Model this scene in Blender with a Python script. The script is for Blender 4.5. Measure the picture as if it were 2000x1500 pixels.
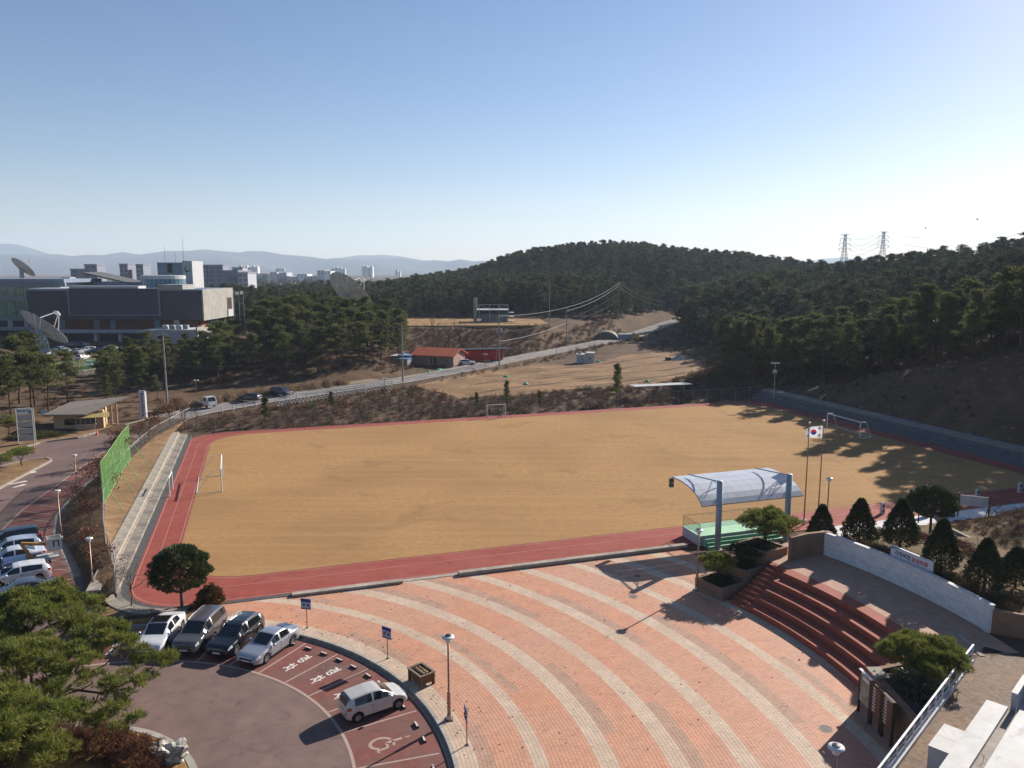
import bpy, bmesh, math, random
import numpy as np
from mathutils import Vector, Matrix
R_ = math.radians
random.seed(7); NR = np.random.RandomState(11)
for o in list(bpy.data.objects): bpy.data.objects.remove(o)
SC = bpy.context.scene
COL = SC.collection

# ---------------------------------------------------------------- camera, sky, sun, exposure
F_, PITCH, CAMH = 1500.0, math.atan(220 / 1500.0), 24.0      # focal length in photo pixels, pitch, height over the plaza
cd = bpy.data.cameras.new('camera'); cam = bpy.data.objects.new('camera', cd); COL.objects.link(cam)
cd.sensor_width = 36; cd.lens = F_ / 2000 * 36; cd.clip_start = 0.5; cd.clip_end = 60000
cam.location = (0, 0, CAMH); cam.rotation_euler = (math.pi / 2 - PITCH, 0, 0); SC.camera = cam
SUN_AZ, SUN_EL = R_(44.5), R_(26.3)                          # azimuth from +Y towards +X
wd = bpy.data.worlds.new('World'); SC.world = wd; wd.use_nodes = True
wn = wd.node_tree.nodes; wl = wd.node_tree.links
sky = wn.new('ShaderNodeTexSky'); sky.sky_type = 'NISHITA'; sky.sun_disc = False
sky.sun_elevation = SUN_EL; sky.sun_rotation = SUN_AZ; sky.altitude = 100
sky.air_density = 1.0; sky.dust_density = 0.3; sky.ozone_density = 1.5
hs = wn.new('ShaderNodeHueSaturation'); hs.inputs['Saturation'].default_value = 1.2; wl.new(sky.outputs[0], hs.inputs['Color']); tn_ = wn.new('ShaderNodeMix'); tn_.data_type = 'RGBA'; tn_.blend_type = 'MULTIPLY'; tn_.inputs['Factor'].default_value = 1; tn_.inputs['B'].default_value = (1.04, .965, 1.04, 1); wl.new(hs.outputs[0], tn_.inputs['A']); wl.new(tn_.outputs['Result'], wn['Background'].inputs[0]); wn['Background'].inputs[1].default_value = 0.056
sd = bpy.data.lights.new('sun', 'SUN'); sun = bpy.data.objects.new('sun', sd); COL.objects.link(sun)
sd.energy = 5.0; sd.angle = R_(0.53); sd.color = (1.0, 0.93, 0.84)
sun.rotation_euler = (math.pi / 2 - SUN_EL, 0, math.pi - SUN_AZ); sun.location = (60, 60, 120)
SC.view_settings.view_transform = 'Standard'; SC.view_settings.look = 'None'
SC.view_settings.exposure = 0.92; SC.view_settings.gamma = 1
SC.render.engine = 'CYCLES'
SC.cycles.max_bounces = 6; SC.cycles.diffuse_bounces = 3; SC.cycles.glossy_bounces = 2
SC.cycles.transmission_bounces = 3; SC.cycles.transparent_max_bounces = 12; SC.cycles.volume_bounces = 1
SC.cycles.use_denoising = True; SC.cycles.volume_step_rate = 4

# ---------------------------------------------------------------- helpers
_c, _s = math.cos(PITCH), math.sin(PITCH)
def G(u, v, z=0.0):
    """measure: the place on level z that the photo shows at (u, v)"""
    d = v - 750.0; t = (CAMH - z) / (F_ * _s + d * _c)
    return Vector(((u - 1000.0) * t, (F_ * _c - d * _s) * t, z))
def GY(u, v, Y):
    """measure: the point at ground distance Y that the photo shows at (u, v)"""
    d = v - 750.0; t = Y / (F_ * _c - d * _s)
    return Vector(((u - 1000.0) * t, Y, CAMH - (F_ * _s + d * _c) * t))
def lerp(a, b, t): return a + (b - a) * t
def sst(a, b, x):
    t = np.clip((x - a) / (b - a), 0, 1); return t * t * (3 - 2 * t)
def srgb(r, g, b):
    f = lambda c: (c / 255 / 12.92) if c <= 10 else ((c / 255 + .055) / 1.055) ** 2.4
    return (f(r), f(g), f(b))

MATS = {}
def M(name, col, rough=.8, var=.12, scale=4.0, spec=.3, metal=0.0, bump=0.0, bscale=None, col2=None, scale2=None, amt2=.5,
      coat=0.0, rnd=0.0, attr=None, sub=0.0, detail=4.0, streak=None, crack=None, stain=None):
    """procedural material: noise-varied base colour, optional second colour in patches, optional bump"""
    if name in MATS: return MATS[name]
    m = bpy.data.materials.new(name); m.use_nodes = True; MATS[name] = m
    nt = m.node_tree; n = nt.nodes; l = nt.links; b = n['Principled BSDF']
    b.inputs['Roughness'].default_value = rough; b.inputs['Metallic'].default_value = metal
    b.inputs['Specular IOR Level'].default_value = spec
    if coat: b.inputs['Coat Weight'].default_value = coat; b.inputs['Coat Roughness'].default_value = .08
    tc = n.new('ShaderNodeTexCoord')
    no = n.new('ShaderNodeTexNoise'); no.inputs['Scale'].default_value = scale; no.inputs['Detail'].default_value = detail
    l.new(tc.outputs['Object'], no.inputs['Vector'])
    mx = n.new('ShaderNodeMix'); mx.data_type = 'RGBA'
    mx.inputs['A'].default_value = tuple(c * (1 - var) for c in col) + (1,)
    mx.inputs['B'].default_value = tuple(min(1, c * (1 + var)) for c in col) + (1,)
    mr = n.new('ShaderNodeMapRange'); mr.inputs['From Min'].default_value = .3; mr.inputs['From Max'].default_value = .7
    l.new(no.outputs['Fac'], mr.inputs['Value']); l.new(mr.outputs['Result'], mx.inputs['Factor'])
    out = mx.outputs['Result']
    if col2:
        n2 = n.new('ShaderNodeTexNoise'); n2.inputs['Scale'].default_value = scale2 or scale * .15; n2.inputs['Detail'].default_value = 5
        n2.inputs['Distortion'].default_value = .6
        l.new(tc.outputs['Object'], n2.inputs['Vector'])
        r2 = n.new('ShaderNodeMapRange'); r2.inputs['From Min'].default_value = .42; r2.inputs['From Max'].default_value = .62
        r2.inputs['To Max'].default_value = amt2
        l.new(n2.outputs['Fac'], r2.inputs['Value'])
        m2 = n.new('ShaderNodeMix'); m2.data_type = 'RGBA'; m2.inputs['B'].default_value = tuple(col2) + (1,)
        l.new(r2.outputs['Result'], m2.inputs['Factor']); l.new(out, m2.inputs['A']); out = m2.outputs['Result']
    def layer(fac, c):
        nonlocal out
        mq = n.new('ShaderNodeMix'); mq.data_type = 'RGBA'; mq.inputs['B'].default_value = tuple(c) + (1,); l.new(fac, mq.inputs['Factor']); l.new(out, mq.inputs['A']); out = mq.outputs['Result']
    def ranged(src, a, b, t):
        q = n.new('ShaderNodeMapRange'); q.inputs['From Min'].default_value = a; q.inputs['From Max'].default_value = b; q.inputs['To Max'].default_value = t; l.new(src, q.inputs['Value']); return q.outputs['Result']
    if streak:                     # (rotation, scale along, scale across, colour, amount): mowing or rolling lines
        mp = n.new('ShaderNodeMapping'); mp.inputs['Rotation'].default_value = (0, 0, streak[0]); mp.inputs['Scale'].default_value = (streak[1], streak[2], 1); l.new(tc.outputs['Object'], mp.inputs['Vector'])
        ns = n.new('ShaderNodeTexNoise'); ns.inputs['Scale'].default_value = 1; ns.inputs['Detail'].default_value = 6; l.new(mp.outputs[0], ns.inputs['Vector']); layer(ranged(ns.outputs['Fac'], .45, .7, streak[4]), streak[3])
    if stain:                      # (scale, colour, amount): irregular dirty spots
        ns = n.new('ShaderNodeTexNoise'); ns.inputs['Scale'].default_value = stain[0]; ns.inputs['Detail'].default_value = 8; ns.inputs['Distortion'].default_value = 1.2; l.new(tc.outputs['Object'], ns.inputs['Vector']); layer(ranged(ns.outputs['Fac'], .58, .72, stain[2]), stain[1])
    if crack:                      # (scale, colour, width): hairline cracks
        vo = n.new('ShaderNodeTexVoronoi'); vo.feature = 'DISTANCE_TO_EDGE'; vo.inputs['Scale'].default_value = crack[0]; nd = n.new('ShaderNodeTexNoise'); nd.inputs['Scale'].default_value = crack[0] * 4; l.new(tc.outputs['Object'], nd.inputs['Vector'])
        va = n.new('ShaderNodeVectorMath'); va.operation = 'ADD'; vb = n.new('ShaderNodeVectorMath'); vb.operation = 'SCALE'; vb.inputs['Scale'].default_value = .5 / crack[0]; l.new(nd.outputs['Color'], vb.inputs[0]); l.new(tc.outputs['Object'], va.inputs[0]); l.new(vb.outputs[0], va.inputs[1]); l.new(va.outputs[0], vo.inputs['Vector'])
        layer(ranged(vo.outputs['Distance'], crack[2], 0, .8), crack[1])
    def scaled(src, out, lo, hi):
        mr3 = n.new('ShaderNodeMapRange'); mr3.inputs['To Min'].default_value = lo; mr3.inputs['To Max'].default_value = hi
        l.new(src, mr3.inputs['Value'])
        vm = n.new('ShaderNodeVectorMath'); vm.operation = 'SCALE'
        l.new(out, vm.inputs[0]); l.new(mr3.outputs['Result'], vm.inputs['Scale'])
        return vm.outputs['Vector']
    if attr:                       # per-piece tone stored on the mesh
        at = n.new('ShaderNodeAttribute'); at.attribute_name = attr
        out = scaled(at.outputs['Fac'], out, .0, 1.0)
    if rnd:
        oi = n.new('ShaderNodeObjectInfo'); out = scaled(oi.outputs['Random'], out, 1 - rnd, 1 + rnd)
    l.new(out, b.inputs['Base Color'])
    if sub:
        # thin foliage passes some light
        tr = n.new('ShaderNodeBsdfTranslucent'); l.new(out, tr.inputs['Color'])
        ms = n.new('ShaderNodeMixShader'); ms.inputs[0].default_value = sub
        l.new(b.outputs[0], ms.inputs[1]); l.new(tr.outputs[0], ms.inputs[2]); l.new(ms.outputs[0], n['Material Output'].inputs['Surface'])
    if bump:
        nb = n.new('ShaderNodeTexNoise'); nb.inputs['Scale'].default_value = bscale or scale * 4; nb.inputs['Detail'].default_value = 5
        l.new(tc.outputs['Object'], nb.inputs['Vector'])
        bp = n.new('ShaderNodeBump'); bp.inputs['Strength'].default_value = bump; bp.inputs['Distance'].default_value = .05
        l.new(nb.outputs['Fac'], bp.inputs['Height']); l.new(bp.outputs['Normal'], b.inputs['Normal'])
    return m

def tag(o, label=None, cat=None, group=None, kind=None):
    if label: o['label'] = label
    if cat: o['category'] = cat
    if group: o['group'] = group
    if kind: o['kind'] = kind
    return o
def empty(name, loc=(0, 0, 0), rz=0.0, label=None, cat=None, group=None):
    o = bpy.data.objects.new(name, None); COL.objects.link(o); o.location = loc; o.rotation_euler = (0, 0, rz)
    o.empty_display_size = .3
    return tag(o, label, cat, group)
def link(name, me, parent=None, mat=None):
    o = bpy.data.objects.new(name, me); COL.objects.link(o)
    if mat is not None and not me.materials: me.materials.append(mat)
    if parent: o.parent = parent
    return o
def copy_tree(o, parent=None):
    c = o.copy(); COL.objects.link(c)
    if parent: c.parent = parent
    for ch in o.children: copy_tree(ch, c)
    return c

class MB:
    """collects shapes; build() links them as ONE mesh object"""
    def __init__(s): s.v = []; s.f = []
    def add(s, vs, fs):
        k = len(s.v); s.v += [tuple(p) for p in vs]; s.f += [tuple(i + k for i in f) for f in fs]; return s
    def box(s, x0, x1, y0, y1, z0, z1):
        return s.add([(x0, y0, z0), (x1, y0, z0), (x1, y1, z0), (x0, y1, z0), (x0, y0, z1), (x1, y0, z1), (x1, y1, z1), (x0, y1, z1)],
                     [(3, 2, 1, 0), (4, 5, 6, 7), (0, 1, 5, 4), (1, 2, 6, 5), (2, 3, 7, 6), (3, 0, 4, 7)])
    def obox(s, c, ax, ay, az):
        """box with half axes ax, ay, az about c"""
        c, ax, ay, az = map(Vector, (c, ax, ay, az))
        P = [c + sx * ax + sy * ay + sz * az for sz in (-1, 1) for sx, sy in ((-1, -1), (1, -1), (1, 1), (-1, 1))]
        return s.add(P, [(3, 2, 1, 0), (4, 5, 6, 7), (0, 1, 5, 4), (1, 2, 6, 5), (2, 3, 7, 6), (3, 0, 4, 7)])
    def prism(s, poly, z0, z1, bottom=False):
        n = len(poly)
        a = sum(poly[i][0] * poly[(i + 1) % n][1] - poly[(i + 1) % n][0] * poly[i][1] for i in range(n))
        if a < 0: poly = list(poly)[::-1]
        zz0 = z0 if isinstance(z0, (list, tuple)) else [z0] * n
        zz1 = z1 if isinstance(z1, (list, tuple)) else [z1] * n
        vs = [(p[0], p[1], z) for p, z in zip(poly, zz0)] + [(p[0], p[1], z) for p, z in zip(poly, zz1)]
        fs = [tuple(range(n, 2 * n))] + [(i, (i + 1) % n, n + (i + 1) % n, n + i) for i in range(n)]
        if bottom: fs.append(tuple(range(n - 1, -1, -1)))
        return s.add(vs, fs)
    def tube(s, pts, rad, n=6, caps=True):
        pts = [Vector(p) for p in pts]; m = len(pts)
        rad = [rad] * m if not isinstance(rad, (list, tuple)) else rad
        vs = []; fs = []; ref = None
        for i, p in enumerate(pts):
            d = (pts[min(i + 1, m - 1)] - pts[max(i - 1, 0)])
            if d.length < 1e-9: d = Vector((0, 0, 1))
            d.normalize()
            if ref is None: ref = d.orthogonal().normalized()
            else:
                ref = ref - d * ref.dot(d)
                ref = ref.normalized() if ref.length > 1e-6 else d.orthogonal().normalized()
            b = d.cross(ref)
            for k in range(n):
                a = 2 * math.pi * k / n
                vs.append(p + (ref * math.cos(a) + b * math.sin(a)) * rad[i])
        for i in range(m - 1):
            for k in range(n):
                fs.append((i * n + k, i * n + (k + 1) % n, (i + 1) * n + (k + 1) % n, (i + 1) * n + k))
        if caps: fs += [tuple(range(n - 1, -1, -1)), tuple(range((m - 1) * n, m * n))]
        return s.add(vs, fs)
    def bar(s, a, b, w, h=None):
        """square bar from a to b"""
        a, b = Vector(a), Vector(b); d = (b - a); L = d.length; d.normalize(); h = h or w
        up = Vector((0, 0, 1)) if abs(d.z) < .95 else Vector((0, 1, 0))
        sx = d.cross(up).normalized(); sy = sx.cross(d)
        return s.obox((a + b) / 2, sx * w / 2, d * L / 2, sy * h / 2)
    def lathe(s, prof, n=16, c=(0, 0, 0)):
        vs = []; fs = []
        for r, z in prof:
            for k in range(n):
                a = 2 * math.pi * k / n; vs.append((c[0] + r * math.cos(a), c[1] + r * math.sin(a), c[2] + z))
        for i in range(len(prof) - 1):
            for k in range(n):
                fs.append((i * n + k, i * n + (k + 1) % n, (i + 1) * n + (k + 1) % n, (i + 1) * n + k))
        fs += [tuple(range(n - 1, -1, -1)), tuple(range((len(prof) - 1) * n, len(prof) * n))]
        return s.add(vs, fs)
    def quad(s, a, b, c, d): return s.add([a, b, c, d], [(0, 1, 2, 3)])
    def mesh(s, name, smooth=False):
        me = bpy.data.meshes.new(name); me.from_pydata(s.v, [], s.f); me.update()
        if smooth: me.polygons.foreach_set('use_smooth', [True] * len(me.polygons))
        return me
    def build(s, name, mat, parent=None, smooth=False): return link(name, s.mesh(name, smooth), parent, mat)

def np_mesh(name, V, Fq, mat=None, attrs=None, smooth=False):
    """mesh from numpy verts (n,3) and faces (m,3|4)"""
    V = np.asarray(V, np.float32); Fq = np.asarray(Fq, np.int32); k = Fq.shape[1]
    me = bpy.data.meshes.new(name); me.vertices.add(len(V)); me.vertices.foreach_set('co', V.ravel())
    me.loops.add(Fq.size); me.loops.foreach_set('vertex_index', Fq.ravel())
    me.polygons.add(len(Fq)); me.polygons.foreach_set('loop_start', np.arange(0, Fq.size, k, dtype=np.int32))
    me.polygons.foreach_set('use_smooth', np.full(len(Fq), bool(smooth)))
    me.update(calc_edges=True); me.validate()
    for an, (dom, val) in (attrs or {}).items():
        a = me.attributes.new(an, 'FLOAT', dom); a.data.foreach_set('value', np.asarray(val, np.float32))
    if mat: me.materials.append(mat)
    return me
def text_mesh(body, size=1.0, name='lettering', bold=0.0, align='CENTER', ext=0.004):
    cu = bpy.data.curves.new(name, 'FONT'); cu.body = body; cu.size = size; cu.align_x = align; cu.align_y = 'CENTER'
    cu.offset = bold; cu.extrude = ext; cu.resolution_u = 3
    ob = bpy.data.objects.new(name, cu); COL.objects.link(ob); dg = bpy.context.evaluated_depsgraph_get()
    me = bpy.data.meshes.new_from_object(ob.evaluated_get(dg)); me.name = name
    bpy.data.objects.remove(ob); bpy.data.curves.remove(cu); me.materials.clear()
    return me
def arc(c, r, a0, a1, n): return [(c[0] + r * math.cos(lerp(a0, a1, i / n)), c[1] + r * math.sin(lerp(a0, a1, i / n))) for i in range(n + 1)]
def ring(mb, c, r0, r1, a0, a1, n, z0, z1):
    """solid ring sector"""
    I = arc(c, r0, a0, a1, n); O = arc(c, r1, a0, a1, n); vs = []; fs = []
    for p, q in zip(I, O): vs += [(p[0], p[1], z0), (q[0], q[1], z0), (q[0], q[1], z1), (p[0], p[1], z1)]
    for i in range(n):
        a, b = 4 * i, 4 * i + 4
        fs += [(a + 3, a + 2, b + 2, b + 3), (a + 1, b + 1, b + 2, a + 2), (a, a + 3, b + 3, b)]
    fs += [(0, 1, 2, 3), (4 * n + 3, 4 * n + 2, 4 * n + 1, 4 * n)]
    return mb.add(vs, fs)
def inpoly(x, y, P):
    x = np.asarray(x, float); y = np.asarray(y, float); r = np.zeros(x.shape, bool); n = len(P)
    for i in range(n):
        x1, y1 = P[i][0], P[i][1]; x2, y2 = P[(i + 1) % n][0], P[(i + 1) % n][1]
        if y1 == y2: continue
        r ^= ((y1 > y) != (y2 > y)) & (x < (x2 - x1) * (y - y1) / (y2 - y1) + x1)
    return r
def polydist(x, y, P):
    """distance to polygon outline"""
    x = np.asarray(x, float); y = np.asarray(y, float); d = np.full(x.shape, 1e9); n = len(P)
    for i in range(n):
        x1, y1 = P[i][0], P[i][1]; x2, y2 = P[(i + 1) % n][0], P[(i + 1) % n][1]; dx, dy = x2 - x1, y2 - y1
        t = np.clip(((x - x1) * dx + (y - y1) * dy) / (dx * dx + dy * dy + 1e-12), 0, 1)
        d = np.minimum(d, np.hypot(x - x1 - t * dx, y - y1 - t * dy))
    return d
# ---------------------------------------------------------------- layout of the place
def E(e, n, z=0.0): return Vector((.951 * e - .309 * n, .309 * e + .951 * n, z))     # sports-ground axes
def EN(x, y): return .951 * x + .309 * y, -.309 * x + .951 * y
PC = (-22.1, 30.2)          # centre of the paving arcs and of the round car park
AC = (-8.0, 38.0)           # centre of the seating steps
ROADZ = -0.2
fence_l = [(-51.5, 121), (-50.2, 105.2), (-47.6, 93.5), (-40.9, 74.5), (-35.5, 64.2), (-30.4, 56.3), (-28.9, 53.2)]
kerb_l = [(-53.5, 122), (-53.0, 108), (-50.5, 97), (-48, 85), (-45.3, 75.3), (-42.0, 69.2), (-37.1, 62.7), (-32.3, 56.3), (-30.0, 52.6)]
back_road = [(-58.2, 119), (-57, 124.5), (-53.9, 131.5), (-46.6, 142.6), (-37.6, 154.0), (-24.8, 168.5), (-12.6, 188.0), (0, 210.3),
             (15.9, 236.8), (36.8, 273), (53.4, 304), (70, 333), (88, 362)]
FLAT = [(-92, -20), (-92, 60), (-72, 94), (-69, 110), (-66, 124), (-50, 127), (-46, 120), E(-12, 123.5)[:2], E(90, 123.5)[:2], E(93.5, 122)[:2], E(93.5, 50)[:2], (56, 40), (60, -20)]
CTRL = [  # measured heights: (x, y, z)
    (-62, 104, 0), (-60, 120, 0), (-54, 131, 0), (-37, 155, 0), (-24, 168, 0), (-12, 188, 0), (0, 210, 0), (16, 237, 0), (37, 273, 0), (53, 304, 1),
    (70, 333, 2), (88, 362, 4), (-30, 140, -.6), (0, 150, -.4), (20, 158, 0), (41, 180, .5), (30, 226, .5), (50, 226, 1), (10, 135, -.8), (30, 142, -.8),
    # slope by the gatehouse, terrace with the institute
    (-68, 118, .6), (-75, 112, .8), (-84, 100, 1.2), (-70, 132, .8), (-80, 140, 1.2), (-90, 152, 1.0), (-70, 150, 1.0), (-97, 140, 2), (-120, 130, 4), (-100, 156, 3), (-84, 168, 1.5), (-92, 172, 3),
    (-95, 178, 3), (-85, 190, 3), (-110, 200, 3), (-130, 240, 3), (-95, 235, 3), (-75, 215, 4.5), (-70, 250, 6), (-140, 180, 3), (-160, 300, 4), (-100, 300, 5), (-72, 186, 3),
    # wooded knoll left of the road
    (-62, 165, 1.5), (-56, 176, 4), (-45, 182, 5), (-36, 186, 4.0), (-48, 200, 6), (-32, 200, 3), (-40, 225, 6), (-55, 225, 6), (-46, 165, .4), (-28, 182, .8),
    (-30, 195, .5), (-12, 205, 0), (-6, 214, 0), (-28, 212, 1.0), (-8, 224, 1.0), (-22, 226, 2.5), (-30, 242, 6.3), (-5, 243, 6.3), (8, 245, 6.3), (13, 252, 6.3), (17, 250, 3), (-45, 262, 6.3), (-10, 285, 6.3), (-47, 243, 6.3), (-18, 242, 6.3), (-18, 233, 3), (-4, 233, 2.5), (12, 282, 6.5), (0, 262, 6.3), (-25, 262, 6.3),
    (15, 285, 7), (28, 268, 2), (26, 280, 5), (40, 300, 4), (-40, 320, 8), (0, 330, 9), (40, 330, 9), (60, 360, 8),
    # hill behind the road
    (-20, 400, 10), (-60, 420, 6), (20, 420, 18), (60, 420, 20), (30, 500, 28.5), (62, 510, 35), (85, 520, 34.5), (110, 520, 30), (135, 520, 26), (160, 510, 21), (0, 480, 22), (-30, 480, 14),
    (-70, 500, 8), (95, 440, 22), (130, 430, 18), (60, 600, 28), (110, 640, 24), (-110, 480, 4), (-60, 620, 6), (160, 620, 16), (0, 640, 14),
    # valley and the bank on the right of the ground
    (60, 240, 1), (70, 280, 2), (82, 250, 4), (95, 300, 6), (110, 360, 9), (75, 200, 2.5), (60, 190, 1), (55, 165, .6), (62, 150, 2.2), (75, 158, 4),
    (52, 153, .6), 
    (86, 122, 13), (95, 110, 15), (110, 90, 17), (78, 140, 8), (92, 140, 12), (110, 130, 16), (70, 160, 4), (85, 175, 6), (100, 165, 11), (120, 160, 16), (140, 140, 20),
    (95, 200, 8), (120, 200, 15), (150, 190, 22), (130, 240, 16), (165, 235, 24), (200, 220, 30), (110, 260, 9), (150, 290, 20), (190, 280, 28), (230, 270, 33), (260, 240, 36), (180, 340, 15), (140, 340, 17),
    (230, 340, 24), (160, 400, 13), (210, 420, 17), (190, 520, 20), (250, 480, 19), (300, 330, 33), (150, 100, 22), (200, 130, 30),
    (300, 200, 36), (200, 60, 26), (130, 40, 18), (240, 620, 13), (300, 560, 16), (-150, 100, 6), (-160, 40, 4), (-120, 60, 3), (120, -40, 10), (-120, -40, 2)]
for xx, yy in ((-300, 300), (-300, 600), (-400, 100), (-200, 800), (0, 900), (200, 900), (400, 800), (500, 500), (500, 200), (-700, 700), (-900, 1500), (0, 1600), (900, 1500), (700, 900), (800, 300), (-800, 200), (0, 3000), (-2500, 3000), (2500, 3000), (0, 6000), (-5000, 6000), (5000, 6000)):
    CTRL.append((xx, yy, 4 if yy > 250 else 3))
for nn_, zc in ((44, 12.5), (52, 13.2), (60, 13.6), (70, 13.6), (80, 13.0), (88, 11.8), (96, 10.2), (103, 8.2), (110, 6.0), (116, 4.2), (121, 3.0)):   # cut slope beside the steps
    for ee_, fz in ((93.6, 0), (98.2, .36), (103, .74), (107.5, 1.0), (112, 1.06)): q_ = E(ee_, nn_); CTRL.append((q_.x, q_.y, 1.4 + (zc - 1.4) * fz))
for P in FLAT:
    CTRL.append((P[0], P[1], -.45))
_cp = np.array(CTRL, float); _n = len(_cp)
_A = np.hypot(_cp[:, None, 0] - _cp[None, :, 0], _cp[:, None, 1] - _cp[None, :, 1])
_K = np.zeros((_n + 1, _n + 1)); _K[:_n, :_n] = _A; _K[_n, :_n] = 1; _K[:_n, _n] = 1
_w = np.linalg.solve(_K + np.diag([1e-6] * _n + [0]), np.append(_cp[:, 2], 0))
def _noise2(x, y):
    return (np.sin(x * .11 + 1.3 * np.sin(y * .07)) * np.cos(y * .13 + .9 * np.sin(x * .05)) + .5 * np.sin(x * .31 + y * .23) * np.cos(y * .37 - x * .17))
def TZ(x, y):
    """terrain height"""
    x = np.asarray(x, float); y = np.asarray(y, float); sh = x.shape; xf, yf = x.ravel(), y.ravel(); z = np.full(xf.shape, _w[-1])
    for i in range(_n): z += _w[i] * np.hypot(xf - _cp[i, 0], yf - _cp[i, 1])
    ins = inpoly(xf, yf, FLAT); d = polydist(xf, yf, FLAT)
    far = sst(0, 14, np.where(ins, 0, d))
    z = z + _noise2(xf, yf) * .3 * far
    m = np.where(ins, sst(0, 3.0, d), 0); z = z * (1 - m) + (-.45) * m
    # the roads lie in level beds
    dr = np.full(xf.shape, 1e9)
    for (x1, y1), (x2, y2) in zip(back_road[:-1], back_road[1:]):
        dx, dy = x2 - x1, y2 - y1; t = np.clip(((xf - x1) * dx + (yf - y1) * dy) / (dx * dx + dy * dy), 0, 1)
        dr = np.minimum(dr, np.hypot(xf - x1 - t * dx, yf - y1 - t * dy))
    k = 1 - sst(5.5, 10, dr); zr = np.where(yf > 290, (yf - 290) * .055, 0.0) - .12
    z = z * (1 - k) + zr * k
    return z.reshape(sh)
def tz(x, y): return float(TZ(np.array([x]), np.array([y]))[0])

m_soil = M('dry_hill_soil', (.115, .072, .044), .95, .35, .35, .1, bump=.6, bscale=1.2, col2=(.075, .05, .03), scale2=.05, amt2=.8)
def axis(lims):
    out = []
    for a, b, st in lims: out += list(np.arange(a, b, st))
    return np.array(out)
gx = axis([(-9000, -1500, 750), (-1500, -400, 110), (-400, -160, 20), (-160, 160, 2.2), (160, 420, 8), (420, 1500, 90), (1500, 9001, 750)])
gy = axis([(-300, -20, 40), (-20, 330, 2.4), (330, 700, 8), (700, 1600, 60), (1600, 9001, 740)])
X, Y = np.meshgrid(gx, gy); Z = TZ(X, Y); nx, ny = len(gx), len(gy)
V = np.stack([X.ravel(), Y.ravel(), Z.ravel()], 1); ii = np.arange(nx * ny).reshape(ny, nx)
Fq = np.stack([ii[:-1, :-1].ravel(), ii[:-1, 1:].ravel(), ii[1:, 1:].ravel(), ii[1:, :-1].ravel()], 1)
terrain = link('terrain', np_mesh('terrain', V, Fq, m_soil, smooth=True)); tag(terrain, 'dry brown winter ground and hillsides around the sports ground', 'ground', kind='structure')

def sheet(name, poly, z, mat, label=None, cat=None, kind='structure', th=.3, parent=None):
    """flat slab whose top is at z"""
    o = MB().prism([tuple(p[:2]) for p in poly], z - th, z).build(name, mat, parent)
    if not parent: tag(o, label, cat, None, kind)
    return o
def strip(name, A, B, za, zb, mat, seg=1, parent=None, label=None, cat=None, kind='structure', bend=0.0):
    """surface lofted between two polylines with the same number of points"""
    vs = []; fs = []; k = seg + 1
    for i, (a, b) in enumerate(zip(A, B)):
        for j in range(k):
            t = j / seg; z0 = za[i] if hasattr(za, '__len__') else za; z1 = zb[i] if hasattr(zb, '__len__') else zb
            vs.append((lerp(a[0], b[0], t), lerp(a[1], b[1], t), lerp(z0, z1, t) + bend * math.sin(math.pi * t)))
    for i in range(len(A) - 1):
        for j in range(seg): fs.append((i * k + j, i * k + j + 1, (i + 1) * k + j + 1, (i + 1) * k + j))
    me = bpy.data.meshes.new(name); me.from_pydata(vs, [], fs); me.update()
    bm = bmesh.new(); bm.from_mesh(me); bmesh.ops.recalc_face_normals(bm, faces=bm.faces)
    if sum(f.normal.z for f in bm.faces) < 0: bmesh.ops.reverse_faces(bm, faces=bm.faces)
    bm.to_mesh(me); bm.free()
    o = link(name, me, parent, mat)
    if not parent: tag(o, label, cat, None, kind)
    return o
def resample(P, n):
    P = [Vector((p[0], p[1], 0)) for p in P]; L = [0]
    for a, b in zip(P[:-1], P[1:]): L.append(L[-1] + (b - a).length)
    out = []
    for i in range(n):
        s = L[-1] * i / (n - 1); k = max(j for j in range(len(L)) if L[j] <= s + 1e-9); k = min(k, len(P) - 2)
        out.append(P[k].lerp(P[k + 1], (s - L[k]) / max(1e-9, L[k + 1] - L[k])))
    return out
def offset(P, d):
    """polyline moved sideways (left positive)"""
    P = [Vector((p[0], p[1], 0)) for p in P]; out = []
    for i, p in enumerate(P):
        t = (P[min(i + 1, len(P) - 1)] - P[max(i - 1, 0)]).normalized(); out.append(p + Vector((-t.y, t.x, 0)) * d)
    return out
def rrect(e0, e1, n0, n1, r, k=8):
    """rounded rectangle in sports-ground axes"""
    out = []
    for ce, cn, a in ((e1 - r, n1 - r, 0), (e0 + r, n1 - r, 90), (e0 + r, n0 + r, 180), (e1 - r, n0 + r, 270)):
        for i in range(k + 1):
            t = R_(a + 90 * i / k); out.append(E(ce + r * math.cos(t), cn + r * math.sin(t)))
    return out

# ---------------------------------------------------------------- sports ground
m_track = M('red_track', (.262, .056, .040), .85, .12, 1.5, .2, bump=.15, bscale=20, col2=(.30, .085, .065), scale2=.3, amt2=.5, streak=(-.314, .05, 2.2, (.31, .105, .08), .3), stain=(.5, (.17, .05, .038), .5))
m_lawn = M('dry_lawn', (.345, .198, .082), .95, .14, 1.6, .1, bump=.5, bscale=16, col2=(.275, .155, .066), scale2=.045, amt2=.75, streak=(-.314, .04, .9, (.39, .232, .098), .5), stain=(.13, (.225, .128, .057), .6))
m_line = M('line_paint', (.42, .21, .175), .7, .25, 6)
m_conc = M('concrete', (.36, .31, .25), .9, .18, 2.5, .2, bump=.2, col2=(.22, .19, .155), scale2=.5, amt2=.7)
m_concd = M('dark_concrete', (.27, .23, .185), .9, .2, 2.5, .2, bump=.2, col2=(.13, .12, .11), scale2=.6, amt2=.7)
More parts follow.
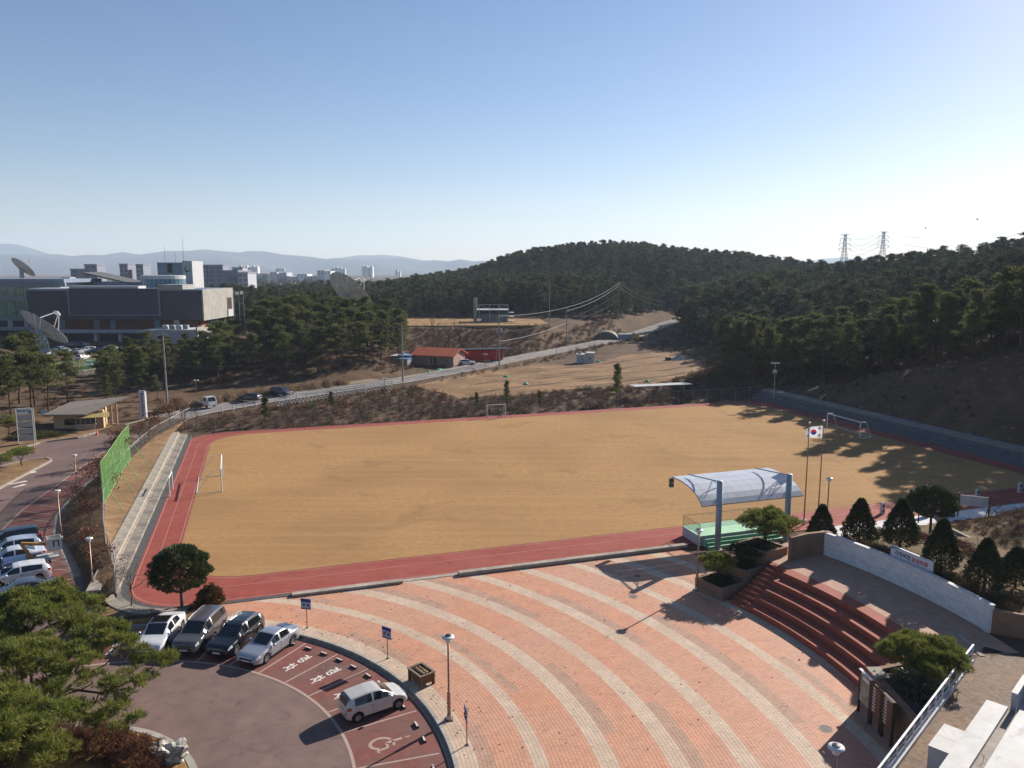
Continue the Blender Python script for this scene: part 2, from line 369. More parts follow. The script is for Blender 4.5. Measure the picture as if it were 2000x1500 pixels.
m_tile = M('grey_drain_tile', (.075, .073, .072), .8, .25, 3, .3)
m_dirt = M('brown_dirt', (.235, .145, .075), .95, .25, 1.4, .1, bump=.5, bscale=9, col2=(.15, .09, .05), scale2=.25, amt2=.7)
tr = MB().prism([p[:2] for p in rrect(-10.6, 88.6, 57.4, 121.4, 5.0)], -.5, 0.0).build('running_track', m_track)
tag(tr, 'red rubber running track round the dry lawn', 'track', kind='structure')
lw = MB().prism([p[:2] for p in rrect(-7.7, 85.6, 62.0, 118.9, 6.0)], -.2, 0.012).build('sports_lawn', m_lawn)
tag(lw, 'big dry golden lawn of the sports ground', 'lawn', kind='structure')
# worn lane lines are parts of the track
def lane(e0, e1, n0, n1, r, w=.06, name='lane_line'):
    a = rrect(e0, e1, n0, n1, r); b = rrect(e0 + w, e1 - w, n0 + w, n1 - w, r - w)
    strip(name, a + a[:1], b + b[:1], .006, .006, m_line, parent=tr)
lane(-7.95, 85.85, 61.75, 119.15, 6.2); lane(-9.3, 87.3, 60.2, 120.0, 7.0, .05); lane(-10.45, 88.45, 57.6, 121.2, 5.0, .07)

def en_strip(mb, e0, e1, n0, n1, z0, z1): mb.prism([E(e0, n0)[:2], E(e1, n0)[:2], E(e1, n1)[:2], E(e0, n1)[:2]], z0, z1)
# low terrace on the left: grey drain tiles, then two concrete steps made of cast blocks
ter = empty('spectator_terrace', E(-11.5, 90), 0, 'low weathered concrete terrace steps along the left end of the track', 'terrace steps')
def terrace_block(name, e0, e1, n0, n1, z1, mat, parent):
    c = E((e0 + e1) / 2, (n0 + n1) / 2); mb = MB()
    P = [E(e0, n0) - c, E(e1, n0) - c, E(e1, n1) - c, E(e0, n1) - c]
    mb.prism([p[:2] for p in P], -.4, z1); o = mb.build(name, mat, parent); o.location = c - parent.location; return o
for k, (e0, e1, z1, mat, nm) in enumerate(((-11.25, -10.62, .015, m_tile, 'drain_tile'), (-12.15, -11.26, .30, m_concd, 'step_block'), (-12.35, -12.16, .36, m_conc, 'step_edge'), (-13.3, -12.36, .62, m_conc, 'coping_block'))):
    n = 61.0; L = (2.0, 4.0, 6.0, 2.4)[k]
    while n < 120.5:
        terrace_block(nm, e0, e1, n + .012, min(n + L, 120.8) - .012, z1 + random.uniform(-.012, .012), mat, ter); n += L
# rounded concrete end of the terrace at the near corner
cc = E(-5.6, 62.4); a0 = math.atan2(.309, .951) + math.pi
for r0, r1, z1, mat, nm in ((5.02, 5.55, .015, m_tile, 'drain_tile'), (5.56, 6.0, .12, m_concd, 'step_block'), (6.01, 6.75, .18, m_conc, 'coping_block')):
    for k in range(7):
        mb = MB(); ring(mb, (cc.x, cc.y), r0, r1, a0 + .03 + k * .21, a0 + .03 + (k + 1) * .21 - .004, 4, -.4, z1); o = mb.build(nm, mat, ter); o.location = -ter.location
# dirt strip to the fence, bank outside it, dirt corner with the trees
A = resample(fence_l, 30); B = resample([E(-13.3, 121), E(-13.3, 62.4)] + [(cc.x + 6.8 * math.cos(a0 + k * .16), cc.y + 6.8 * math.sin(a0 + k * .16)) for k in range(1, 4)], 30)
strip('dirt_strip', A, B, .95, .55, m_dirt, 3, label='bare dirt strip between the wire fence and the terrace', cat='dirt')
m_bank = M('bank_litter', (.125, .075, .04), .95, .4, 1.3, .1, bump=.9, bscale=3.5, col2=(.06, .04, .025), scale2=.5, amt2=.8)
K2 = resample(kerb_l, 40)
strip('fence_bank', resample(fence_l, 40), offset(K2, -.3), .93, 0.02, m_bank, 6, label='bank of dead leaves between the car park and the fence', cat='bank', bend=.15)
sheet('corner_dirt', [(-28.9, 53.2), (-30.2, 55.9)] + [(cc.x + 6.6 * math.cos(a0 + .3 + k * .15), cc.y + 6.6 * math.sin(a0 + .3 + k * .15)) for k in range(9)] + [(-20.7, 53.6), (-22.6, 50.4), (-27.4, 49.6), (-29.5, 51.2)], .12, m_dirt, 'bare dirt corner below the terrace with small trees', 'dirt')

# ---------------------------------------------------------------- roads and car parks
m_asph = M('asphalt', (.175, .115, .097), .9, .14, 1.1, .25, bump=.25, bscale=30, col2=(.13, .085, .073), scale2=.12, amt2=.8, stain=(.8, (.085, .06, .052), .5), crack=(.12, (.11, .075, .064), .003))
m_grey = M('road_asphalt', (.16, .145, .135), .92, .15, .8, .2, bump=.2, bscale=20, col2=(.23, .21, .19), scale2=.06, amt2=.7)
m_stall = M('red_stall_paint', (.185, .066, .052), .85, .16, 2.2, .25, bump=.2, bscale=25, col2=(.155, .085, .07), scale2=.4, amt2=.8, stain=(1.1, (.09, .05, .042), .55))
m_mark = M('road_marking', (.36, .26, .215), .8, .18, 8)
m_white = M('white_marking', (.62, .57, .52), .75, .12, 8)
lot = [(-125, -18), (-125, 30), (-100, 62), (-70, 92), (-67.5, 107), (-63, 110), (-62.5, 124), (-53, 126)] + [tuple(p[:2]) for p in K2[::3]] + [(-30.5, 49.0), (-28.6, 48.8)] + arc(PC, 19.55, R_(104), R_(-78), 60) + [(-17, -18)]
sheet('car_park', lot, ROADZ, m_asph, 'reddish grey asphalt of the car park and the entrance drive', 'asphalt', th=.2)
ENTRY = [(-58.5, 95), (-57, 112), (-56, 122)]
# stalls: red paint, arc line, radial lines, stencilled words
st = MB(); I = arc(PC, 15.0, R_(113), R_(-60), 70); O = arc(PC, 19.54, R_(113), R_(-60), 70)
vs = []; [vs.extend(((p[0], p[1], ROADZ + .004), (q[0], q[1], ROADZ + .004))) for p, q in zip(I, O)]
st.add(vs, [(2 * i, 2 * i + 2, 2 * i + 3, 2 * i + 1)[::-1] for i in range(70)]); o = st.build('stall_paint', m_stall); tag(o, 'dull red painted parking stalls in an arc', 'paint', kind='structure')
marks = empty('stall_markings', (PC[0], PC[1], ROADZ)); tag(marks, 'white lines and lettering of the curved parking stalls', 'markings', kind='structure')
def flat(name, pts, mat, parent, z, n=None):
    me = bpy.data.meshes.new(name); me.from_pydata([(p[0], p[1], 0) for p in pts], [], [tuple(range(len(pts)))]); me.update()
    if me.polygons[0].normal.z < 0: me.flip_normals()
    o = link(name, me, parent, mat); o.location = Vector((0, 0, z)) - (parent.location if parent else Vector((0, 0, 0))); return o
for k in range(44):
    a, b = R_(113 - k * 4.0), R_(113 - (k + 1) * 4.0)
    if k % 1 == 0: flat('arc_line', arc(PC, 14.93, a, b, 3) + arc(PC, 15.1, b, a, 3), m_mark, marks, ROADZ + .009)
STALL_A = [107, 98.3, 89.7, 81.1, 72.4, 63.7, 55.3, 46.5, 38.0, 29.4, 17.0, 5.5, -6, -17, -28]
for a in STALL_A:
    t = R_(a); d = Vector((math.cos(t), math.sin(t), 0)); s = Vector((-d.y, d.x, 0)) * .055; p = Vector((PC[0], PC[1], 0)) + d * 15.12; q = Vector((PC[0], PC[1], 0)) + d * 19.25
    flat('stall_line', [p - s, q - s, q + s, p + s], m_mark, marks, ROADZ + .009)
def stencil(body, ang, r, sx, sy, bold=.03):
    me = text_mesh(body, 1.0, 'stall_lettering', bold); o = link('stall_lettering', me, marks, m_white); t = R_(ang)
    o.scale = (sx, sy, 1); o.rotation_euler = (0, 0, t - math.pi / 2)
    o.location = Vector((math.cos(t) * r, math.sin(t) * r, .0095))
for a0_, a1_ in ((63.7, 55.3), (55.3, 46.5), (46.5, 38), (107, 98.3)):
    am = (a0_ + a1_) / 2
    stencil('경', am, 17.6, .66, 1.05, .02); stencil('차', am, 16.4, .66, 1.05, .02)
# wheelchair symbol
def stroke(pts, w):
    P = [Vector((p[0], p[1], 0)) for p in pts]; L = offset(P, w / 2); Rr = offset(P, -w / 2); return L + Rr[::-1]
am = R_(22.5); sym = empty('wheelchair_symbol', Vector((math.cos(am) * 17.0, math.sin(am) * 17.0, .0)), am - math.pi / 2); sym.parent = marks
for nm, pts, w in (('wheel_arc', [(.35 * math.cos(R_(a)) - .08, .42 * math.sin(R_(a)) - .28) for a in range(110, 345, 18)], .13), ('torso', [(-.12, .55), (-.06, .12), (-.02, -.1)], .14), ('arm', [(-.08, .2), (.22, .16)], .11),
                   ('thigh', [(-.03, -.08), (.28, -.1), (.36, -.5), (.5, -.47)], .12), ('head', [(-.17, .78), (-.1, .78)], .2)):
    me = bpy.data.meshes.new(nm); S = stroke(pts, w); me.from_pydata([(p.x * 1.3, p.y * 1.35, 0) for p in S], [], [(i, i + 1, len(S) - 2 - i, len(S) - 1 - i) for i in range(len(pts) - 1)]); me.update()
    if me.polygons[0].normal.z < 0: me.flip_normals()
    o = link(nm, me, sym, m_mark); o.location.z = .0092
# gutter and kerb of the plaza: cast stones one by one
m_kerb = M('kerb_stone', (.36, .33, .29), .9, .15, 3, .2, bump=.2, col2=(.24, .22, .19), scale2=1.2, amt2=.6)
m_gut = M('gutter_concrete', (.30, .255, .21), .9, .15, 3, .2, bump=.2, col2=(.21, .18, .15), scale2=1.0, amt2=.6)
kb = empty('plaza_kerb', (PC[0], PC[1], ROADZ)); tag(kb, 'curved pale kerb between the car park and the brick plaza', 'kerb', kind='structure')
for k in range(46):
    a, b = R_(112 - k * 3.2), R_(112 - (k + 1) * 3.2 + .06)
    for nm, r0, r1, z1, mt in (('gutter_stone', 19.5, 19.74, .012, m_gut), ('kerb_stone', 19.75, 19.95, .215, m_kerb)):
        mb = MB(); ring(mb, (0, 0), r0, r1, a, b, 3, -.2, z1); mb.build(nm, mt, kb)

# ---------------------------------------------------------------- brick plaza laid in arcs
pl = [(-27.5, 49.3)] + arc(PC, 19.96, R_(106), R_(-75), 50) + [(30, 9), (30, 33), (23, 41), (22.5, 52), (26, 62), (31.5, 70.2)] + [tuple(E(e, 57.25)[:2]) for e in range(49, -4, -8)] + [(-20.6, 53.4)]
m_joint = M('paver_joint', (.10, .062, .045), .95, .2, 6, .1)
plaza = MB().prism(pl, -.35, -.010).build('plaza', m_joint); tag(plaza, 'brick plaza paved in red and cream arcs', 'plaza', kind='structure')
m_pl = M('cream_paver', (.58, .435, .315), .75, .10, 1.2, .35, attr='tone', col2=(.50, .35, .245), scale2=.25, amt2=.6, stain=(.4, (.47, .35, .25), .3))
m_pr = M('red_paver', (.565, .268, .158), .72, .09, .9, .4, attr='tone', col2=(.53, .30, .195), scale2=.10, amt2=.7, stain=(.35, (.44, .225, .14), .35))
m_pb = M('brown_paver', (.44, .265, .18), .75, .12, 1.2, .35, attr='tone')
rows = {0: [], 1: [], 2: []}; tone = {0: [], 1: [], 2: []}
PAVER_R = .2
for i in range(0, 150):
    r0 = 19.96 + i * PAVER_R; r1 = r0 + PAVER_R - .012; rm = r0 + PAVER_R / 2; ph = (r0 - 19.96) % 3.4
    n = int((R_(106) + R_(72)) * rm / .1); a = R_(106) - (np.arange(n) + (i % 2) * .5) * (.1 / rm)
    cx, cy = PC[0] + rm * np.cos(a), PC[1] + rm * np.sin(a); ok = (cy > 24) & inpoly(cx, cy, pl) & ((np.hypot(cx - AC[0], cy - AC[1]) < 28.75) | (np.arctan2(cy - AC[1], cx - AC[0]) > R_(33.4)))
    a = a[ok]
    if not len(a): continue
    da = (.1 - .005) / rm
    lt = ph < 1.0 - 1e-6 and i >= 0
    if i < 6: lt = i < 5
    patch = np.zeros(len(a), bool)
    if 1.0 <= ph < 1.65:                     # stretches of replaced brown pavers beside the cream bands
        patch = np.sin(a * 9 + i // 17 * 2.1) + .35 * np.sin(a * 40 + i // 17) > .1
    for kind, sel in ((0, np.full(len(a), lt)), (1, ~patch & (not lt)), (2, patch & (not lt))):
        aa = a[sel]
        if not len(aa): continue
        q = np.stack([np.stack([r * np.cos(x), r * np.sin(x)], 1) for r, x in ((r0, aa), (r1, aa), (r1, aa - da), (r0, aa - da))], 1) + np.array(PC)
        rows[kind].append(q); tone[kind].append(np.clip(NR.normal(.89, .045, len(aa)) + (NR.rand(len(aa)) < .012) * -.2, .4, 1))
for kind, mt, nm in ((0, m_pl, 'cream_pavers'), (1, m_pr, 'red_pavers'), (2, m_pb, 'brown_pavers')):
    q = np.concatenate(rows[kind]); tn = np.concatenate(tone[kind]); n = len(q); zt = NR.normal(0, .0012, n)
    top = np.concatenate([q, np.broadcast_to(zt[:, None, None], (n, 4, 1))], 2); bot = np.concatenate([q, np.full((n, 4, 1), -.02)], 2)
    V = np.concatenate([top, bot], 1).reshape(-1, 3); b = (np.arange(n) * 8)[:, None]
    f = np.concatenate([b + np.array(c) for c in ((3, 2, 1, 0), (0, 1, 5, 4), (1, 2, 6, 5), (2, 3, 7, 6), (3, 0, 4, 7))], 0)
    o = link(nm, np_mesh(nm, V, f, mt, {'tone': ('FACE', np.tile(tn, 5))}), plaza); o['kind'] = 'stuff'
# concrete edge along the track: kerb stones with two low seat walls on top
edge = empty('plaza_edge', E(15, 57)); tag(edge, 'pale concrete edging between the plaza and the running track', 'edging', kind='structure')
e = -3.5
while e < 34.5:
    mb = MB(); c = E(e + 1, 57.12); P = [E(e + .01, 56.9) - c, E(e + 1.99, 56.9) - c, E(e + 1.99, 57.38) - c, E(e + .01, 57.38) - c]
    mb.prism([p[:2] for p in P], -.3, .035); o = mb.build('edge_stone', m_conc if e > .5 else m_tile, edge); o.location = c - edge.location; e += 2
for e0, e1, z1 in ((1.2, 9.5, .22), (14.0, 34.6, .30)):
    o = empty('seat_wall', E((e0 + e1) / 2, 56.9), math.atan2(.309, .951), 'low concrete seat wall between track and plaza, ' + ('shorter piece nearer the parked cars' if e1 < 12 else 'longer piece running to the covered stage'), 'low wall', 'seat walls beside the track')
    L = e1 - e0; n = int(L / 2.1)
    for k in range(n):
        mb = MB(); mb.box(-L / 2 + k * L / n + .008, -L / 2 + (k + 1) * L / n - .008, -.3, .22, .03, z1 + random.uniform(-.01, .01)); mb.build('wall_block', m_conc, o)
# road behind the ground: asphalt, edge lines, low kerb
rd = resample(back_road, 90)
def rz(p): return (max(0, p.y - 290) * .055) - .185 * max(0, min(1, (130 - p.y) / 7))
strip('back_road', offset(rd, 3.1), offset(rd, -3.1), [rz(p) for p in rd], [rz(p) for p in rd], m_grey, 4, label='two-lane grey road running behind the sports ground', cat='road')
rl = empty('road_lines', (0, 0, 0)); tag(rl, 'pale edge lines and worn centre line of the back road', 'markings', kind='structure')
for d in (2.75, -2.75): strip('edge_line', offset(rd, d + .08), offset(rd, d - .08), [rz(p) + .01 for p in rd], [rz(p) + .01 for p in rd], m_white, 1, parent=rl)
r2 = resample(back_road, 180)
for k in range(0, 176, 4): strip('centre_line', offset(r2[k:k + 3], .07), offset(r2[k:k + 3], -.07), [rz(p) + .01 for p in r2[k:k + 3]], [rz(p) + .01 for p in r2[k:k + 3]], m_white, 1, parent=rl)
for d, nm in ((3.35, 'far'), (-3.35, 'near')):
    kk = empty('road_kerb', (0, 0, 0)); tag(kk, 'low concrete kerb on the %s side of the back road' % nm, 'kerb', kind='structure')
    q = offset(resample(back_road, 120), d)
    for k in range(0, 119):
        if d < 0 and k < 30: continue
        mb = MB(); mb.bar((q[k].x, q[k].y, rz(q[k]) + .02), (q[k + 1].x * .985 + q[k].x * .015, q[k + 1].y * .985 + q[k].y * .015, rz(q[k + 1]) + .02), .35, .22); mb.build('kerb_stone', m_conc, kk)
# lay-by gravel left of the road
sheet('gravel_layby', [(-70, 128), (-62, 129.5), (-55, 138), (-46, 150), (-36, 160.5), (-29, 169.5), (-33, 172), (-42, 166), (-52, 154), (-62, 143), (-72, 133)], .12, M('layby_gravel', (.24, .18, .125), .95, .2, 1.2, .1, bump=.4, col2=(.16, .12, .085), scale2=.15, amt2=.7), 'sandy gravel lay-by beside the road at the foot of the trees', 'gravel')
# stalls along the entrance drive
KL = [k for k in K2]
SA = resample([(-56.2, 108), (-54.5, 97), (-52.0, 85), (-50.2, 76), (-47.8, 68.5), (-43, 61), (-37, 54)], 26); SB = offset(resample(kerb_l[1:], 26), -1.1)
strip('drive_stall_paint', SA, [p for p in SB], ROADZ + .004, ROADZ + .004, m_stall, 2, label='red painted parking stalls along the entrance drive', cat='paint')
dm = empty('drive_markings', (0, 0, 0)); tag(dm, 'white stall lines along the entrance drive', 'markings', kind='structure')
strip('stall_front_line', offset(SA, .08), offset(SA, -.08), ROADZ + .01, ROADZ + .01, m_mark, 1, parent=dm)
for k in range(0, 26):
    a, b = SA[k], SB[k]; d = (b - a).normalized(); s = Vector((-d.y, d.x, 0)) * .05
    flat('stall_line', [a - s, b - s, b + s, a + s], m_mark, dm, ROADZ + .0095)
for (x, y), (x2, y2) in (((-57.8, 85.5), (-56.6, 87.0)), ((-59.2, 89.5), (-58.1, 91.2)), ((-56.4, 84.2), (-55.9, 85.6))):
    d = Vector((x2 - x, y2 - y, 0)); s = Vector((-d.y, d.x, 0)).normalized() * .3; a = Vector((x, y, 0)); b = a + d
    flat('road_arrow', [a - s * .4, b - s, b + s, a + s * .4], m_white, dm, ROADZ + .0095)
# granite kerb at the foot of the bank
gk = empty('bank_kerb', (0, 0, ROADZ)); tag(gk, 'granite kerb stones at the foot of the leafy bank', 'kerb', kind='structure')
Q = resample(kerb_l, 76)
for k in range(75): mb = MB(); a, b = Q[k], Q[k + 1]; d = (b - a) * .008; mb.bar(a + d + Vector((0, 0, .12)), b - d + Vector((0, 0, .12)), .3, .3); mb.build('kerb_stone', m_kerb, gk)
gd = strip('gutter', offset(K2, -.2)[:36], offset(K2, -.9)[:36], ROADZ + .006, ROADZ + .006, m_gut, 1, label='grey concrete gutter along the bank kerb', cat='gutter')
# ---------------------------------------------------------------- far hills, city, air
def ridge(name, label, pts, D, depth, mat, seed, rough):
    """hill chain: crest follows measured bearings/heights at distance D, falls away in front and behind"""
    rs = np.random.RandomState(seed); us = np.array([p[0] for p in pts], float); vs_ = np.array([p[1] for p in pts], float)
    U = np.linspace(us[0], us[-1], 260); Vv = np.interp(U, us, vs_)
    x = (U - 1000) / F_ * D; hc = CAMH + (530 - Vv) / F_ * D
    k = np.linspace(-1, 1, 25); ph = rs.rand(8) * 6.28; fr = rs.uniform(.0012, .009, 8)
    V = []
    for t in k:
        fall = (1 - abs(t)) ** .85
        spur = sum(math.sin(1) * np.sin(x * f + p + t * (2 + 3 * f * 300)) for f, p in zip(fr, ph)) * rough * (1 - fall) * fall * 4
        V.append(np.stack([x + t * 120 * np.sin(x * .002 + t * 3), np.full_like(x, D + t * depth), np.maximum(-8, hc * fall + spur * hc.max() / 8) - 4 * (abs(t) == 1)], 1))
    V = np.array(V); ny, nx = V.shape[:2]; ii = np.arange(nx * ny).reshape(ny, nx)
    f = np.stack([ii[:-1, :-1].ravel(), ii[:-1, 1:].ravel(), ii[1:, 1:].ravel(), ii[1:, :-1].ravel()], 1)
    o = link(name, np_mesh(name, V.reshape(-1, 3), f, mat, smooth=True)); tag(o, label, 'mountains', kind='structure'); return o
m_mtn = M('mountain_forest', (.075, .075, .055), .95, .3, .012, .1)
ridge('mountains', 'long blue mountain chain on the horizon', [(-700, 520), (-300, 505), (-60, 503), (60, 500), (110, 497.5), (130, 497), (150, 501), (185, 498), (212, 499), (250, 493), (282, 498), (335, 491), (375, 491), (410, 488), (437, 491),
    (475, 494), (492, 491), (525, 492), (555, 497.5), (612, 502), (645, 507), (662, 504), (690, 506), (740, 507), (790, 505), (830, 511), (850, 509), (875, 512), (900, 508), (925, 512.5), (945, 510), (970, 514), (1040, 519), (1100, 522), (1300, 528)], 7000, 1500, m_mtn, 3, .5)
ridge('mountain_peak', 'broad higher mountain behind the left end of the chain', [(-900, 512), (-400, 500), (-150, 490), (0, 480), (25, 477), (50, 479), (75, 486), (110, 497), (150, 506), (200, 514), (300, 526)], 8300, 1000, m_mtn, 5, .3)
ridge('mountains_behind', 'faint second mountain line behind the chain', [(560, 520), (660, 506), (690, 501), (707, 499), (730, 499.5), (750, 498), (770, 500), (790, 502), (825, 508), (860, 512), (930, 512), (960, 509), (1000, 513), (1100, 522), (1500, 520), (1600, 506), (1640, 503), (1660, 506), (1690, 503), (1720, 508), (1800, 512), (2100, 515), (2400, 524)], 8600, 900, m_mtn, 9, .3)
# town on the plain
m_cw = M('city_white', (.62, .61, .60), .85, .08, .05); m_cg = M('city_grey', (.36, .37, .40), .85, .1, .05); m_cr = M('city_roof', (.42, .13, .07), .85, .15, .05); m_win = M('city_window', (.05, .06, .08), .25, .1, 1, .5)
def block(name, u0, u1, vt, vb, D, depth, mat, label, cat='building', group=None, floors=0, roof=None, rz=0.0):
    a, b = GY(u0, vb, D), GY(u1, vb, D); w = b.x - a.x; h = (vb - vt) / F_ * D; z0 = tz((a.x + b.x) / 2, D) - 1; zt = GY(u0, vt, D).z
    t = empty(name, ((a.x + b.x) / 2, D, z0), rz, label, cat, group)
    MB().box(-w / 2, w / 2, 0, depth, 0, zt - z0).build('wall', mat, t)
    rf = MB().box(-w / 2 - .3, w / 2 + .3, -.3, depth + .3, zt - z0, zt - z0 + .9).build('roof', roof or m_cg, t)
    if floors:
        H = zt - z0; n = max(2, int(w / 5))
        if h > 25: MB().box(-w * .2, w * .15, depth * .3, depth * .7, H + .9, H + 4.5).build('lift_house', mat, t)
        m = MB()
        for k in range(floors):
            zz = H - (k + .5) * min(H / floors, 3.4)
            if zz < 1: break
            for q in range(n): m.box(-w / 2 + (q + .25) * w / n, -w / 2 + (q + .75) * w / n, -.06, .1, zz - .7, zz + .8)
        if m.v: m.build('windows', m_win, t)['kind'] = 'stuff'
    return t
rs = random.Random(5)
for k, (u0, u1, vt) in enumerate(((467, 472, 519), (473, 478, 521), (480, 484, 520), (486, 490, 522), (493, 497, 520), (499, 504, 521), (647, 653, 525), (655, 660, 523), (661, 668, 524), (670, 674, 525), (707, 712, 521), (713, 718, 520), (719, 723, 523), (724, 728, 521), (772, 777, 528), (779, 782, 530))):
    g = ('left of the factories', 'beyond the white factories', 'between dish and mountains', 'small group by the wooded hill')[0 if k < 6 else 1 if k < 10 else 2 if k < 14 else 3]
    block('apartment_tower', u0, u1, vt, 541, 2600, 22, m_cw if k % 3 else m_cg, 'hazy apartment tower on the plain, %s of the cluster %s' % (('first', 'second', 'third', 'fourth', 'fifth', 'sixth')[k - (0, 6, 10, 14)[0 if k < 6 else 1 if k < 10 else 2 if k < 14 else 3]], g), 'building', 'far apartment towers', 6)
fac = [(487, 513, 541, 549, 0), (512, 529, 537, 548, 1), (541, 566, 540, 551, 2), (566, 582, 541, 552, 3), (580, 600, 536, 544, 0), (595, 618, 543, 556, 2), (600, 612, 540, 546, 0), (620, 634, 529, 543, 2), (573, 580, 547, 556, 0), (634, 646, 530, 543, 1), (545, 560, 533, 540, 2), (528, 541, 532, 540, 2), (500, 522, 535, 541, 4), (606, 622, 552, 560, 3)]
words = ('long white factory hall', 'white factory hall with bright end wall', 'grey flat factory', 'low grey warehouse', 'white hall with orange roof')
pos = ('beside the grey apartments', 'at the end of the orange roof', 'below the silos', 'in front of the trees', 'behind the grey flat factory', 'left of the big dish', 'with bright parapet', 'with a stepped tower', 'half hidden by pines', 'right of the stepped tower', 'behind the row of silos', 'left of the silos', 'above the wooded slope', 'nearest the pine crowns')
for (u0, u1, vt, vb, c), ps in zip(fac, pos): block('factory', u0, u1, vt, vb + 3, 1500, 40, (m_cw, m_cw, m_cg, m_cg, m_cw)[c], words[c] + ' ' + ps, 'factory', 'factories on the plain', 2, m_cr if c == 4 else m_cg)
for k in range(6):
    p = GY(541 + k * 2.8, 536, 1550); o = MB().lathe([(2.6, 0), (2.6, 11), (1.5, 12.5), (.3, 13)], 12).build('silo', m_cw); o.location = (p.x, p.y, tz(p.x, p.y)); o.scale.z = (p.z + 5) / 13 + .35
    tag(o, 'white silo, number %s of a row behind the factories' % ('one', 'two', 'three', 'four', 'five', 'six')[k], 'silo', 'silos behind the factories')
# the air
hz = bpy.data.materials.new('air'); hz.use_nodes = True; nt = hz.node_tree
for n in list(nt.nodes):
    if n.type == 'BSDF_PRINCIPLED': nt.nodes.remove(n)
pv = nt.nodes.new('ShaderNodeVolumePrincipled'); pv.inputs['Color'].default_value = (.66, .81, 1, 1); pv.inputs['Density'].default_value = 1.1e-4; pv.inputs['Anisotropy'].default_value = .15
nt.links.new(pv.outputs[0], nt.nodes['Material Output'].inputs['Volume'])
o = MB().box(-10500, 10500, -320, 9900, -60, 420).build('haze', hz); tag(o, 'thin blue winter haze filling the whole view', 'haze', kind='stuff')
# ---------------------------------------------------------------- plant builders
m_bark = M('pine_bark', (.085, .058, .042), .95, .35, 3, .1, bump=.5)
m_barkg = M('grey_bark', (.11, .09, .072), .95, .3, 4, .1)
m_pine = M('pine_needles', (.098, .114, .034), .75, .45, .9, .25, rnd=.28, sub=.3, col2=(.15, .14, .045), scale2=.35, amt2=.7)
m_pinef = M('garden_pine_needles', (.135, .160, .028), .7, .45, 1.6, .3, sub=.32, col2=(.22, .215, .045), scale2=.8, amt2=.75)
m_hill = M('hill_needles', (.070, .086, .036), .8, .45, .6, .2, rnd=.5, sub=.2, col2=(.10, .095, .045), scale2=.2, amt2=.6)
m_yew = M('dark_evergreen', (.030, .042, .014), .75, .45, 2.5, .25, sub=.12, col2=(.07, .07, .02), scale2=1.2, amt2=.6)
m_holly = M('broad_evergreen', (.045, .065, .016), .55, .45, 2.5, .4, sub=.15, col2=(.09, .10, .025), scale2=1.0, amt2=.6)
m_twig = M('bare_twig', (.14, .098, .072), .95, .25, 2, .1, rnd=.2)
m_twigd = M('dark_twig', (.075, .052, .04), .95, .25, 2, .1, rnd=.2)
m_azalea = M('dry_azalea', (.115, .048, .03), .9, .35, 4, .15, sub=.1, col2=(.17, .08, .045), scale2=2, amt2=.6)
m_deadleaf = M('dead_leaf', (.15, .07, .038), .9, .35, 3, .15, sub=.15, rnd=.2)
m_drybush = M('dry_brush', (.125, .084, .052), .95, .35, 1.5, .1, sub=.15, rnd=.35)
m_reed = M('dry_reed', (.30, .21, .13), .95, .3, 1.5, .1, sub=.2, rnd=.25)
m_olive = M('olive_bush', (.10, .10, .038), .85, .35, 1.5, .2, sub=.2, rnd=.2)

def tufts(P, D, n, L, W, spread, rs):
    """n slim leaf triangles at each point P (k,3), fanned about direction D (k,3)"""
    k = len(P); d = np.repeat(D, n, 0) + rs.normal(0, spread, (k * n, 3)); d /= np.linalg.norm(d, axis=1, keepdims=True) + 1e-9
    p = np.repeat(P, n, 0) + rs.normal(0, L * .18, (k * n, 3)); s = np.cross(d, rs.normal(0, 1, (k * n, 3))); s /= np.linalg.norm(s, axis=1, keepdims=True) + 1e-9
    l = L * rs.uniform(.65, 1.2, (k * n, 1)); w = W * rs.uniform(.7, 1.3, (k * n, 1))
    return np.stack([p - s * w, p + s * w, p + d * l], 1)
def tri_mesh(name, T, mat):
    T = np.concatenate(T) if isinstance(T, list) else T
    return np_mesh(name, T.reshape(-1, 3), np.arange(len(T) * 3).reshape(-1, 3), mat)
def unit(a): return a / (np.linalg.norm(a, axis=-1, keepdims=True) + 1e-9)
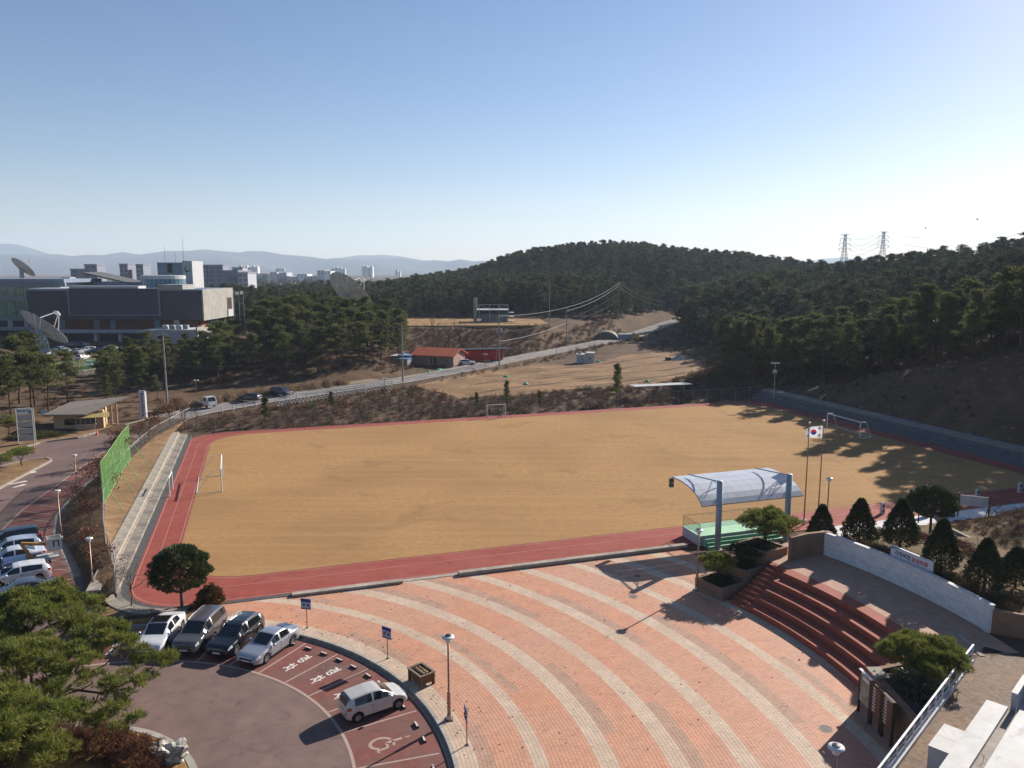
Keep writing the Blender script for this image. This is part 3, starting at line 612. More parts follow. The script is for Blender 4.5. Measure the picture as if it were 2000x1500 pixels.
def pine_protos(kind, H, seed, full):
    """forest pine: bare lower trunk, whorled limbs with flat needle pads; returns (trunk mesh, crown mesh, merged mesh)"""
    rs = np.random.RandomState(seed); mb = MB(); lean = rs.normal(0, .035, 2); cr = []
    base = rs.uniform(.30, .48) if full < 1.2 else rs.uniform(.16, .28)
    tp = lambda z: Vector((lean[0] * z + .25 * math.sin(z * .5 + seed), lean[1] * z + .2 * math.sin(z * .4 + seed * 2), z))
    pts = [tp(H * t) for t in np.linspace(0, 1, 8)]; mb.tube([p - pts[0] for p in pts], [H * .014 * (1 - .85 * t) + .015 for t in np.linspace(0, 1, 8)], 6)
    C = []; S = []
    nb = int(26 * full) if kind == 'near' else int(15 * full)
    for i in range(nb):
        t = base + (1 - base) * ((i + rs.rand()) / nb) ** .9; z = H * t
        prof = (.16 + .84 * math.sin(math.pi * min(1, (t - base) / (1 - base) * .72 + .25))) if full < 1.2 else (1.08 - (t - base) / (1 - base) * .88)
        r = H * .24 * prof * rs.uniform(.55, 1.2); a = rs.rand() * 6.283; st = tp(z) - pts[0]
        up = rs.uniform(-.12, .35) if t < .8 else rs.uniform(.2, .8)
        end = st + Vector((math.cos(a) * r, math.sin(a) * r, r * up)); mid = st.lerp(end, .5) + Vector((0, 0, -.06 * r))
        mb.tube([st, mid, end], [H * .004 + .012, .02, .01], 3, False)
        for q in (1.0, .68, .42) if kind == 'near' else (1.0, .6):
            c = st.lerp(end, q) + Vector(rs.normal(0, .18, 3)); C.append(c); S.append(rs.uniform(.55, 1.05) * H / 12 * (1.0 if kind == 'near' else 1.35))
    C.append(tp(H) - pts[0]); S.append(H / 18)
    C = np.array([tuple(c) for c in C]); S = np.array(S)[:, None]; m = 20 if kind == 'near' else 16
    off = unit(rs.normal(0, 1, (len(C) * m, 3))) * rs.rand(len(C) * m, 1) ** .4 * np.repeat(S, m, 0) * np.array([1, 1, .42])
    P = np.repeat(C, m, 0) + off; D = unit(off * np.array([1, 1, .6]) + np.array([0, 0, .55]) * np.repeat(S, m, 0))
    T = tufts(P, D, 4 if kind == 'near' else 3, .40 * H / 12 * (1 if kind == 'near' else 1.45), .085 * H / 12 * (1 if kind == 'near' else 1.5), .55, rs)
    return mb, T
def tree_thing(name, label, cat, group, trunk, crown, loc, rz, s, sz=None):
    t = empty(name, loc, rz, label, cat, group); t.scale = (s, s, sz or s)
    a = link('trunk', trunk, t)
    if crown: b = link('crown', crown, t)
    return t
PROTO = bpy.data.collections.new('plant_shapes')      # shapes for scattering only, not in the scene
def proto_obj(coll, name, mb, T, mt, mc):
    """one mesh with bark and leaves"""
    a = mb.mesh(name) if mb else None; V = np.zeros((0, 3)); faces = []; mi = []
    nv = 0; verts = []
    if a:
        for v in a.vertices: verts.append(tuple(v.co))
        for p in a.polygons: faces.append(tuple(p.vertices)); mi.append(0)
        nv = len(verts); bpy.data.meshes.remove(a)
    T = np.concatenate(T) if isinstance(T, list) else T
    verts += [tuple(x) for x in T.reshape(-1, 3)]; faces += [(nv + 3 * i, nv + 3 * i + 1, nv + 3 * i + 2) for i in range(len(T))]; mi += [1] * len(T)
    me = bpy.data.meshes.new(name); me.from_pydata(verts, [], faces); me.materials.append(mt); me.materials.append(mc); me.polygons.foreach_set('material_index', mi); me.update()
    o = bpy.data.objects.new(name, me); coll.objects.link(o); return o
def scatter(name, coll, pts, rot, scl, idx, label, cat, parent=None):
    """one stuff object: the collection's shapes instanced on points"""
    me = bpy.data.meshes.new(name); me.vertices.add(len(pts)); me.vertices.foreach_set('co', np.asarray(pts, np.float32).ravel())
    for an, ty, val in (('rot', 'FLOAT', rot), ('scl', 'FLOAT', scl), ('idx', 'INT', idx)):
        a = me.attributes.new(an, ty, 'POINT'); a.data.foreach_set('value', np.asarray(val, np.float32 if ty == 'FLOAT' else np.int32))
    o = link(name, me, parent); ng = bpy.data.node_groups.new(name, 'GeometryNodeTree')
    ng.interface.new_socket('Geometry', in_out='INPUT', socket_type='NodeSocketGeometry'); ng.interface.new_socket('Geometry', in_out='OUTPUT', socket_type='NodeSocketGeometry')
    N = ng.nodes; L = ng.links; gi = N.new('NodeGroupInput'); go = N.new('NodeGroupOutput'); ip = N.new('GeometryNodeInstanceOnPoints')
    ci = N.new('GeometryNodeCollectionInfo'); ci.inputs['Collection'].default_value = coll; ci.inputs['Separate Children'].default_value = True; ci.inputs['Reset Children'].default_value = True
    def na(nm, ty):
        x = N.new('GeometryNodeInputNamedAttribute'); x.data_type = ty; x.inputs['Name'].default_value = nm; return x.outputs['Attribute']
    cx = N.new('ShaderNodeCombineXYZ'); L.new(na('rot', 'FLOAT'), cx.inputs['Z'])
    L.new(gi.outputs[0], ip.inputs['Points']); L.new(ci.outputs[0], ip.inputs['Instance']); ip.inputs['Pick Instance'].default_value = True
    L.new(na('idx', 'INT'), ip.inputs['Instance Index']); L.new(cx.outputs[0], ip.inputs['Rotation']); L.new(na('scl', 'FLOAT'), ip.inputs['Scale'])
    L.new(ip.outputs[0], go.inputs[0]); md = o.modifiers.new('scatter', 'NODES'); md.node_group = ng
    tag(o, label, None if parent else cat, kind='stuff'); return o
def darts(poly, dmin, n, seed, holes=()):
    """blue-noise points in a polygon"""
    rs = np.random.RandomState(seed); P = np.array([p[:2] for p in poly]); lo, hi = P.min(0), P.max(0); out = []; cell = {}
    cand = lo + rs.rand(n, 2) * (hi - lo); ok = inpoly(cand[:, 0], cand[:, 1], poly)
    for h in holes: ok &= ~inpoly(cand[:, 0], cand[:, 1], h)
    for x, y in cand[ok]:
        k = (int(x // dmin), int(y // dmin)); bad = False
        for i in (-1, 0, 1):
            for j in (-1, 0, 1):
                for (a, b) in cell.get((k[0] + i, k[1] + j), ()):
                    if (a - x) ** 2 + (b - y) ** 2 < dmin * dmin: bad = True
        if not bad: cell.setdefault(k, []).append((x, y)); out.append((x, y))
    return np.array(out)
def dist_road(x, y): return min(((Vector((x, y, 0)) - p).length for p in rd))

# ---------------------------------------------------------------- pines
NEARP = []
for i in range(7):
    mb, T = pine_protos('near', 12, 20 + i, 1.0 if i < 4 else 1.5); NEARP.append((mb.mesh('pine_trunk'), tri_mesh('pine_crown', T, m_pine))); NEARP[-1][0].materials.append(m_bark)
HILLC = bpy.data.collections.new('hill_pine_shapes')
for i in range(6):
    mb, T = pine_protos('far', 12, 60 + i, 1.15 if i < 3 else 1.5); proto_obj(HILLC, 'hill_pine', mb, T, m_bark, m_hill)
def grove(poly, dmin, n, seed, hmin, hmax, lab, group, kinds, cap=999, edge=None):
    pts = darts(poly, dmin, n, seed); rs = random.Random(seed); out = []
    for x, y in pts:
        if dist_road(x, y) < 6.5: continue
        out.append((x, y))
    out = sorted(out, key=lambda p: math.hypot(*p))[:cap]
    for x, y in out:
        k = rs.choice(kinds); h = rs.uniform(hmin, hmax); s = h / 12
        tree_thing('pine_tree', lab(x, y) if callable(lab) else lab, 'pine tree', group, NEARP[k][0], NEARP[k][1], (x, y, tz(x, y) - .1), rs.uniform(0, 6.28), s * rs.uniform(.92, 1.12), s)
    return out
right_front = [(45, 168), (52, 160), (60, 147), (66.5, 139), (71.5, 126.5), (75.2, 112), (82, 94), (91, 72)]
def rb_label(x, y):
    i = min(range(len(right_front)), key=lambda k: (right_front[k][0] - x) ** 2 + (right_front[k][1] - y) ** 2); d = polydist(np.array([x]), np.array([y]), right_front + right_front[-2:0:-1])[0]
    return 'tall pine in the %s row of the right-hand wood, %s' % ('front' if d < 5 else 'second' if d < 11 else 'third' if d < 18 else 'rear', ('beside the stubble field', 'behind the far fence corner', 'behind the light pole', 'where the bank begins', 'on the lower bank crest', 'on the middle bank crest', 'on the high bank crest', 'at the right picture edge')[i])
def kn_label(x, y): return 'pine on the wooded knoll, %s and %s' % ('at the roadside foot' if y < 176 else 'half way up' if y < 196 else 'near the top' if y < 212 else 'at the back', 'next to the institute' if x < -58 else 'in the middle' if x < -44 else 'next to the farmhouse')
row = right_front + [(112, 70), (106, 100), (98, 125), (92, 145), (80, 165), (64, 178), (52, 182)]
grove(row, 3.4, 2600, 3, 9.0, 13.5, rb_label, 'pines on the right bank', (4, 5, 6, 4, 5, 6, 0), 150)
grove([(-64, 158), (-46, 166), (-33, 178), (-27, 186), (-29, 210), (-34, 226), (-62, 232), (-70, 214), (-62, 190)], 4.2, 1600, 5, 9.0, 12.0, kn_label, 'pines on the knoll', (0, 1, 2, 3, 3), 90)
grove([(-84, 150), (-70, 147), (-60, 160), (-64, 178), (-78, 192), (-90, 182), (-84, 166)], 3.8, 900, 6, 6.0, 8.6, lambda x, y: 'dark low pine in the thicket before the institute, ' + ('lay-by side' if y < 160 else 'middle' if y < 174 else 'building side') + (' near the retaining wall' if x < -76 else ' near the knoll'), 'pines before the institute', (0, 1, 2, 4, 5), 34)
grove([(-76, 112), (-72, 122), (-76, 133), (-86, 140), (-106, 138), (-110, 112), (-92, 100)], 4.4, 500, 8, 8, 11.5, lambda x, y: 'slender pine on the entrance slope, ' + ('beside the gatehouse' if x > -82 else 'behind the slatted sign' if x > -94 else 'at the left picture edge') + (', near the drive' if y < 118 else ', farther up' if y < 130 else ', below the wall'), 'pines at the entrance slope', (0, 1, 2, 3), 26)
for x, y, h in ((-72.5, 139, 6.5), (-66, 141, 4.5), (-70, 131, 5.5)):
    tree_thing('pine_tree', 'small thin pine alone on the brown slope behind the gatehouse, %s' % ('largest of three' if h > 6 else 'lowest of three' if h < 5 else 'nearest the gatehouse roof'), 'pine tree', 'young pines behind the gatehouse', NEARP[2][0], NEARP[2][1], (x, y, tz(x, y)), h, h / 12, h / 12)
hillpoly = [(-150, 300), (-60, 262), (-60, 300), (-14, 292), (20, 292), (40, 306), (62, 345), (82, 375), (100, 352), (78, 300), (66, 265), (58, 235), (62, 205), (56, 188), (66, 180), (82, 168), (96, 148), (104, 122), (114, 100), (116, 60), (330, 60), (360, 560), (260, 700), (-40, 700), (-160, 560)]
hp = darts(hillpoly, 3.0, 60000, 12); vis = np.array([math.degrees(abs(math.atan2(x, y))) < 42 for x, y in hp]); hp = hp[vis]
near_clear = np.array([dist_road(x, y) > 7.5 for x, y in hp]); hp = hp[near_clear]; hz_ = TZ(hp[:, 0], hp[:, 1])
scatter('forest', HILLC, np.column_stack([hp, hz_ - .2]), NR.rand(len(hp)) * 6.28, NR.uniform(.55, .95, len(hp)) * (1 + .22 * np.sin(hp[:, 0] * .045 + 1) * np.cos(hp[:, 1] * .038)), NR.randint(0, 6, len(hp)), 'dense dark pine forest covering the hills', 'forest')
vg = darts([(57, 262), (66, 252), (82, 256), (100, 285), (110, 330), (92, 352), (72, 314)], 3.2, 3000, 14); vg = vg[np.array([dist_road(x, y) > 6.5 for x, y in vg])]
scatter('valley_grove', HILLC, np.column_stack([vg, TZ(vg[:, 0], vg[:, 1]) - .2]), NR.rand(len(vg)) * 6.28, NR.uniform(.95, 1.4, len(vg)), NR.randint(0, 6, len(vg)), 'tall dark pine grove where the road leaves the valley', 'trees')
# belts of trees behind the institute and on the plain
bp = np.concatenate([darts([(-165, 285), (-128, 285), (-128, 300), (-165, 300)], 4, 300, 2), darts([(-118, 268), (-75, 268), (-72, 300), (-118, 300)], 4, 600, 3), darts([(-75, 250), (-30, 292), (-35, 420), (-110, 420)], 5, 2200, 4)])
scatter('tree_belt', HILLC, np.column_stack([bp, TZ(bp[:, 0], bp[:, 1]) - .2]), NR.rand(len(bp)) * 6.28, NR.uniform(.5, .8, len(bp)), NR.randint(0, 6, len(bp)), 'belt of pines behind the institute and the knoll', 'trees')
BAREC = bpy.data.collections.new('bare_tree_shapes')
def bare(H, seed, spread=.55, n0=5, depth=4, leaf=0.0, thick=.016, lmat=None):
    """leafless tree grown by forking"""
    rs = np.random.RandomState(seed); mb = MB(); L = []
    def grow(p, d, l, r, k):
        m = p + d * l * .5 + Vector(rs.normal(0, .05 * l, 3)); q = p + d * l; mb.tube([p, m, q], [r, r * .85, r * .65], 4 if k > 2 else 3, False)
        if k == 0: L.append(q); return
        for i in range(rs.randint(2, 4) if k < depth else n0):
            dd = (d + Vector(rs.normal(0, spread, 3)) + Vector((0, 0, .12))).normalized(); grow(p.lerp(q, rs.uniform(.55, 1.0)), dd, l * rs.uniform(.6, .82), r * .58, k - 1)
    grow(Vector((0, 0, 0)), Vector((0, 0, 1)), H * .33, H * thick, depth)
    T = None
    if leaf:
        P = np.array([tuple(x) for x in L]); P = np.repeat(P, int(leaf), 0) + rs.normal(0, .22, (len(P) * int(leaf), 3)); T = tufts(P, unit(rs.normal(0, 1, P.shape)), 1, .2, .07, .5, rs)
    return mb, T
for i in range(4):
    mb, T = bare(6.5 + i % 2, 90 + i, .5, 4, 4, 0, .014); proto_obj(BAREC, 'bare_tree', mb, np.zeros((0, 3, 3)), m_twig, m_deadleaf)
# ---------------------------------------------------------------- garden plants near the camera
def ell_tufts(c, r, dens, per, L, W, rs, lo=-.15, hollow=.5):
    """leaf tufts over the upper shell of an ellipsoid"""
    A = 2 * math.pi * ((r[0] * r[1]) ** 1.6 + (r[0] * r[2]) ** 1.6 + (r[1] * r[2]) ** 1.6) ** (1 / 1.6) / 1.8; n = max(6, int(A * dens))
    d = unit(rs.normal(0, 1, (n * 3, 3))); d = d[d[:, 2] > lo][:n]; k = len(d)
    lump = 1 + .13 * np.sin(d[:, :1] * 9 + c[0] * 5) * np.cos(d[:, 1:2] * 8 + c[1] * 3) + .08 * np.sin(d[:, 2:] * 14 + c[2])
    P = np.array(c) + d * np.array(r) * (hollow + (1 - hollow) * rs.rand(k, 1) ** .35) * lump
    return tufts(P, unit(d * np.array([.8, .8, .5]) + np.array([0, 0, .55])), per, L, W, .5, rs)
def limb_to(mb, a, b, r0, r1, rs, n=5):
    a, b = Vector(a), Vector(b); pts = [a.lerp(b, k / n) + (Vector(rs.normal(0, .07 * (b - a).length / 2, 3)) if 0 < k < n else Vector((0, 0, 0))) for k in range(n + 1)]
    mb.tube(pts, [lerp(r0, r1, k / n) for k in range(n + 1)], 6)
def garden_pine(label, loc, pads, fork, seed, dens=40, per=7, L=.22, W=.02, r0=.16, mat=None, name='garden_pine', cat='pine tree', group=None, rz=0):
    """sculpted pine: curved trunk, limbs that end in flat needle pads"""
    rs = np.random.RandomState(seed); t = empty(name, loc, rz, label, cat, group); mb = MB(); T = []
    fk = Vector(fork); limb_to(mb, (0, 0, -.1), fk, r0, r0 * .7, rs)
    for (x, y, z, a, b, c) in pads:
        limb_to(mb, fk + Vector(rs.normal(0, .06, 3)), (x, y, z - c * .5), r0 * .5, r0 * .14, rs)
        nsub = max(4, int(a * b * 9)); T.append(ell_tufts((x, y, z - c * .25), (a * .86, b * .86, c * .8), dens * .35, per, L, W, rs))
        for q in range(nsub):      # each pad is a cluster of small needle clumps
            ph_, rr_ = rs.rand() * 6.283, math.sqrt(rs.rand()); e_ = rs.uniform(.26, .42) * min(1, a / 1.1 + .25)
            T.append(ell_tufts((x + a * rr_ * math.cos(ph_), y + b * rr_ * math.sin(ph_), z + c * (1 - rr_ * rr_) * .9 + rs.normal(0, .08)), (e_, e_, e_ * .62), dens * .95, per, L, W, rs, -.3, .3))
    mb.build('trunk', m_bark, t); link('crown', tri_mesh('crown', T, mat or m_pinef), t); return t
def cone_tree(label, loc, H, R, seed, mat=None, shape='cone', cat='conifer', group=None, name='cone_tree', stem=.35):
    rs = np.random.RandomState(seed); t = empty(name, loc, rs.rand() * 6, label, cat, group); n = int(900 * H * R)
    u = rs.rand(n) ** .8; a = rs.rand(n) * 6.283
    if shape == 'cone': pr = np.minimum(1, (1 - u) * 1.25 + .04) ** .75 * np.minimum(1, .55 + u * 4)
    else: pr = np.sqrt(np.maximum(0, 1 - (2 * u - .82) ** 2 / 1.4)) * np.minimum(1, .45 + u * 3) * (u < .99)
    pr = pr * (1 + .12 * np.sin(a * 5 + u * 17) + .08 * np.sin(a * 11 - u * 23)); rr = R * pr * (.45 + .55 * rs.rand(n) ** .3)
    P = np.stack([rr * np.cos(a), rr * np.sin(a), stem + u * (H - stem)], 1); D = unit(np.stack([np.cos(a) * .6, np.sin(a) * .6, np.full(n, .75)], 1))
    T = tufts(P, D, 3, .17 if shape == 'cone' else .2, .035, .4, rs)
    MB().tube([(0, 0, -.1), (.02, 0, stem + .2), (0, .02, H * .6)], [.09 * H / 3, .075 * H / 3, .02], 7).build('trunk', m_barkg, t)
    link('crown', tri_mesh('crown', T, mat or m_yew), t); return t
def mound(name, label, loc, r, mat, seed, dens=60, per=5, L=.16, W=.012, cat='shrub', group=None, rz=0):
    rs = np.random.RandomState(seed); t = empty(name, loc, rz, label, cat, group)
    mb = MB()
    for k in range(9):
        a = rs.rand() * 6.28; mb.tube([(0, 0, -.05), (math.cos(a) * r[0] * .35, math.sin(a) * r[1] * .35, r[2] * .5), (math.cos(a) * r[0] * .7, math.sin(a) * r[1] * .7, r[2] * .62)], [.03, .02, .008], 4)
    mb.build('stems', m_twigd, t); link('foliage', tri_mesh('foliage', ell_tufts((0, 0, 0), r, dens, per, L, W, rs, -.02, .35), mat), t); return t

# round planting island in the car park
m_lawn2 = M('island_dry_grass', (.30, .17, .062), .95, .3, 2.2, .1, bump=.6, bscale=12, col2=(.17, .10, .045), scale2=.5, amt2=.7)
isl = MB().prism(arc(PC, 7.6, 0, 2 * math.pi - .05, 60), -.3, -.06).build('planting_island', m_lawn2); tag(isl, 'round planting island of dry grass in the car park', 'island', kind='structure')
ik = empty('island_kerb', (PC[0], PC[1], ROADZ)); tag(ik, 'curved kerb stones round the planting island', 'kerb', kind='structure')
for k in range(54):
    mb = MB(); ring(mb, (0, 0), 7.61, 7.95, k * 2 * math.pi / 54, (k + .985) * 2 * math.pi / 54, 3, -.2, .16); mb.build('kerb_stone', m_kerb, ik)
def polar(r, a, z=0): return (PC[0] + r * math.cos(R_(a)), PC[1] + r * math.sin(R_(a)), z)
for k, (r, a, sx, sy, h, rz_) in enumerate(((5.9, 52, 1.9, 1.25, 1.15, -38), (6.0, 78, 2.0, 1.2, 1.1, -12), (6.0, 104, 1.9, 1.2, 1.1, 14), (5.9, 130, 1.9, 1.2, 1.1, 40))):
    mound('azalea_hedge', 'brown leafless azalea mound in the planting island, ' + ('beside the white rock', 'under the pine branches', 'behind the middle pine', 'farthest from the rock')[k], polar(r, a, -.06), (sx, sy, h), m_azalea, 30 + k, 260, 4, .15, .012, 'shrub', 'azalea hedge of the island', R_(rz_))
# rock
bm = bmesh.new(); bmesh.ops.create_icosphere(bm, subdivisions=4, radius=1); rs_ = np.random.RandomState(4)
for v in bm.verts:
    n_ = v.co.normalized(); k = 1 + .16 * math.sin(n_.x * 7 + 1) * math.cos(n_.y * 6) + .10 * math.sin(n_.z * 13 + n_.x * 9) + .05 * math.sin(n_.x * 31 + n_.y * 23)
    m_ = max(abs(n_.x), abs(n_.y), abs(n_.z)); v.co = n_ / (m_ ** .75) * k
    v.co.x *= .78; v.co.y *= .5; v.co.z *= .52
me = bpy.data.meshes.new('rock'); bm.to_mesh(me); bm.free()
rock = link('rock', me, None, M('white_rock', (.42, .39, .34), .9, .5, 3.5, .2, bump=.9, bscale=7, col2=(.13, .12, .10), scale2=2.5, amt2=.8)); rock.location = polar(7.0, 44.5, .22); rock.rotation_euler = (0, .08, R_(20)); tag(rock, 'rugged white and grey rock at the island kerb', 'rock')
rs_ = np.random.RandomState(2)
def pads(n, cx, cy, cz, rx, ry, dz, pr, rs, flat=.33):
    out = []
    for k in range(n):
        a = k * 2.4 + rs.rand(); q = math.sqrt((k + .4) / n); s = pr * rs.uniform(.75, 1.15) * (1.15 - .35 * q)
        out.append((cx + rx * q * math.cos(a), cy + ry * q * math.sin(a), cz + dz * (1 - q * q) + rs.normal(0, .15), s, s * rs.uniform(.8, 1.1), s * flat))
    return out
garden_pine('big spreading pine at the edge of the car park, crown overlapping the parked grey sedan', (-29.4, 43.2, -.1), pads(17, .6, .4, 2.9, 4.0, 2.7, 1.3, 1.6, rs_), (-.2, .1, 1.7), 11, 52, 8, .26, .022, .2, group='big pines by the round car park')
garden_pine('wide pine with twisted bare limbs reaching over the car park', (-24.8, 36.2, -.1), pads(14, -.9, 1.0, 3.3, 4.2, 2.0, 1.3, 1.35, rs_) + [(5.0, .6, 3.1, 1.2, .9, .42), (4.2, -.8, 2.6, 1.3, 1.0, .5), (5.6, 2.2, 3.4, 1.2, .8, .4), (3.4, 2.9, 3.9, 1.5, 1.1, .5), (5.3, -1.4, 2.3, 1.1, .9, .42), (2.0, 3.8, 4.2, 1.5, 1.1, .5)], (.3, .2, 1.9), 12, 52, 8, .25, .021, .2, group='big pines by the round car park')
garden_pine('pine cut off by the lower left corner of the picture', (-22.6, 29.8, -.1), pads(15, .6, .2, 4.2, 2.9, 2.6, 1.5, 1.45, rs_), (-.1, .1, 2.2), 13, 60, 8, .23, .019, .2, group='big pines by the round car park')
# small trees on the dirt corner
mb, _t = bare(4.6, 7, .5, 5, 4, 0, .014); t = empty('bare_tree', (-27.5, 52.6, .1), 0, 'small leafless tree with grey trunk at the terrace corner', 'tree'); mb.build('trunk', m_barkg, t)
cone_tree('round clipped evergreen on a short trunk beside the white sedan', (-23.9, 52.7, .1), 4.35, 1.95, 5, m_holly, 'egg', 'evergreen tree', name='evergreen_tree', stem=1.2)
mound('low_shrub', 'small reddish green shrub beside the clipped evergreen', (-22.0, 53.2, .1), (.95, .9, 1.25), M('red_green_shrub', (.10, .055, .02), .8, .4, 3, .2, sub=.15, col2=(.06, .075, .02), scale2=2, amt2=.7), 8, 190, 4, .15, .03)
# low wall closing the stalls
o = MB().box(-2.4, 2.4, -.12, .12, -.3, .32).build('low_wall', m_tile); o.location = (-26.3, 50.6, 0); o.rotation_euler.z = R_(14); tag(o, 'low dark kerb wall behind the first parking stall', 'low wall')

# ---------------------------------------------------------------- seating steps, upper floor, walls
m_brown = M('brick_red_tread', (.30, .082, .05), .8, .12, 2.5, .25, bump=.15, col2=(.24, .07, .045), scale2=.7, amt2=.6)
m_upper = M('upper_paver', (.45, .27, .19), .8, .12, 1.5, .3, attr='tone')
def brick_mat(name, c1, c2, mort, sx=.2, sy=.065):
    m = bpy.data.materials.new(name); m.use_nodes = True; n = m.node_tree.nodes; l = m.node_tree.links; b = n['Principled BSDF']; b.inputs['Roughness'].default_value = .9
    tc = n.new('ShaderNodeTexCoord'); sp = n.new('ShaderNodeSeparateXYZ'); ad = n.new('ShaderNodeMath'); cb = n.new('ShaderNodeCombineXYZ'); bk = n.new('ShaderNodeTexBrick')
    l.new(tc.outputs['Object'], sp.inputs[0]); l.new(sp.outputs['X'], ad.inputs[0]); l.new(sp.outputs['Y'], ad.inputs[1]); l.new(ad.outputs[0], cb.inputs['X']); l.new(sp.outputs['Z'], cb.inputs['Y']); l.new(cb.outputs[0], bk.inputs['Vector'])
    bk.inputs['Scale'].default_value = 1; bk.inputs['Brick Width'].default_value = sx; bk.inputs['Row Height'].default_value = sy; bk.inputs['Mortar Size'].default_value = .008
    bk.inputs['Color1'].default_value = c1 + (1,); bk.inputs['Color2'].default_value = c2 + (1,); bk.inputs['Mortar'].default_value = mort + (1,)
    no = n.new('ShaderNodeTexNoise'); no.inputs['Scale'].default_value = .8; no.inputs['Detail'].default_value = 5; l.new(tc.outputs['Object'], no.inputs['Vector'])
    mx = n.new('ShaderNodeMix'); mx.data_type = 'RGBA'; mx.blend_type = 'MULTIPLY'; mx.inputs['Factor'].default_value = .6; l.new(bk.outputs['Color'], mx.inputs['A']); l.new(no.outputs['Fac'], mx.inputs['B'])
    l.new(mx.outputs['Result'], b.inputs['Base Color']); bp = n.new('ShaderNodeBump'); bp.inputs['Strength'].default_value = .5; bp.inputs['Distance'].default_value = .01; l.new(bk.outputs['Fac'], bp.inputs['Height']); bp.invert = True; l.new(bp.outputs['Normal'], b.inputs['Normal'])
    return m
m_brick = brick_mat('brown_brick', (.36, .20, .115), (.28, .15, .085), (.25, .20, .16))
RR = [28.4, 29.3, 30.15, 31.1, 32.1, 33.05]; TH = .42
steps = empty('seating_steps', (AC[0], AC[1], 0), 0, 'curved red-brown seating steps rising to the upper floor', 'steps')
for i in range(5):
    for k in range(9):
        a, b = R_(29.6 - k * 2.75), R_(29.6 - (k + 1) * 2.75 + .015)
        mb = MB(); ring(mb, (0, 0), RR[i], RR[i + 1] + .02, a, b, 5, -.1 if i == 0 else TH * i - .1, TH * (i + 1)); mb.build('tread_slab', m_brown, steps)
stair = empty('side_stairs', (AC[0], AC[1], 0), 0, 'narrow dark stairs between the seating steps and the brick planters', 'stairs')
for k in range(10):
    r0 = 28.4 + k * .465; mb = MB(); ring(mb, (0, 0), r0, r0 + .48, R_(32.6), R_(29.62), 3, max(-.1, TH / 2 * k - .1), TH / 2 * (k + 1) - .004); mb.build('stair_tread', m_brown, stair)
fl = MB(); ring(fl, (AC[0], AC[1]), 33.0, 37.75, R_(36.0), R_(6.0), 40, -.2, 2.085); upper = fl.build('upper_floor', m_joint); tag(upper, 'paved upper floor behind the seating steps', 'floor', kind='structure')
Q = []; tn = []
for i in range(23):
    r0 = 33.06 + i * .2; a = np.arange(R_(36), R_(6), -.1 / r0); da = .094 / r0
    Q.append(np.stack([np.stack([r * np.cos(x), r * np.sin(x)], 1) for r, x in ((r0, a), (r0 + .19, a), (r0 + .19, a - da), (r0, a - da))], 1) + np.array(AC)); tn.append(np.clip(NR.normal(.87, .06, len(a)), .4, 1))
def paver_obj(name, Q, tn, z, mat, parent, dep=.02):
    q = np.concatenate(Q); t = np.concatenate(tn); n = len(q)
    V = np.concatenate([np.concatenate([q, np.full((n, 4, 1), z)], 2), np.concatenate([q, np.full((n, 4, 1), z - dep)], 2)], 1).reshape(-1, 3); b = (np.arange(n) * 8)[:, None]
    f = np.concatenate([b + np.array(c) for c in ((3, 2, 1, 0), (0, 1, 5, 4), (1, 2, 6, 5), (2, 3, 7, 6), (3, 0, 4, 7))], 0)
    o = link(name, np_mesh(name, V, f, mat, {'tone': ('FACE', np.tile(t, 5))}), parent); o['kind'] = 'stuff'; return o
paver_obj('floor_pavers', Q, tn, 2.1, m_upper, upper)
# white block wall
m_wb = M('white_block', (.66, .64, .63), .85, .10, 3, .25, rnd=.10, bump=.3, bscale=14); m_wm = M('white_mortar', (.34, .32, .31), .9, .1, 5)
ww = empty('white_block_wall', (AC[0], AC[1], 2.1), 0, 'long curved white-painted block wall behind the upper floor', 'wall')
mb = MB(); ring(mb, (0, 0), 37.74, 37.96, R_(31.2), R_(10.0), 40, -.3, 1.74); mb.build('wall_core', m_wm, ww)
WA = R_(21.2); cols = 34
bl = MB(); ring(bl, (0, 0), 37.70, 37.78, -(.4 - .008) / 2 / 37.7, (.4 - .008) / 2 / 37.7, 1, 0, .187); blm = bl.mesh('block'); blm.materials.append(m_wb)
for rw in range(9):
    for k in range(cols - (rw % 2)):
        o = link('block', blm, ww); o.rotation_euler.z = R_(10.0) + (k + .5 + .5 * (rw % 2)) * WA / cols; o.location.z = .004 + rw * .195; o.location.x = 0
for a_ in (31.2, 9.98): mb = MB(); ring(mb, (0, 0), 37.67, 37.97, R_(a_) - .006, R_(a_) + .006, 1, -.2, 1.741); mb.build('end_post', m_wb, ww)
mb = MB(); ring(mb, (0, 0), 37.66, 38.0, R_(31.6), R_(9.6), 40, 1.742, 1.80); mb.build('coping', M('white_coping', (.6, .58, .56), .8, .1, 3), ww)
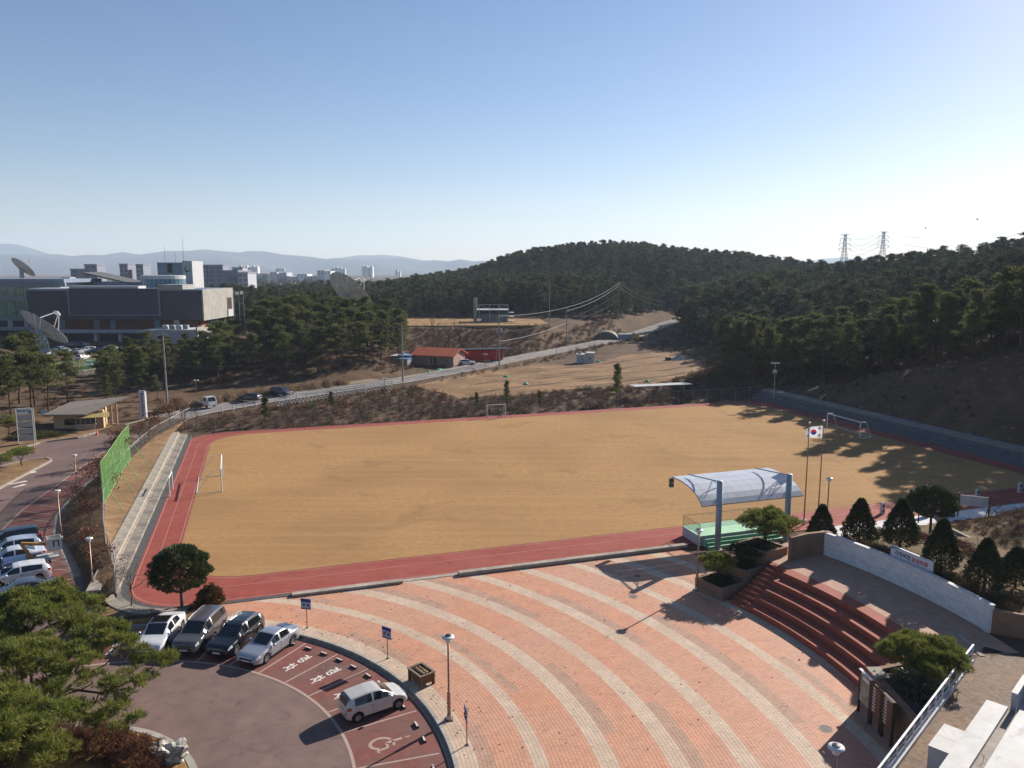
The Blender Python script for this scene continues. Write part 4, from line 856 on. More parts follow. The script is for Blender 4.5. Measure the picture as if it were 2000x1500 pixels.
# banner board standing behind the wall top
ba = R_(20.2); rb = 38.15; bn = empty('banner_board', (AC[0] + rb * math.cos(ba), AC[1] + rb * math.sin(ba), 3.42), ba - math.pi / 2 + .0, 'white banner board with dark and red lettering above the block wall', 'banner')
m_ban = M('banner_white', (.62, .60, .62), .7, .05, 2); m_teal = M('banner_teal', (.05, .22, .24), .7, .1, 2); m_navy = M('navy_letter', (.02, .025, .09), .7, .1, 2); m_redl = M('red_letter', (.42, .03, .08), .7, .1, 2)
MB().box(-2.05, 2.05, 0, .08, .3, 1.32).build('board', m_ban, bn); MB().box(-2.08, 2.08, -.03, .12, 1.32, 1.37).build('top_rail', m_ban, bn)
for x in (-1.95, 1.95): MB().box(x - .05, x + .05, .081, .17, -.4, 1.31).build('post', m_concd, bn)
for body, x, mt in (('가치비전', -.85, m_navy), ('상상마루', .83, m_redl)):
    o = link('lettering', text_mesh(body, .44, 'lettering', .012), bn, mt); o.rotation_euler = (math.pi / 2, 0, 0); o.location = (x, -.006, .86)
for s, z0, z1 in ((-1, 1.30, 1.08), (1, .32, .56)):
    mb = MB(); mb.add([(s * 2.04, -.008, z0), (s * 2.04, -.008, z1), (s * 1.5, -.008, lerp(z0, z1, .45)), (s * .75, -.008, z0)], [(0, 1, 2, 3)]); mb.build('corner_stripe', m_teal, bn)
bn.scale = (.86, 1, .86)
def brick_wall(name, label, pts, z0, z1, th=.3, cat='wall'):
    t = empty(name, (pts[0][0], pts[0][1], 0), 0, label, cat); mb = MB(); cp = MB(); o = Vector((pts[0][0], pts[0][1], 0))
    A_ = [Vector((p[0], p[1], 0)) - o for p in pts]; B_ = offset(A_, th); n = len(pts); zz = z1 if isinstance(z1, list) else [z1] * n
    for i in range(n - 1):
        mb.prism([A_[i][:2], A_[i + 1][:2], B_[i + 1][:2], B_[i][:2]], z0, [zz[i], zz[i + 1], zz[i + 1], zz[i]] if (A_[i + 1] - A_[i]).cross(B_[i] - A_[i]).z > 0 else [zz[i], zz[i + 1], zz[i + 1], zz[i]][::-1])
    mb.build('wall', m_brick, t); return t
brick_wall('brick_wall', 'brown brick end wall beside the white block wall, sloping at the planters', [(24.62, 57.45), (22.9, 57.0), (21.3, 56.1)], 0, [3.95, 3.95, 3.95], -.3)
brick_wall('brick_wall', 'long brown brick return wall between block wall and garden top', [(24.7, 57.5), (25.6, 60.5), (26.4, 63.2)], 0, [3.9, 3.0, 1.4], -.3)
brick_wall('brick_wall', 'curved brown brick wall at the right end of the white wall', [(29.3, 44.35), (30.6, 43.6), (32.4, 43.4), (35, 44.2), (40, 46)], 1.8, 3.6, .3)
# stepped brick planters beside the stairs
dr, ds = Vector((math.cos(R_(33.2)), math.sin(R_(33.2)), 0)), Vector((-math.sin(R_(33.2)), math.cos(R_(33.2)), 0)); p0 = Vector((AC[0], AC[1], 0)) + dr * 28.05 + ds * .1
m_soil2 = M('planter_soil', (.06, .042, .03), .95, .3, 3)
PLN = []
for k, (r0, r1, zt, w, lab) in enumerate(((0, 2.5, .95, 2.7, 'lowest brick planter beside the plaza lamp'), (2.52, 4.7, 1.75, 2.6, 'middle brick planter with the dark pine'), (4.72, 7.3, 2.75, 2.9, 'highest brick planter under the largest clipped pine'))):
    c = p0 + dr * (r0 + r1) / 2 + ds * w / 2; t = empty('brick_planter', c, R_(33.2), lab, 'planter', 'stepped planters by the stairs'); L = (r1 - r0) / 2; W = w / 2; th = .22
    for nm, b in (('front_wall', (-L, -L + th, -W, W)), ('back_wall', (L - th, L, -W, W)), ('side_wall', (-L + th, L - th, -W, -W + th)), ('side_wall', (-L + th, L - th, W - th, W))): MB().box(*b, -.1, zt).build(nm, m_brick, t)
    MB().box(-L + th, L - th, -W + th, W - th, -.1, zt - .12).build('soil', m_soil2, t); PLN.append(c + Vector((0, 0, zt - .12)))
def dome(R, H, n, rs): return [(0, 0, H, R * .62, R * .62, R * .4)] + [(R * .62 * math.cos(k * 6.283 / n + .3), R * .62 * math.sin(k * 6.283 / n + .3), H - R * .16, R * .46, R * .46, R * .30) for k in range(n)]
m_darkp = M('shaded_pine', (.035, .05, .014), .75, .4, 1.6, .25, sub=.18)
garden_pine('small rounded pine in the lowest brick planter', PLN[0] + Vector((-.2, .1, 0)), dome(1.45, 1.55, 7, rs_), (.0, .1, .75), 41, 75, 7, .16, .016, .09, group='clipped pines in the stepped planters')
garden_pine('dark low pine in the middle brick planter', PLN[1] + Vector((.1, .3, 0)), dome(1.3, 1.0, 6, rs_), (.1, 0, .5), 42, 70, 7, .16, .016, .08, m_darkp, group='clipped pines in the stepped planters')
garden_pine('largest clipped pine with a wide flat dome in the highest planter', PLN[2] + Vector((.75, .75, -.3)), dome(2.3, 2.2, 9, rs_), (-.3, .2, 1.0), 43, 70, 7, .17, .016, .12, group='clipped pines in the stepped planters')
for k, c in enumerate(PLN): mound('planter_shrub', ('low dark shrubs filling the lowest brick planter', 'low dark shrubs filling the middle brick planter', 'low grey-green shrubs filling the highest brick planter')[k], c, (1.0, 1.1, .4), m_yew, 50 + k, 110, 4, .14, .03, 'shrub', 'shrubs in the stepped planters', R_(33.2))
# planter wedge at the right end of the steps with the big clipped pine, railing and upper walkway
rl0, rl1 = Vector((26.0, 40.7, 0)), Vector((13.0, 27.2, 0)); rdn = (rl1 - rl0).normalized(); rnn = Vector((-rdn.y, rdn.x, 0))
wk = [(27.3, 44.3), (28.4, 44.6), (40, 47), (44, 40), (30, 18), (5.5, 18.5), tuple((rl1 - rnn * .0)[:2]), tuple(rl0[:2]), (26.9, 42)]
walk = MB().prism(wk, -.3, 2.085).build('upper_walkway', m_joint); tag(walk, 'brown brick walkway beside the white building', 'walkway', kind='structure')
m_wpv = M('walk_paver', (.235, .165, .115), .85, .1, 1.2, .25, attr='tone', col2=(.28, .17, .10), scale2=.5, amt2=.6)
ax, ay = -rdn, rnn; Q = []; tn = []; g0 = rl1
I_, J_ = np.meshgrid(np.arange(0, 210), np.arange(0, 64)); I_ = I_.ravel(); J_ = J_.ravel(); bx_ = I_ * .102 + 0.0; by_ = (J_ * .2 + (I_ % 2) * .1) * 1.0
cx = g0.x + ax.x * bx_ - ay.x * -by_; cy = g0.y + ax.y * bx_ - ay.y * -by_
ok = inpoly(cx, cy, wk) & inpoly(cx + ax.x * .1 + ay.x * .2, cy + ax.y * .1 + ay.y * .2, wk); bx_, by_ = bx_[ok], by_[ok]
cor = [np.stack([g0.x + ax.x * (bx_ + u) + ay.x * (by_ + v), g0.y + ax.y * (bx_ + u) + ay.y * (by_ + v)], 1) for u, v in ((0, 0), (0, .194), (.096, .194), (.096, 0))]
if len(bx_): paver_obj('walkway_pavers', [np.stack(cor, 1)], [np.clip(NR.normal(.8, .12, len(bx_)), .3, 1)], 2.1, m_wpv, walk)
o = MB().box(-.14, .14, -1.5, 1.5, -.2, .05).build('floor_threshold', m_conc); o.location = (27.15, 42.9, 2.09); o.rotation_euler.z = R_(-4); tag(o, 'pale concrete strip between upper floor and brown walkway', 'threshold')
# railing: base wall, posts, rails, balusters
m_alu = M('white_rail_paint', (.60, .60, .61), .5, .06, 3, .4)
rg = empty('railing', rl0 + Vector((0, 0, 2.1)), math.atan2(rdn.y, rdn.x), 'white metal railing along the edge of the brown walkway', 'railing'); RL = (rl1 - rl0).length
MB().box(0, RL, -.12, .12, -2.2, .22).build('base_wall', M('rail_base', (.48, .47, .46), .85, .12, 2), rg)
MB().box(-.05, RL, -.045, .045, 1.02, 1.09).build('top_rail', m_alu, rg); MB().box(0, RL, -.025, .025, .36, .40).build('low_rail', m_alu, rg)
MB().box(0, RL, -.02, .02, .68, .71).build('mid_rail', m_alu, rg)
for k in range(0, int(RL / 1.15) + 1): MB().box(k * 1.15 - .035, k * 1.15 + .035, -.035, .035, .22, 1.02).build('post', m_alu, rg)
# wedge planter
wp = [(20.05, 40.5), (20.0, 35.2), (24.6, 39.9), (25.3, 41.3), (23.4, 41.6)]
wt = empty('corner_planter', (20.0, 40.4, 0), 0, 'tall dark brick planter with the big dome pine below the railing', 'planter'); org = Vector((20.0, 40.4, 0))
W_ = [Vector((p[0], p[1], 0)) - org for p in wp]; inn = [p + (Vector((2.6, -.9, 0)) - p) * .16 for p in W_]
for i in range(5):
    j = (i + 1) % 5; mb = MB(); mb.prism([W_[i][:2], W_[j][:2], inn[j][:2], inn[i][:2]], -.1, 1.85 if i != 2 else 2.3); mb.build(('front_wall', 'rail_side_wall', 'back_wall', 'end_wall', 'step_side_wall')[i], m_brick, wt)
MB().prism([p[:2] for p in inn], -.1, 1.66).build('soil', m_soil2, wt)
mb = MB(); mb.box(-.03, .75, -1.05, .16, 1.853, 1.93); mb.build('corner_cap', m_conc, wt)
garden_pine('big dome-shaped pine in the tall corner planter', (22.7, 39.6, 1.6), dome(2.05, 1.75, 10, rs_), (.15, .1, .9), 44, 95, 8, .17, .016, .16)
mound('planter_shrub', 'glossy pale green shrubs under the dome pine', (22.2, 39.0, 1.6), (1.7, 2.0, .45), M('glossy_shrub', (.10, .115, .06), .35, .4, 5, .6, sub=.1), 60, 60, 4, .16, .05, 'shrub', None, R_(-40))
# notice boards
m_post = M('dark_wood_post', (.06, .032, .022), .7, .2, 3); m_board = M('brown_board', (.13, .065, .04), .7, .2, 3); m_map = M('map_paper', (.30, .29, .24), .7, .25, 1.4, col2=(.17, .15, .09), scale2=1.1, amt2=.9)
def board(name, label, x, y, w, h0, h1, rz_, plates):
    t = empty(name, (x, y, 0), rz_, label, 'notice board', 'notice boards by the corner planter')
    for s in (-1, 1): MB().box(s * w / 2 - .06, s * w / 2 + .06, -.06, .06, -.02, h1 + .1).build('post', m_post, t)
    MB().box(-w / 2 - .08, w / 2 + .08, -.08, .08, h1 + .10, h1 + .14).build('top_rail', m_ban if plates == 'map' else m_post, t)
    if plates == 'map': MB().box(-w / 2 + .06, w / 2 - .06, -.025, .025, h0, h1).build('map_panel', m_map, t); MB().box(-w / 2 + .3, w / 2 - .15, -.029, -.026, h1 - .3, h1 - .12).build('map_title', m_ban, t)
    else:
        MB().box(-w / 2 + .06, w / 2 - .06, -.025, .025, h0, h1).build('board', m_board, t)
        for k in range(8):
            zz = h1 - .12 - k * (h1 - h0 - .15) / 8; MB().box(-w / 2 + .1, -w / 2 + .34, -.034, -.027, zz - .045, zz + .03).build('name_plate', m_ban, t)
    return t
bd = Vector((G(1740, 1458).x - G(1675, 1388).x, G(1740, 1458).y - G(1675, 1388).y, 0)); ba_ = math.atan2(bd.y, bd.x); B0 = G(1675, 1388)
bL = bd.length; q = bd.normalized()
board('notice_board', 'map board with pale site plan beside the seating steps', *(B0 + q * bL * .18)[:2], bL * .33, .75, 2.35, ba_, 'map')
board('notice_board', 'brown directory board with white name plates next to the map', *(B0 + q * bL * .53)[:2], bL * .27, .75, 2.3, ba_, 'list')
board('notice_board', 'brown directory board with white name plates nearest the railing', *(B0 + q * bL * .86)[:2], bL * .27, .75, 2.3, ba_, 'list')
# building corner with flat white roof
m_roof = M('white_roof', (.50, .485, .455), .7, .09, 1.2, .3, bump=.15, col2=(.43, .41, .38), scale2=.5, amt2=.6, stain=(1.2, (.30, .28, .25), .6)); m_gutt = M('roof_gutter', (.33, .28, .23), .85, .15, 2, col2=(.24, .20, .17), scale2=.8, amt2=.6); m_wall = M('grey_wall', (.25, .26, .29), .8, .1, 2)
bq = Vector((21.1, 31.8, 0)); bu = (Vector((16.5, 27.2, 0)) - bq).normalized(); bv = Vector((-bu.y, bu.x, 0))
bt = empty('white_building', bq, math.atan2(bu.y, bu.x), 'flat-roofed white building corner at the lower right edge', 'building')
MB().box(-.2, 22, .25, 18, -.1, 4.75).build('wall', m_wall, bt); MB().box(-.2, 22, 0, .82, 4.752, 5.05).build('roof_edge', m_roof, bt); MB().box(-.2, 22, .82, 1.25, 4.752, 4.88).build('gutter', m_gutt, bt); MB().box(-.2, 22, 1.25, 18, 4.752, 5.10).build('roof_slab', m_roof, bt)
MB().box(-2.5, -.21, .9, 1.1, 2, 5.7).build('parapet', m_wall, bt); MB().box(-2.3, -.21, 1.1, 18, 2, 4.6).build('wing_wall', m_wall, bt); MB().box(-2.3, -.21, 1.1, 18, 4.602, 4.78).build('lower_roof', m_roof, bt); MB().box(-2.5, -2.3, 1.1, 18, 2, 5.7).build('parapet', m_wall, bt)
MB().box(-2.32, -.23, .88, 1.12, 5.702, 5.76).build('parapet_cap', m_roof, bt)
MB().tube([(-1.2, 1.6, 4.8), (-.9, 2.4, 5.0), (-1.3, 3.3, 4.8)], .05, 5).build('cable', m_post, bt)
ml, _t = bare(.5, 5, .9, 5, 2, 0, .02); o = ml.build('dead_weeds', m_twigd, bt); o.location = (4.6, 1.05, 4.88)
for k, (x, lab) in enumerate(((1.8, 'white metal cabinet on the walkway beside the building, two lids'), (5.2, 'dark-topped steel box at the lower edge of the walkway'))):
    t = empty('utility_cabinet', rl1 * 0 + bq + bu * x - bv * .9 + Vector((0, 0, 2.1)), math.atan2(bu.y, bu.x), lab, 'cabinet'); h = (1.5, .95)[k]; L = (1.15, .7)[k]
    MB().box(-L, L, -.45, .45, 0, h).build('body', m_wall if k else M('cabinet_paint', (.5, .5, .5), .5, .05, 3, .4), t)
    for s in (-1, 1): MB().box(s * L / 2 - L / 2 + .01, s * L / 2 + L / 2 - .01, -.48, .48, h + .002, h + .06).build('lid', m_roof if not k else m_post, t)
# ---------------------------------------------------------------- covered stage
EA = math.atan2(.309, .951)
m_green = M('stage_green', (.30, .52, .34), .6, .08, 1.5, .35, col2=(.22, .44, .28), scale2=.6, amt2=.6); m_greend = M('stage_green_edge', (.10, .32, .14), .6, .1, 2, .35); m_swall = M('stage_wall', (.44, .43, .46), .8, .1, 1.5)
m_steel = M('grey_blue_steel', (.27, .33, .38), .5, .08, 1, .4, coat=.2); m_steeld = M('dark_steel', (.07, .075, .08), .5, .1, 2, .4); m_stain = M('stainless', (.42, .36, .30), .35, .1, 3, .5, metal=.6)
stg = empty('stage_platform', E(39.8, 58.15), EA, 'raised green stage with three steps and a railing', 'stage')
MB().box(-4.0, 4.0, -1.45, 1.45, -.1, .88).build('base_wall', m_swall, stg); MB().box(-4.03, 4.03, -1.48, 1.48, .882, .92).build('floor', m_green, stg)
for k in range(3): MB().box(-3.6, 4.0, -1.46 - .34 * (k + 1), -1.46 - .34 * k - .003, -.1, .68 - .22 * k).build('stage_step', m_greend if k % 2 else m_green, stg)
for a, b in (((-3.95, 1.4), (3.95, 1.4)), ((-3.95, -1.4), (-3.95, 1.4)), ((3.95, -1.4), (3.95, 1.4))):
    a, b = Vector((*a, 0)), Vector((*b, 0)); n = int((b - a).length / .17)
    MB().tube([a + Vector((0, 0, 1.92)), b + Vector((0, 0, 1.92))], .03, 6).build('handrail', m_stain, stg); MB().tube([a + Vector((0, 0, 1.05)), b + Vector((0, 0, 1.05))], .02, 5).build('low_rail', m_stain, stg)
    bal = MB().tube([(0, 0, 1.0), (0, 0, 1.9)], .011, 4).mesh('baluster'); bal.materials.append(m_stain); pst = MB().tube([(0, 0, .9), (0, 0, 1.93)], .028, 6).mesh('rail_post'); pst.materials.append(m_stain)
    for k in range(n + 1): o = link('rail_post' if k % (n // 2 if n > 30 else n) == 0 else 'baluster', pst if k % (n // 2 if n > 30 else n) == 0 else bal, stg); o.location = a.lerp(b, k / n)
can = empty('stage_canopy', E(40.15, 55.4), EA, 'arched canopy of pale translucent panels on two grey-blue columns', 'canopy')
m_pan = M('canopy_panel', (.72, .75, .80), .35, .05, .8, .4, sub=.4, coat=.25)
def prof(t):           # canopy cross-section: t = 0 near edge, 1 far edge
    a = t * math.pi / 2 * .86; return (-.25 + 5.25 * (1 - math.cos(a) * .78 - .22 * (1 - t)) / (1 - math.cos(math.pi / 2 * .86) * .78) * 1.0, 4.25 + 1.3 * math.sin(a) / math.sin(math.pi / 2 * .86))
PR = [(-.2, 4.2), (.15, 4.52), (.65, 4.86), (1.35, 5.14), (2.25, 5.36), (3.4, 5.48), (4.9, 5.46)]
NC = 11; LE, RE = -5.15, 5.15
for i in range(NC):
    x0, x1 = lerp(LE, RE, i / NC) + .012, lerp(LE, RE, (i + 1) / NC) - .012
    for j in range(6):
        (y0, z0), (y1, z1) = PR[j], PR[j + 1]; d = Vector((0, y1 - y0, z1 - z0)); n_ = Vector((0, -d.z, d.y)).normalized() * .012; dd = d * (.014 / d.length)
        mb = MB(); A_ = Vector((0, y0, z0)) + dd; B_ = Vector((0, y1, z1)) - dd
        mb.add([(x0, A_.y, A_.z), (x1, A_.y, A_.z), (x1, B_.y, B_.z), (x0, B_.y, B_.z)] + [(x0, A_.y + n_.y, A_.z + n_.z), (x1, A_.y + n_.y, A_.z + n_.z), (x1, B_.y + n_.y, B_.z + n_.z), (x0, B_.y + n_.y, B_.z + n_.z)], [(3, 2, 1, 0), (4, 5, 6, 7), (0, 1, 5, 4), (1, 2, 6, 5), (2, 3, 7, 6), (3, 0, 4, 7)])
        mb.build('roof_panel', m_pan, can)
for i in range(NC + 1):
    x = lerp(LE, RE, i / NC); MB().tube([(x, y, z - .05) for y, z in PR], .045 if i in (0, NC) else .022, 5).build('roof_rib', m_steel, can)
for j, (y, z) in enumerate(PR): MB().tube([(LE, y, z - .06), (RE, y, z - .06)], .05 if j in (0, 6) else .02, 5).build('purlin', m_steel, can)
for k, x in enumerate((-3.35, 3.75)):
    c = MB(); c.tube([(x, 0, -.05), (x, 0, 6.2)], .26, 18); c.build('column', m_steel, can, True)
    MB().tube([(x, 0, 6.1), (x - .6, 4.2, 5.75)], .06, 6).build('tie_beam', m_steel, can); MB().tube([(x, 0, 5.7), (x - 1.2, .75, 4.95)], .035, 5).build('brace', m_steel, can); MB().tube([(x, 0, 5.9), (x + .9, 2.6, 5.45)], .035, 5).build('brace', m_steel, can)
    MB().box(x - .4, x + .4, -.4, .4, -.02, .1).build('column_foot', m_conc, can)
sp = empty('loudspeaker_pair', can.matrix_basis @ Vector((LE - .1, 4.8, 4.95)), EA, 'two small black loudspeakers hung at the left tip of the canopy', 'loudspeaker')
for z in (0, -.42): MB().box(-.22, .12, -.17, .17, z, z + .36).build('speaker_box', m_steeld, sp)
MB().box(-.03, .03, -.03, .03, .362, .55).build('bracket', m_steel, sp)

# ---------------------------------------------------------------- flagpoles and flag
m_gold = M('brass_pole', (.32, .20, .10), .35, .1, 3, .5, metal=.5)
FP = [(28.4, 72.0, 9.6, 'left flagpole without flag beside the stage'), (30.2, 73.1, 9.6, 'flagpole carrying the white national flag')]
for x, y, h, lab in FP:
    t = empty('flagpole', (x, y, 0), 0, lab, 'flagpole', 'flagpoles beside the stage'); MB().tube([(0, 0, 0), (0, 0, h * .5), (0, 0, h)], [.075, .06, .04], 8).build('pole', m_gold, t, True); MB().lathe([(.02, 0), (.1, .07), (.1, .14), (.01, .2)], 10, (0, 0, h)).build('finial', M('pale_finial', (.7, .6, .5), .4, .05), t); MB().lathe([(.3, 0), (.3, .1), (.1, .15)], 12).build('foot', m_conc, t)
fg = empty('national_flag', (30.2, 73.1, 8.6), math.pi - .2, 'white flag with red and blue disc and black bars blowing left', 'flag')
fw, fh, nx_, nz_ = 1.75, 1.2, 36, 24
m_fw = M('flag_white', (.78, .77, .76), .8, .03, 3, sub=.3); m_fr = M('flag_red', (.55, .03, .05), .8, .03, 3, sub=.2); m_fb = M('flag_blue', (.03, .04, .25), .8, .03, 3, sub=.2); m_fk = M('flag_black', (.03, .03, .035), .8, .03, 3, sub=.1)
def fpt(s, t, off=0): return (.06 + fw * s * (.97 - .1 * s), .16 * math.sin(s * 7 + t) * s + off, (t - .5) * fh * (1 - .18 * s) - .55 * s * s * fh * .5 - .08 * math.sin(s * 6) * s)
vs = [fpt(i / nx_, j / nz_) for j in range(nz_ + 1) for i in range(nx_ + 1)]; fs = {0: [], 1: [], 2: [], 3: []}
for j in range(nz_):
    for i in range(nx_):
        s, t = (i + .5) / nx_, (j + .5) / nz_; dx, dy = (s - .5) * 1.5, t - .5; k = 0
        if dx * dx + dy * dy < .25 ** 2:
            q = dy * .83 + dx * .55; pz = dx * .83 - dy * .55; k = 1 if q > .09 * math.sin(pz * 12.5) * (1 if True else -1) else 2
        for sx, sy in ((-1, 1), (1, 1), (-1, -1), (1, -1)):
            px, py = dx - sx * .5, dy - sy * .32; ca, sa = .83, .55 * (1 if sx * sy > 0 else -1); a_ = px * ca + py * sa; b_ = -px * sa + py * ca
            if abs(b_) < .125 and min(abs(a_), abs(a_ - .075), abs(a_ + .075)) < .025: k = 3
        a0_ = j * (nx_ + 1) + i; fs[k].append((a0_, a0_ + 1, a0_ + nx_ + 2, a0_ + nx_ + 1))
for k, nm, mt in ((0, 'cloth', m_fw), (1, 'red_half', m_fr), (2, 'blue_half', m_fb), (3, 'black_bars', m_fk)):
    mb = MB(); mb.add(vs, fs[k]); me = mb.mesh(nm, True); bm = bmesh.new(); bm.from_mesh(me); bmesh.ops.delete(bm, geom=[v for v in bm.verts if not v.link_faces], context='VERTS'); bm.to_mesh(me); bm.free(); o = link(nm, me, fg, mt)
    if k == 3: o['kind'] = 'stuff'

# ---------------------------------------------------------------- lamps, signs, boxes on the plaza
m_lampw = M('lamp_white', (.62, .62, .58), .4, .05, 3, .4); m_copper = M('copper_pole', (.36, .20, .13), .4, .1, 2, .5, metal=.4); m_black = M('black_metal', (.02, .02, .022), .5, .1, 3)
def lamp(x, y, z, h, lab, s=1.0, group='round-headed lamps'):
    t = empty('lamp_post', (x, y, z), random.random() * 6, lab, 'street lamp', group)
    MB().tube([(0, 0, 0), (0, 0, h * .32), (0, 0, h * .33), (0, 0, h - .45 * s)], [.1 * s, .1 * s, .06 * s, .055 * s], 10).build('pole', m_copper, t, True); MB().box(-.2 * s, .2 * s, -.2 * s, .2 * s, 0, .05).build('base_plate', m_steeld, t); MB().lathe([(.17 * s, .05), (.15 * s, .22), (.11 * s, .3)], 10).build('base_collar', m_stain, t)
    MB().lathe([(.06 * s, 0), (.14 * s, .06), (.16 * s, .22)], 12, (0, 0, h - .45 * s)).build('neck', m_lampw, t, True)
    hd = MB().lathe([(.1 * s, 0), (.29 * s, .06), (.34 * s, .10), (.325 * s, .15), (.21 * s, .2), (.19 * s, .2)], 20, (0, 0, h - .23 * s)).build('lamp_head', m_lampw, t, True); MB().lathe([(.17 * s, 0), (.17 * s, .03), (.02, .06)], 14, (0, 0, h - .03 * s)).build('top_cap', m_black, t); return t
lamp(-3.4, 38.5, 0, 4.85, 'tall plaza lamp standing by the curved kerb of the car park'); lamp(14.05, 55.55, 0, 4.85, 'plaza lamp at the corner of the lowest brick planter'); lamp(29.6, 69.6, .1, 4.9, 'plaza lamp behind the first cone tree'); lamp(13.3, 29.0, 0, 4.8, 'plaza lamp at the lower edge near the railing')
for u, v, h, lab in ((150, 946, 3.6, 'drive lamp by the far end of the red stalls'), (120, 1050, 4.6, 'drive lamp beside the parked black van'), (182, 1150, 4.2, 'drive lamp with black round shade among the leaves')):
    p = G(u, v, .1); lamp(p.x, p.y, -.05, h, lab, .8)
p = G(1511, 776, 1.3); t = empty('floodlight_pole', p, 0, 'tall thin light pole at the far right corner of the track', 'light pole'); MB().tube([(0, 0, 0), (0, 0, 6.2)], [.09, .05], 8).build('pole', m_stain, t); MB().box(-.75, .75, -.12, .12, 6.2, 6.32).build('light_bar', m_lampw, t); MB().box(-.35, .35, -.2, .2, 4.4, 4.9).build('loudspeaker', m_steel, t)
m_sgb = M('sign_blue', (.03, .035, .22), .5, .05, 3); m_sgp = M('sign_panel', (.36, .37, .47), .5, .06, 3)
for (u, v, rz_, lab) in ((600, 1226, -12, 'blue and grey parking sign on a pole behind the silver sedan'), (757.3, 1286, -32, 'blue and grey parking sign on a pole above the empty stalls'), (912, 1455, -75, 'parking sign on a pole seen edge-on beside the tall lamp')):
    p = G(u, v); t = empty('parking_sign', p, R_(rz_), lab, 'sign', 'parking signs along the kerb'); MB().tube([(0, 0, 0), (0, 0, 2.05)], .035, 8).build('pole', m_copper, t); MB().lathe([(.09, 0), (.09, .03)], 10).build('foot', m_steeld, t)
    MB().box(-.37, .37, -.055, -.035, 1.35, 2.1).build('panel', m_sgp, t); MB().box(-.37, .37, -.062, -.056, 1.87, 2.1).build('header', m_sgb, t); MB().box(-.37, .37, -.062, -.056, 1.35, 1.42).build('footer', m_sgb, t)
    for x in (-.15, .17): MB().lathe([(.055, 0), (.055, .1), (.02, .13)], 8, (x, -.06, 1.6)).build('pictogram', m_black, t)
# wooden planter box
bx = empty('wooden_planter', (-5.35, 42.35, 0), R_(-50), 'dark wooden planter box with pale withered plants on the plaza', 'planter box'); m_wood = M('planter_wood', (.16, .085, .042), .75, .25, 4, col2=(.09, .05, .03), scale2=2, amt2=.6); m_wtop = M('planter_rim', (.17, .13, .09), .8, .2, 4)
for nm, b in (('front_panel', (-.62, .62, -.42, -.36)), ('back_panel', (-.62, .62, .36, .42)), ('end_panel', (-.62, -.56, -.36, .36)), ('end_panel', (.56, .62, -.36, .36))): MB().box(*b, .18, .72).build(nm, m_wood, bx)
for sx in (-1, 1):
    for sy in (-1, 1): MB().box(sx * .62 - .07, sx * .62 + .07, sy * .42 - .07, sy * .42 + .07, 0, .74).build('leg', m_wood, bx)
for b in ((-.74, .74, -.54, -.4), (-.74, .74, .4, .54), (-.74, -.6, -.4, .4), (.6, .74, -.4, .4)): MB().box(*b, .742, .79).build('rim', m_wtop, bx)
MB().box(-.56, .56, -.36, .36, .2, .6).build('soil', m_soil2, bx)
for k in range(4):
    for s in (-.12, .12): MB().lathe([(.02, 0), (.1, .1), (.12, .16), (.03, .2)], 8, (-.36 + k * .24, s, .6)).build('withered_plant', m_reed, bx)
# wheel stops
m_stop = M('rubber_stop', (.05, .045, .045), .8, .2, 4); m_cream = M('cream_stop', (.55, .45, .38), .7, .1, 4)
nst = 0
for k, am in enumerate((68, 59.5, 51, 42.2, 33.7, 23.2, 11.2, -.2)):
    for d in (-2.1, 2.1):
        a = R_(am + d); r = 18.75
        t = empty('wheel_stop', (PC[0] + r * math.cos(a), PC[1] + r * math.sin(a), ROADZ + .006), a - math.pi / 2, ('dark' if am > 35 else 'cream') + ' rubber wheel stop, %s of the pair in stall %s from the silver sedan' % ('left' if d > 0 else 'right', ('one', 'two', 'three', 'four', 'five', 'six', 'seven', 'eight')[k]), 'wheel stop', 'wheel stops in the curved stalls')
        mb = MB(); mb.add([(-.28, -.08, 0), (.28, -.08, 0), (.28, .08, 0), (-.28, .08, 0), (-.26, -.05, .12), (.26, -.05, .12), (.26, .05, .12), (-.26, .05, .12)], [(3, 2, 1, 0), (4, 5, 6, 7), (0, 1, 5, 4), (1, 2, 6, 5), (2, 3, 7, 6), (3, 0, 4, 7)]); mb.build('stop_block', m_stop, t)
        MB().box(-.25, .25, -.052, .052, .121, .13).build('top_strip', m_cream, t)
# manholes
for (u, v, lab, r) in ((1237, 1165, 'round iron manhole cover on the plaza inside the canopy shadow edge', .33), (1613, 1423, 'oval-looking iron manhole cover near the map board', .33), (1245, 1125, 'dark manhole cover in the canopy shadow', .3)):
    p = G(u, v); t = empty('manhole_cover', p + Vector((0, 0, .003)), 0, lab, 'manhole cover', 'plaza manhole covers'); MB().lathe([(r + .05, -.02), (r + .05, .004), (r, .004)], 28).build('rim', m_conc, t); MB().lathe([(r - .01, -.02), (r - .01, .008), (.01, .01)], 28).build('lid', M('iron_lid', (.14, .11, .09), .7, .3, 12, bump=.5), t)

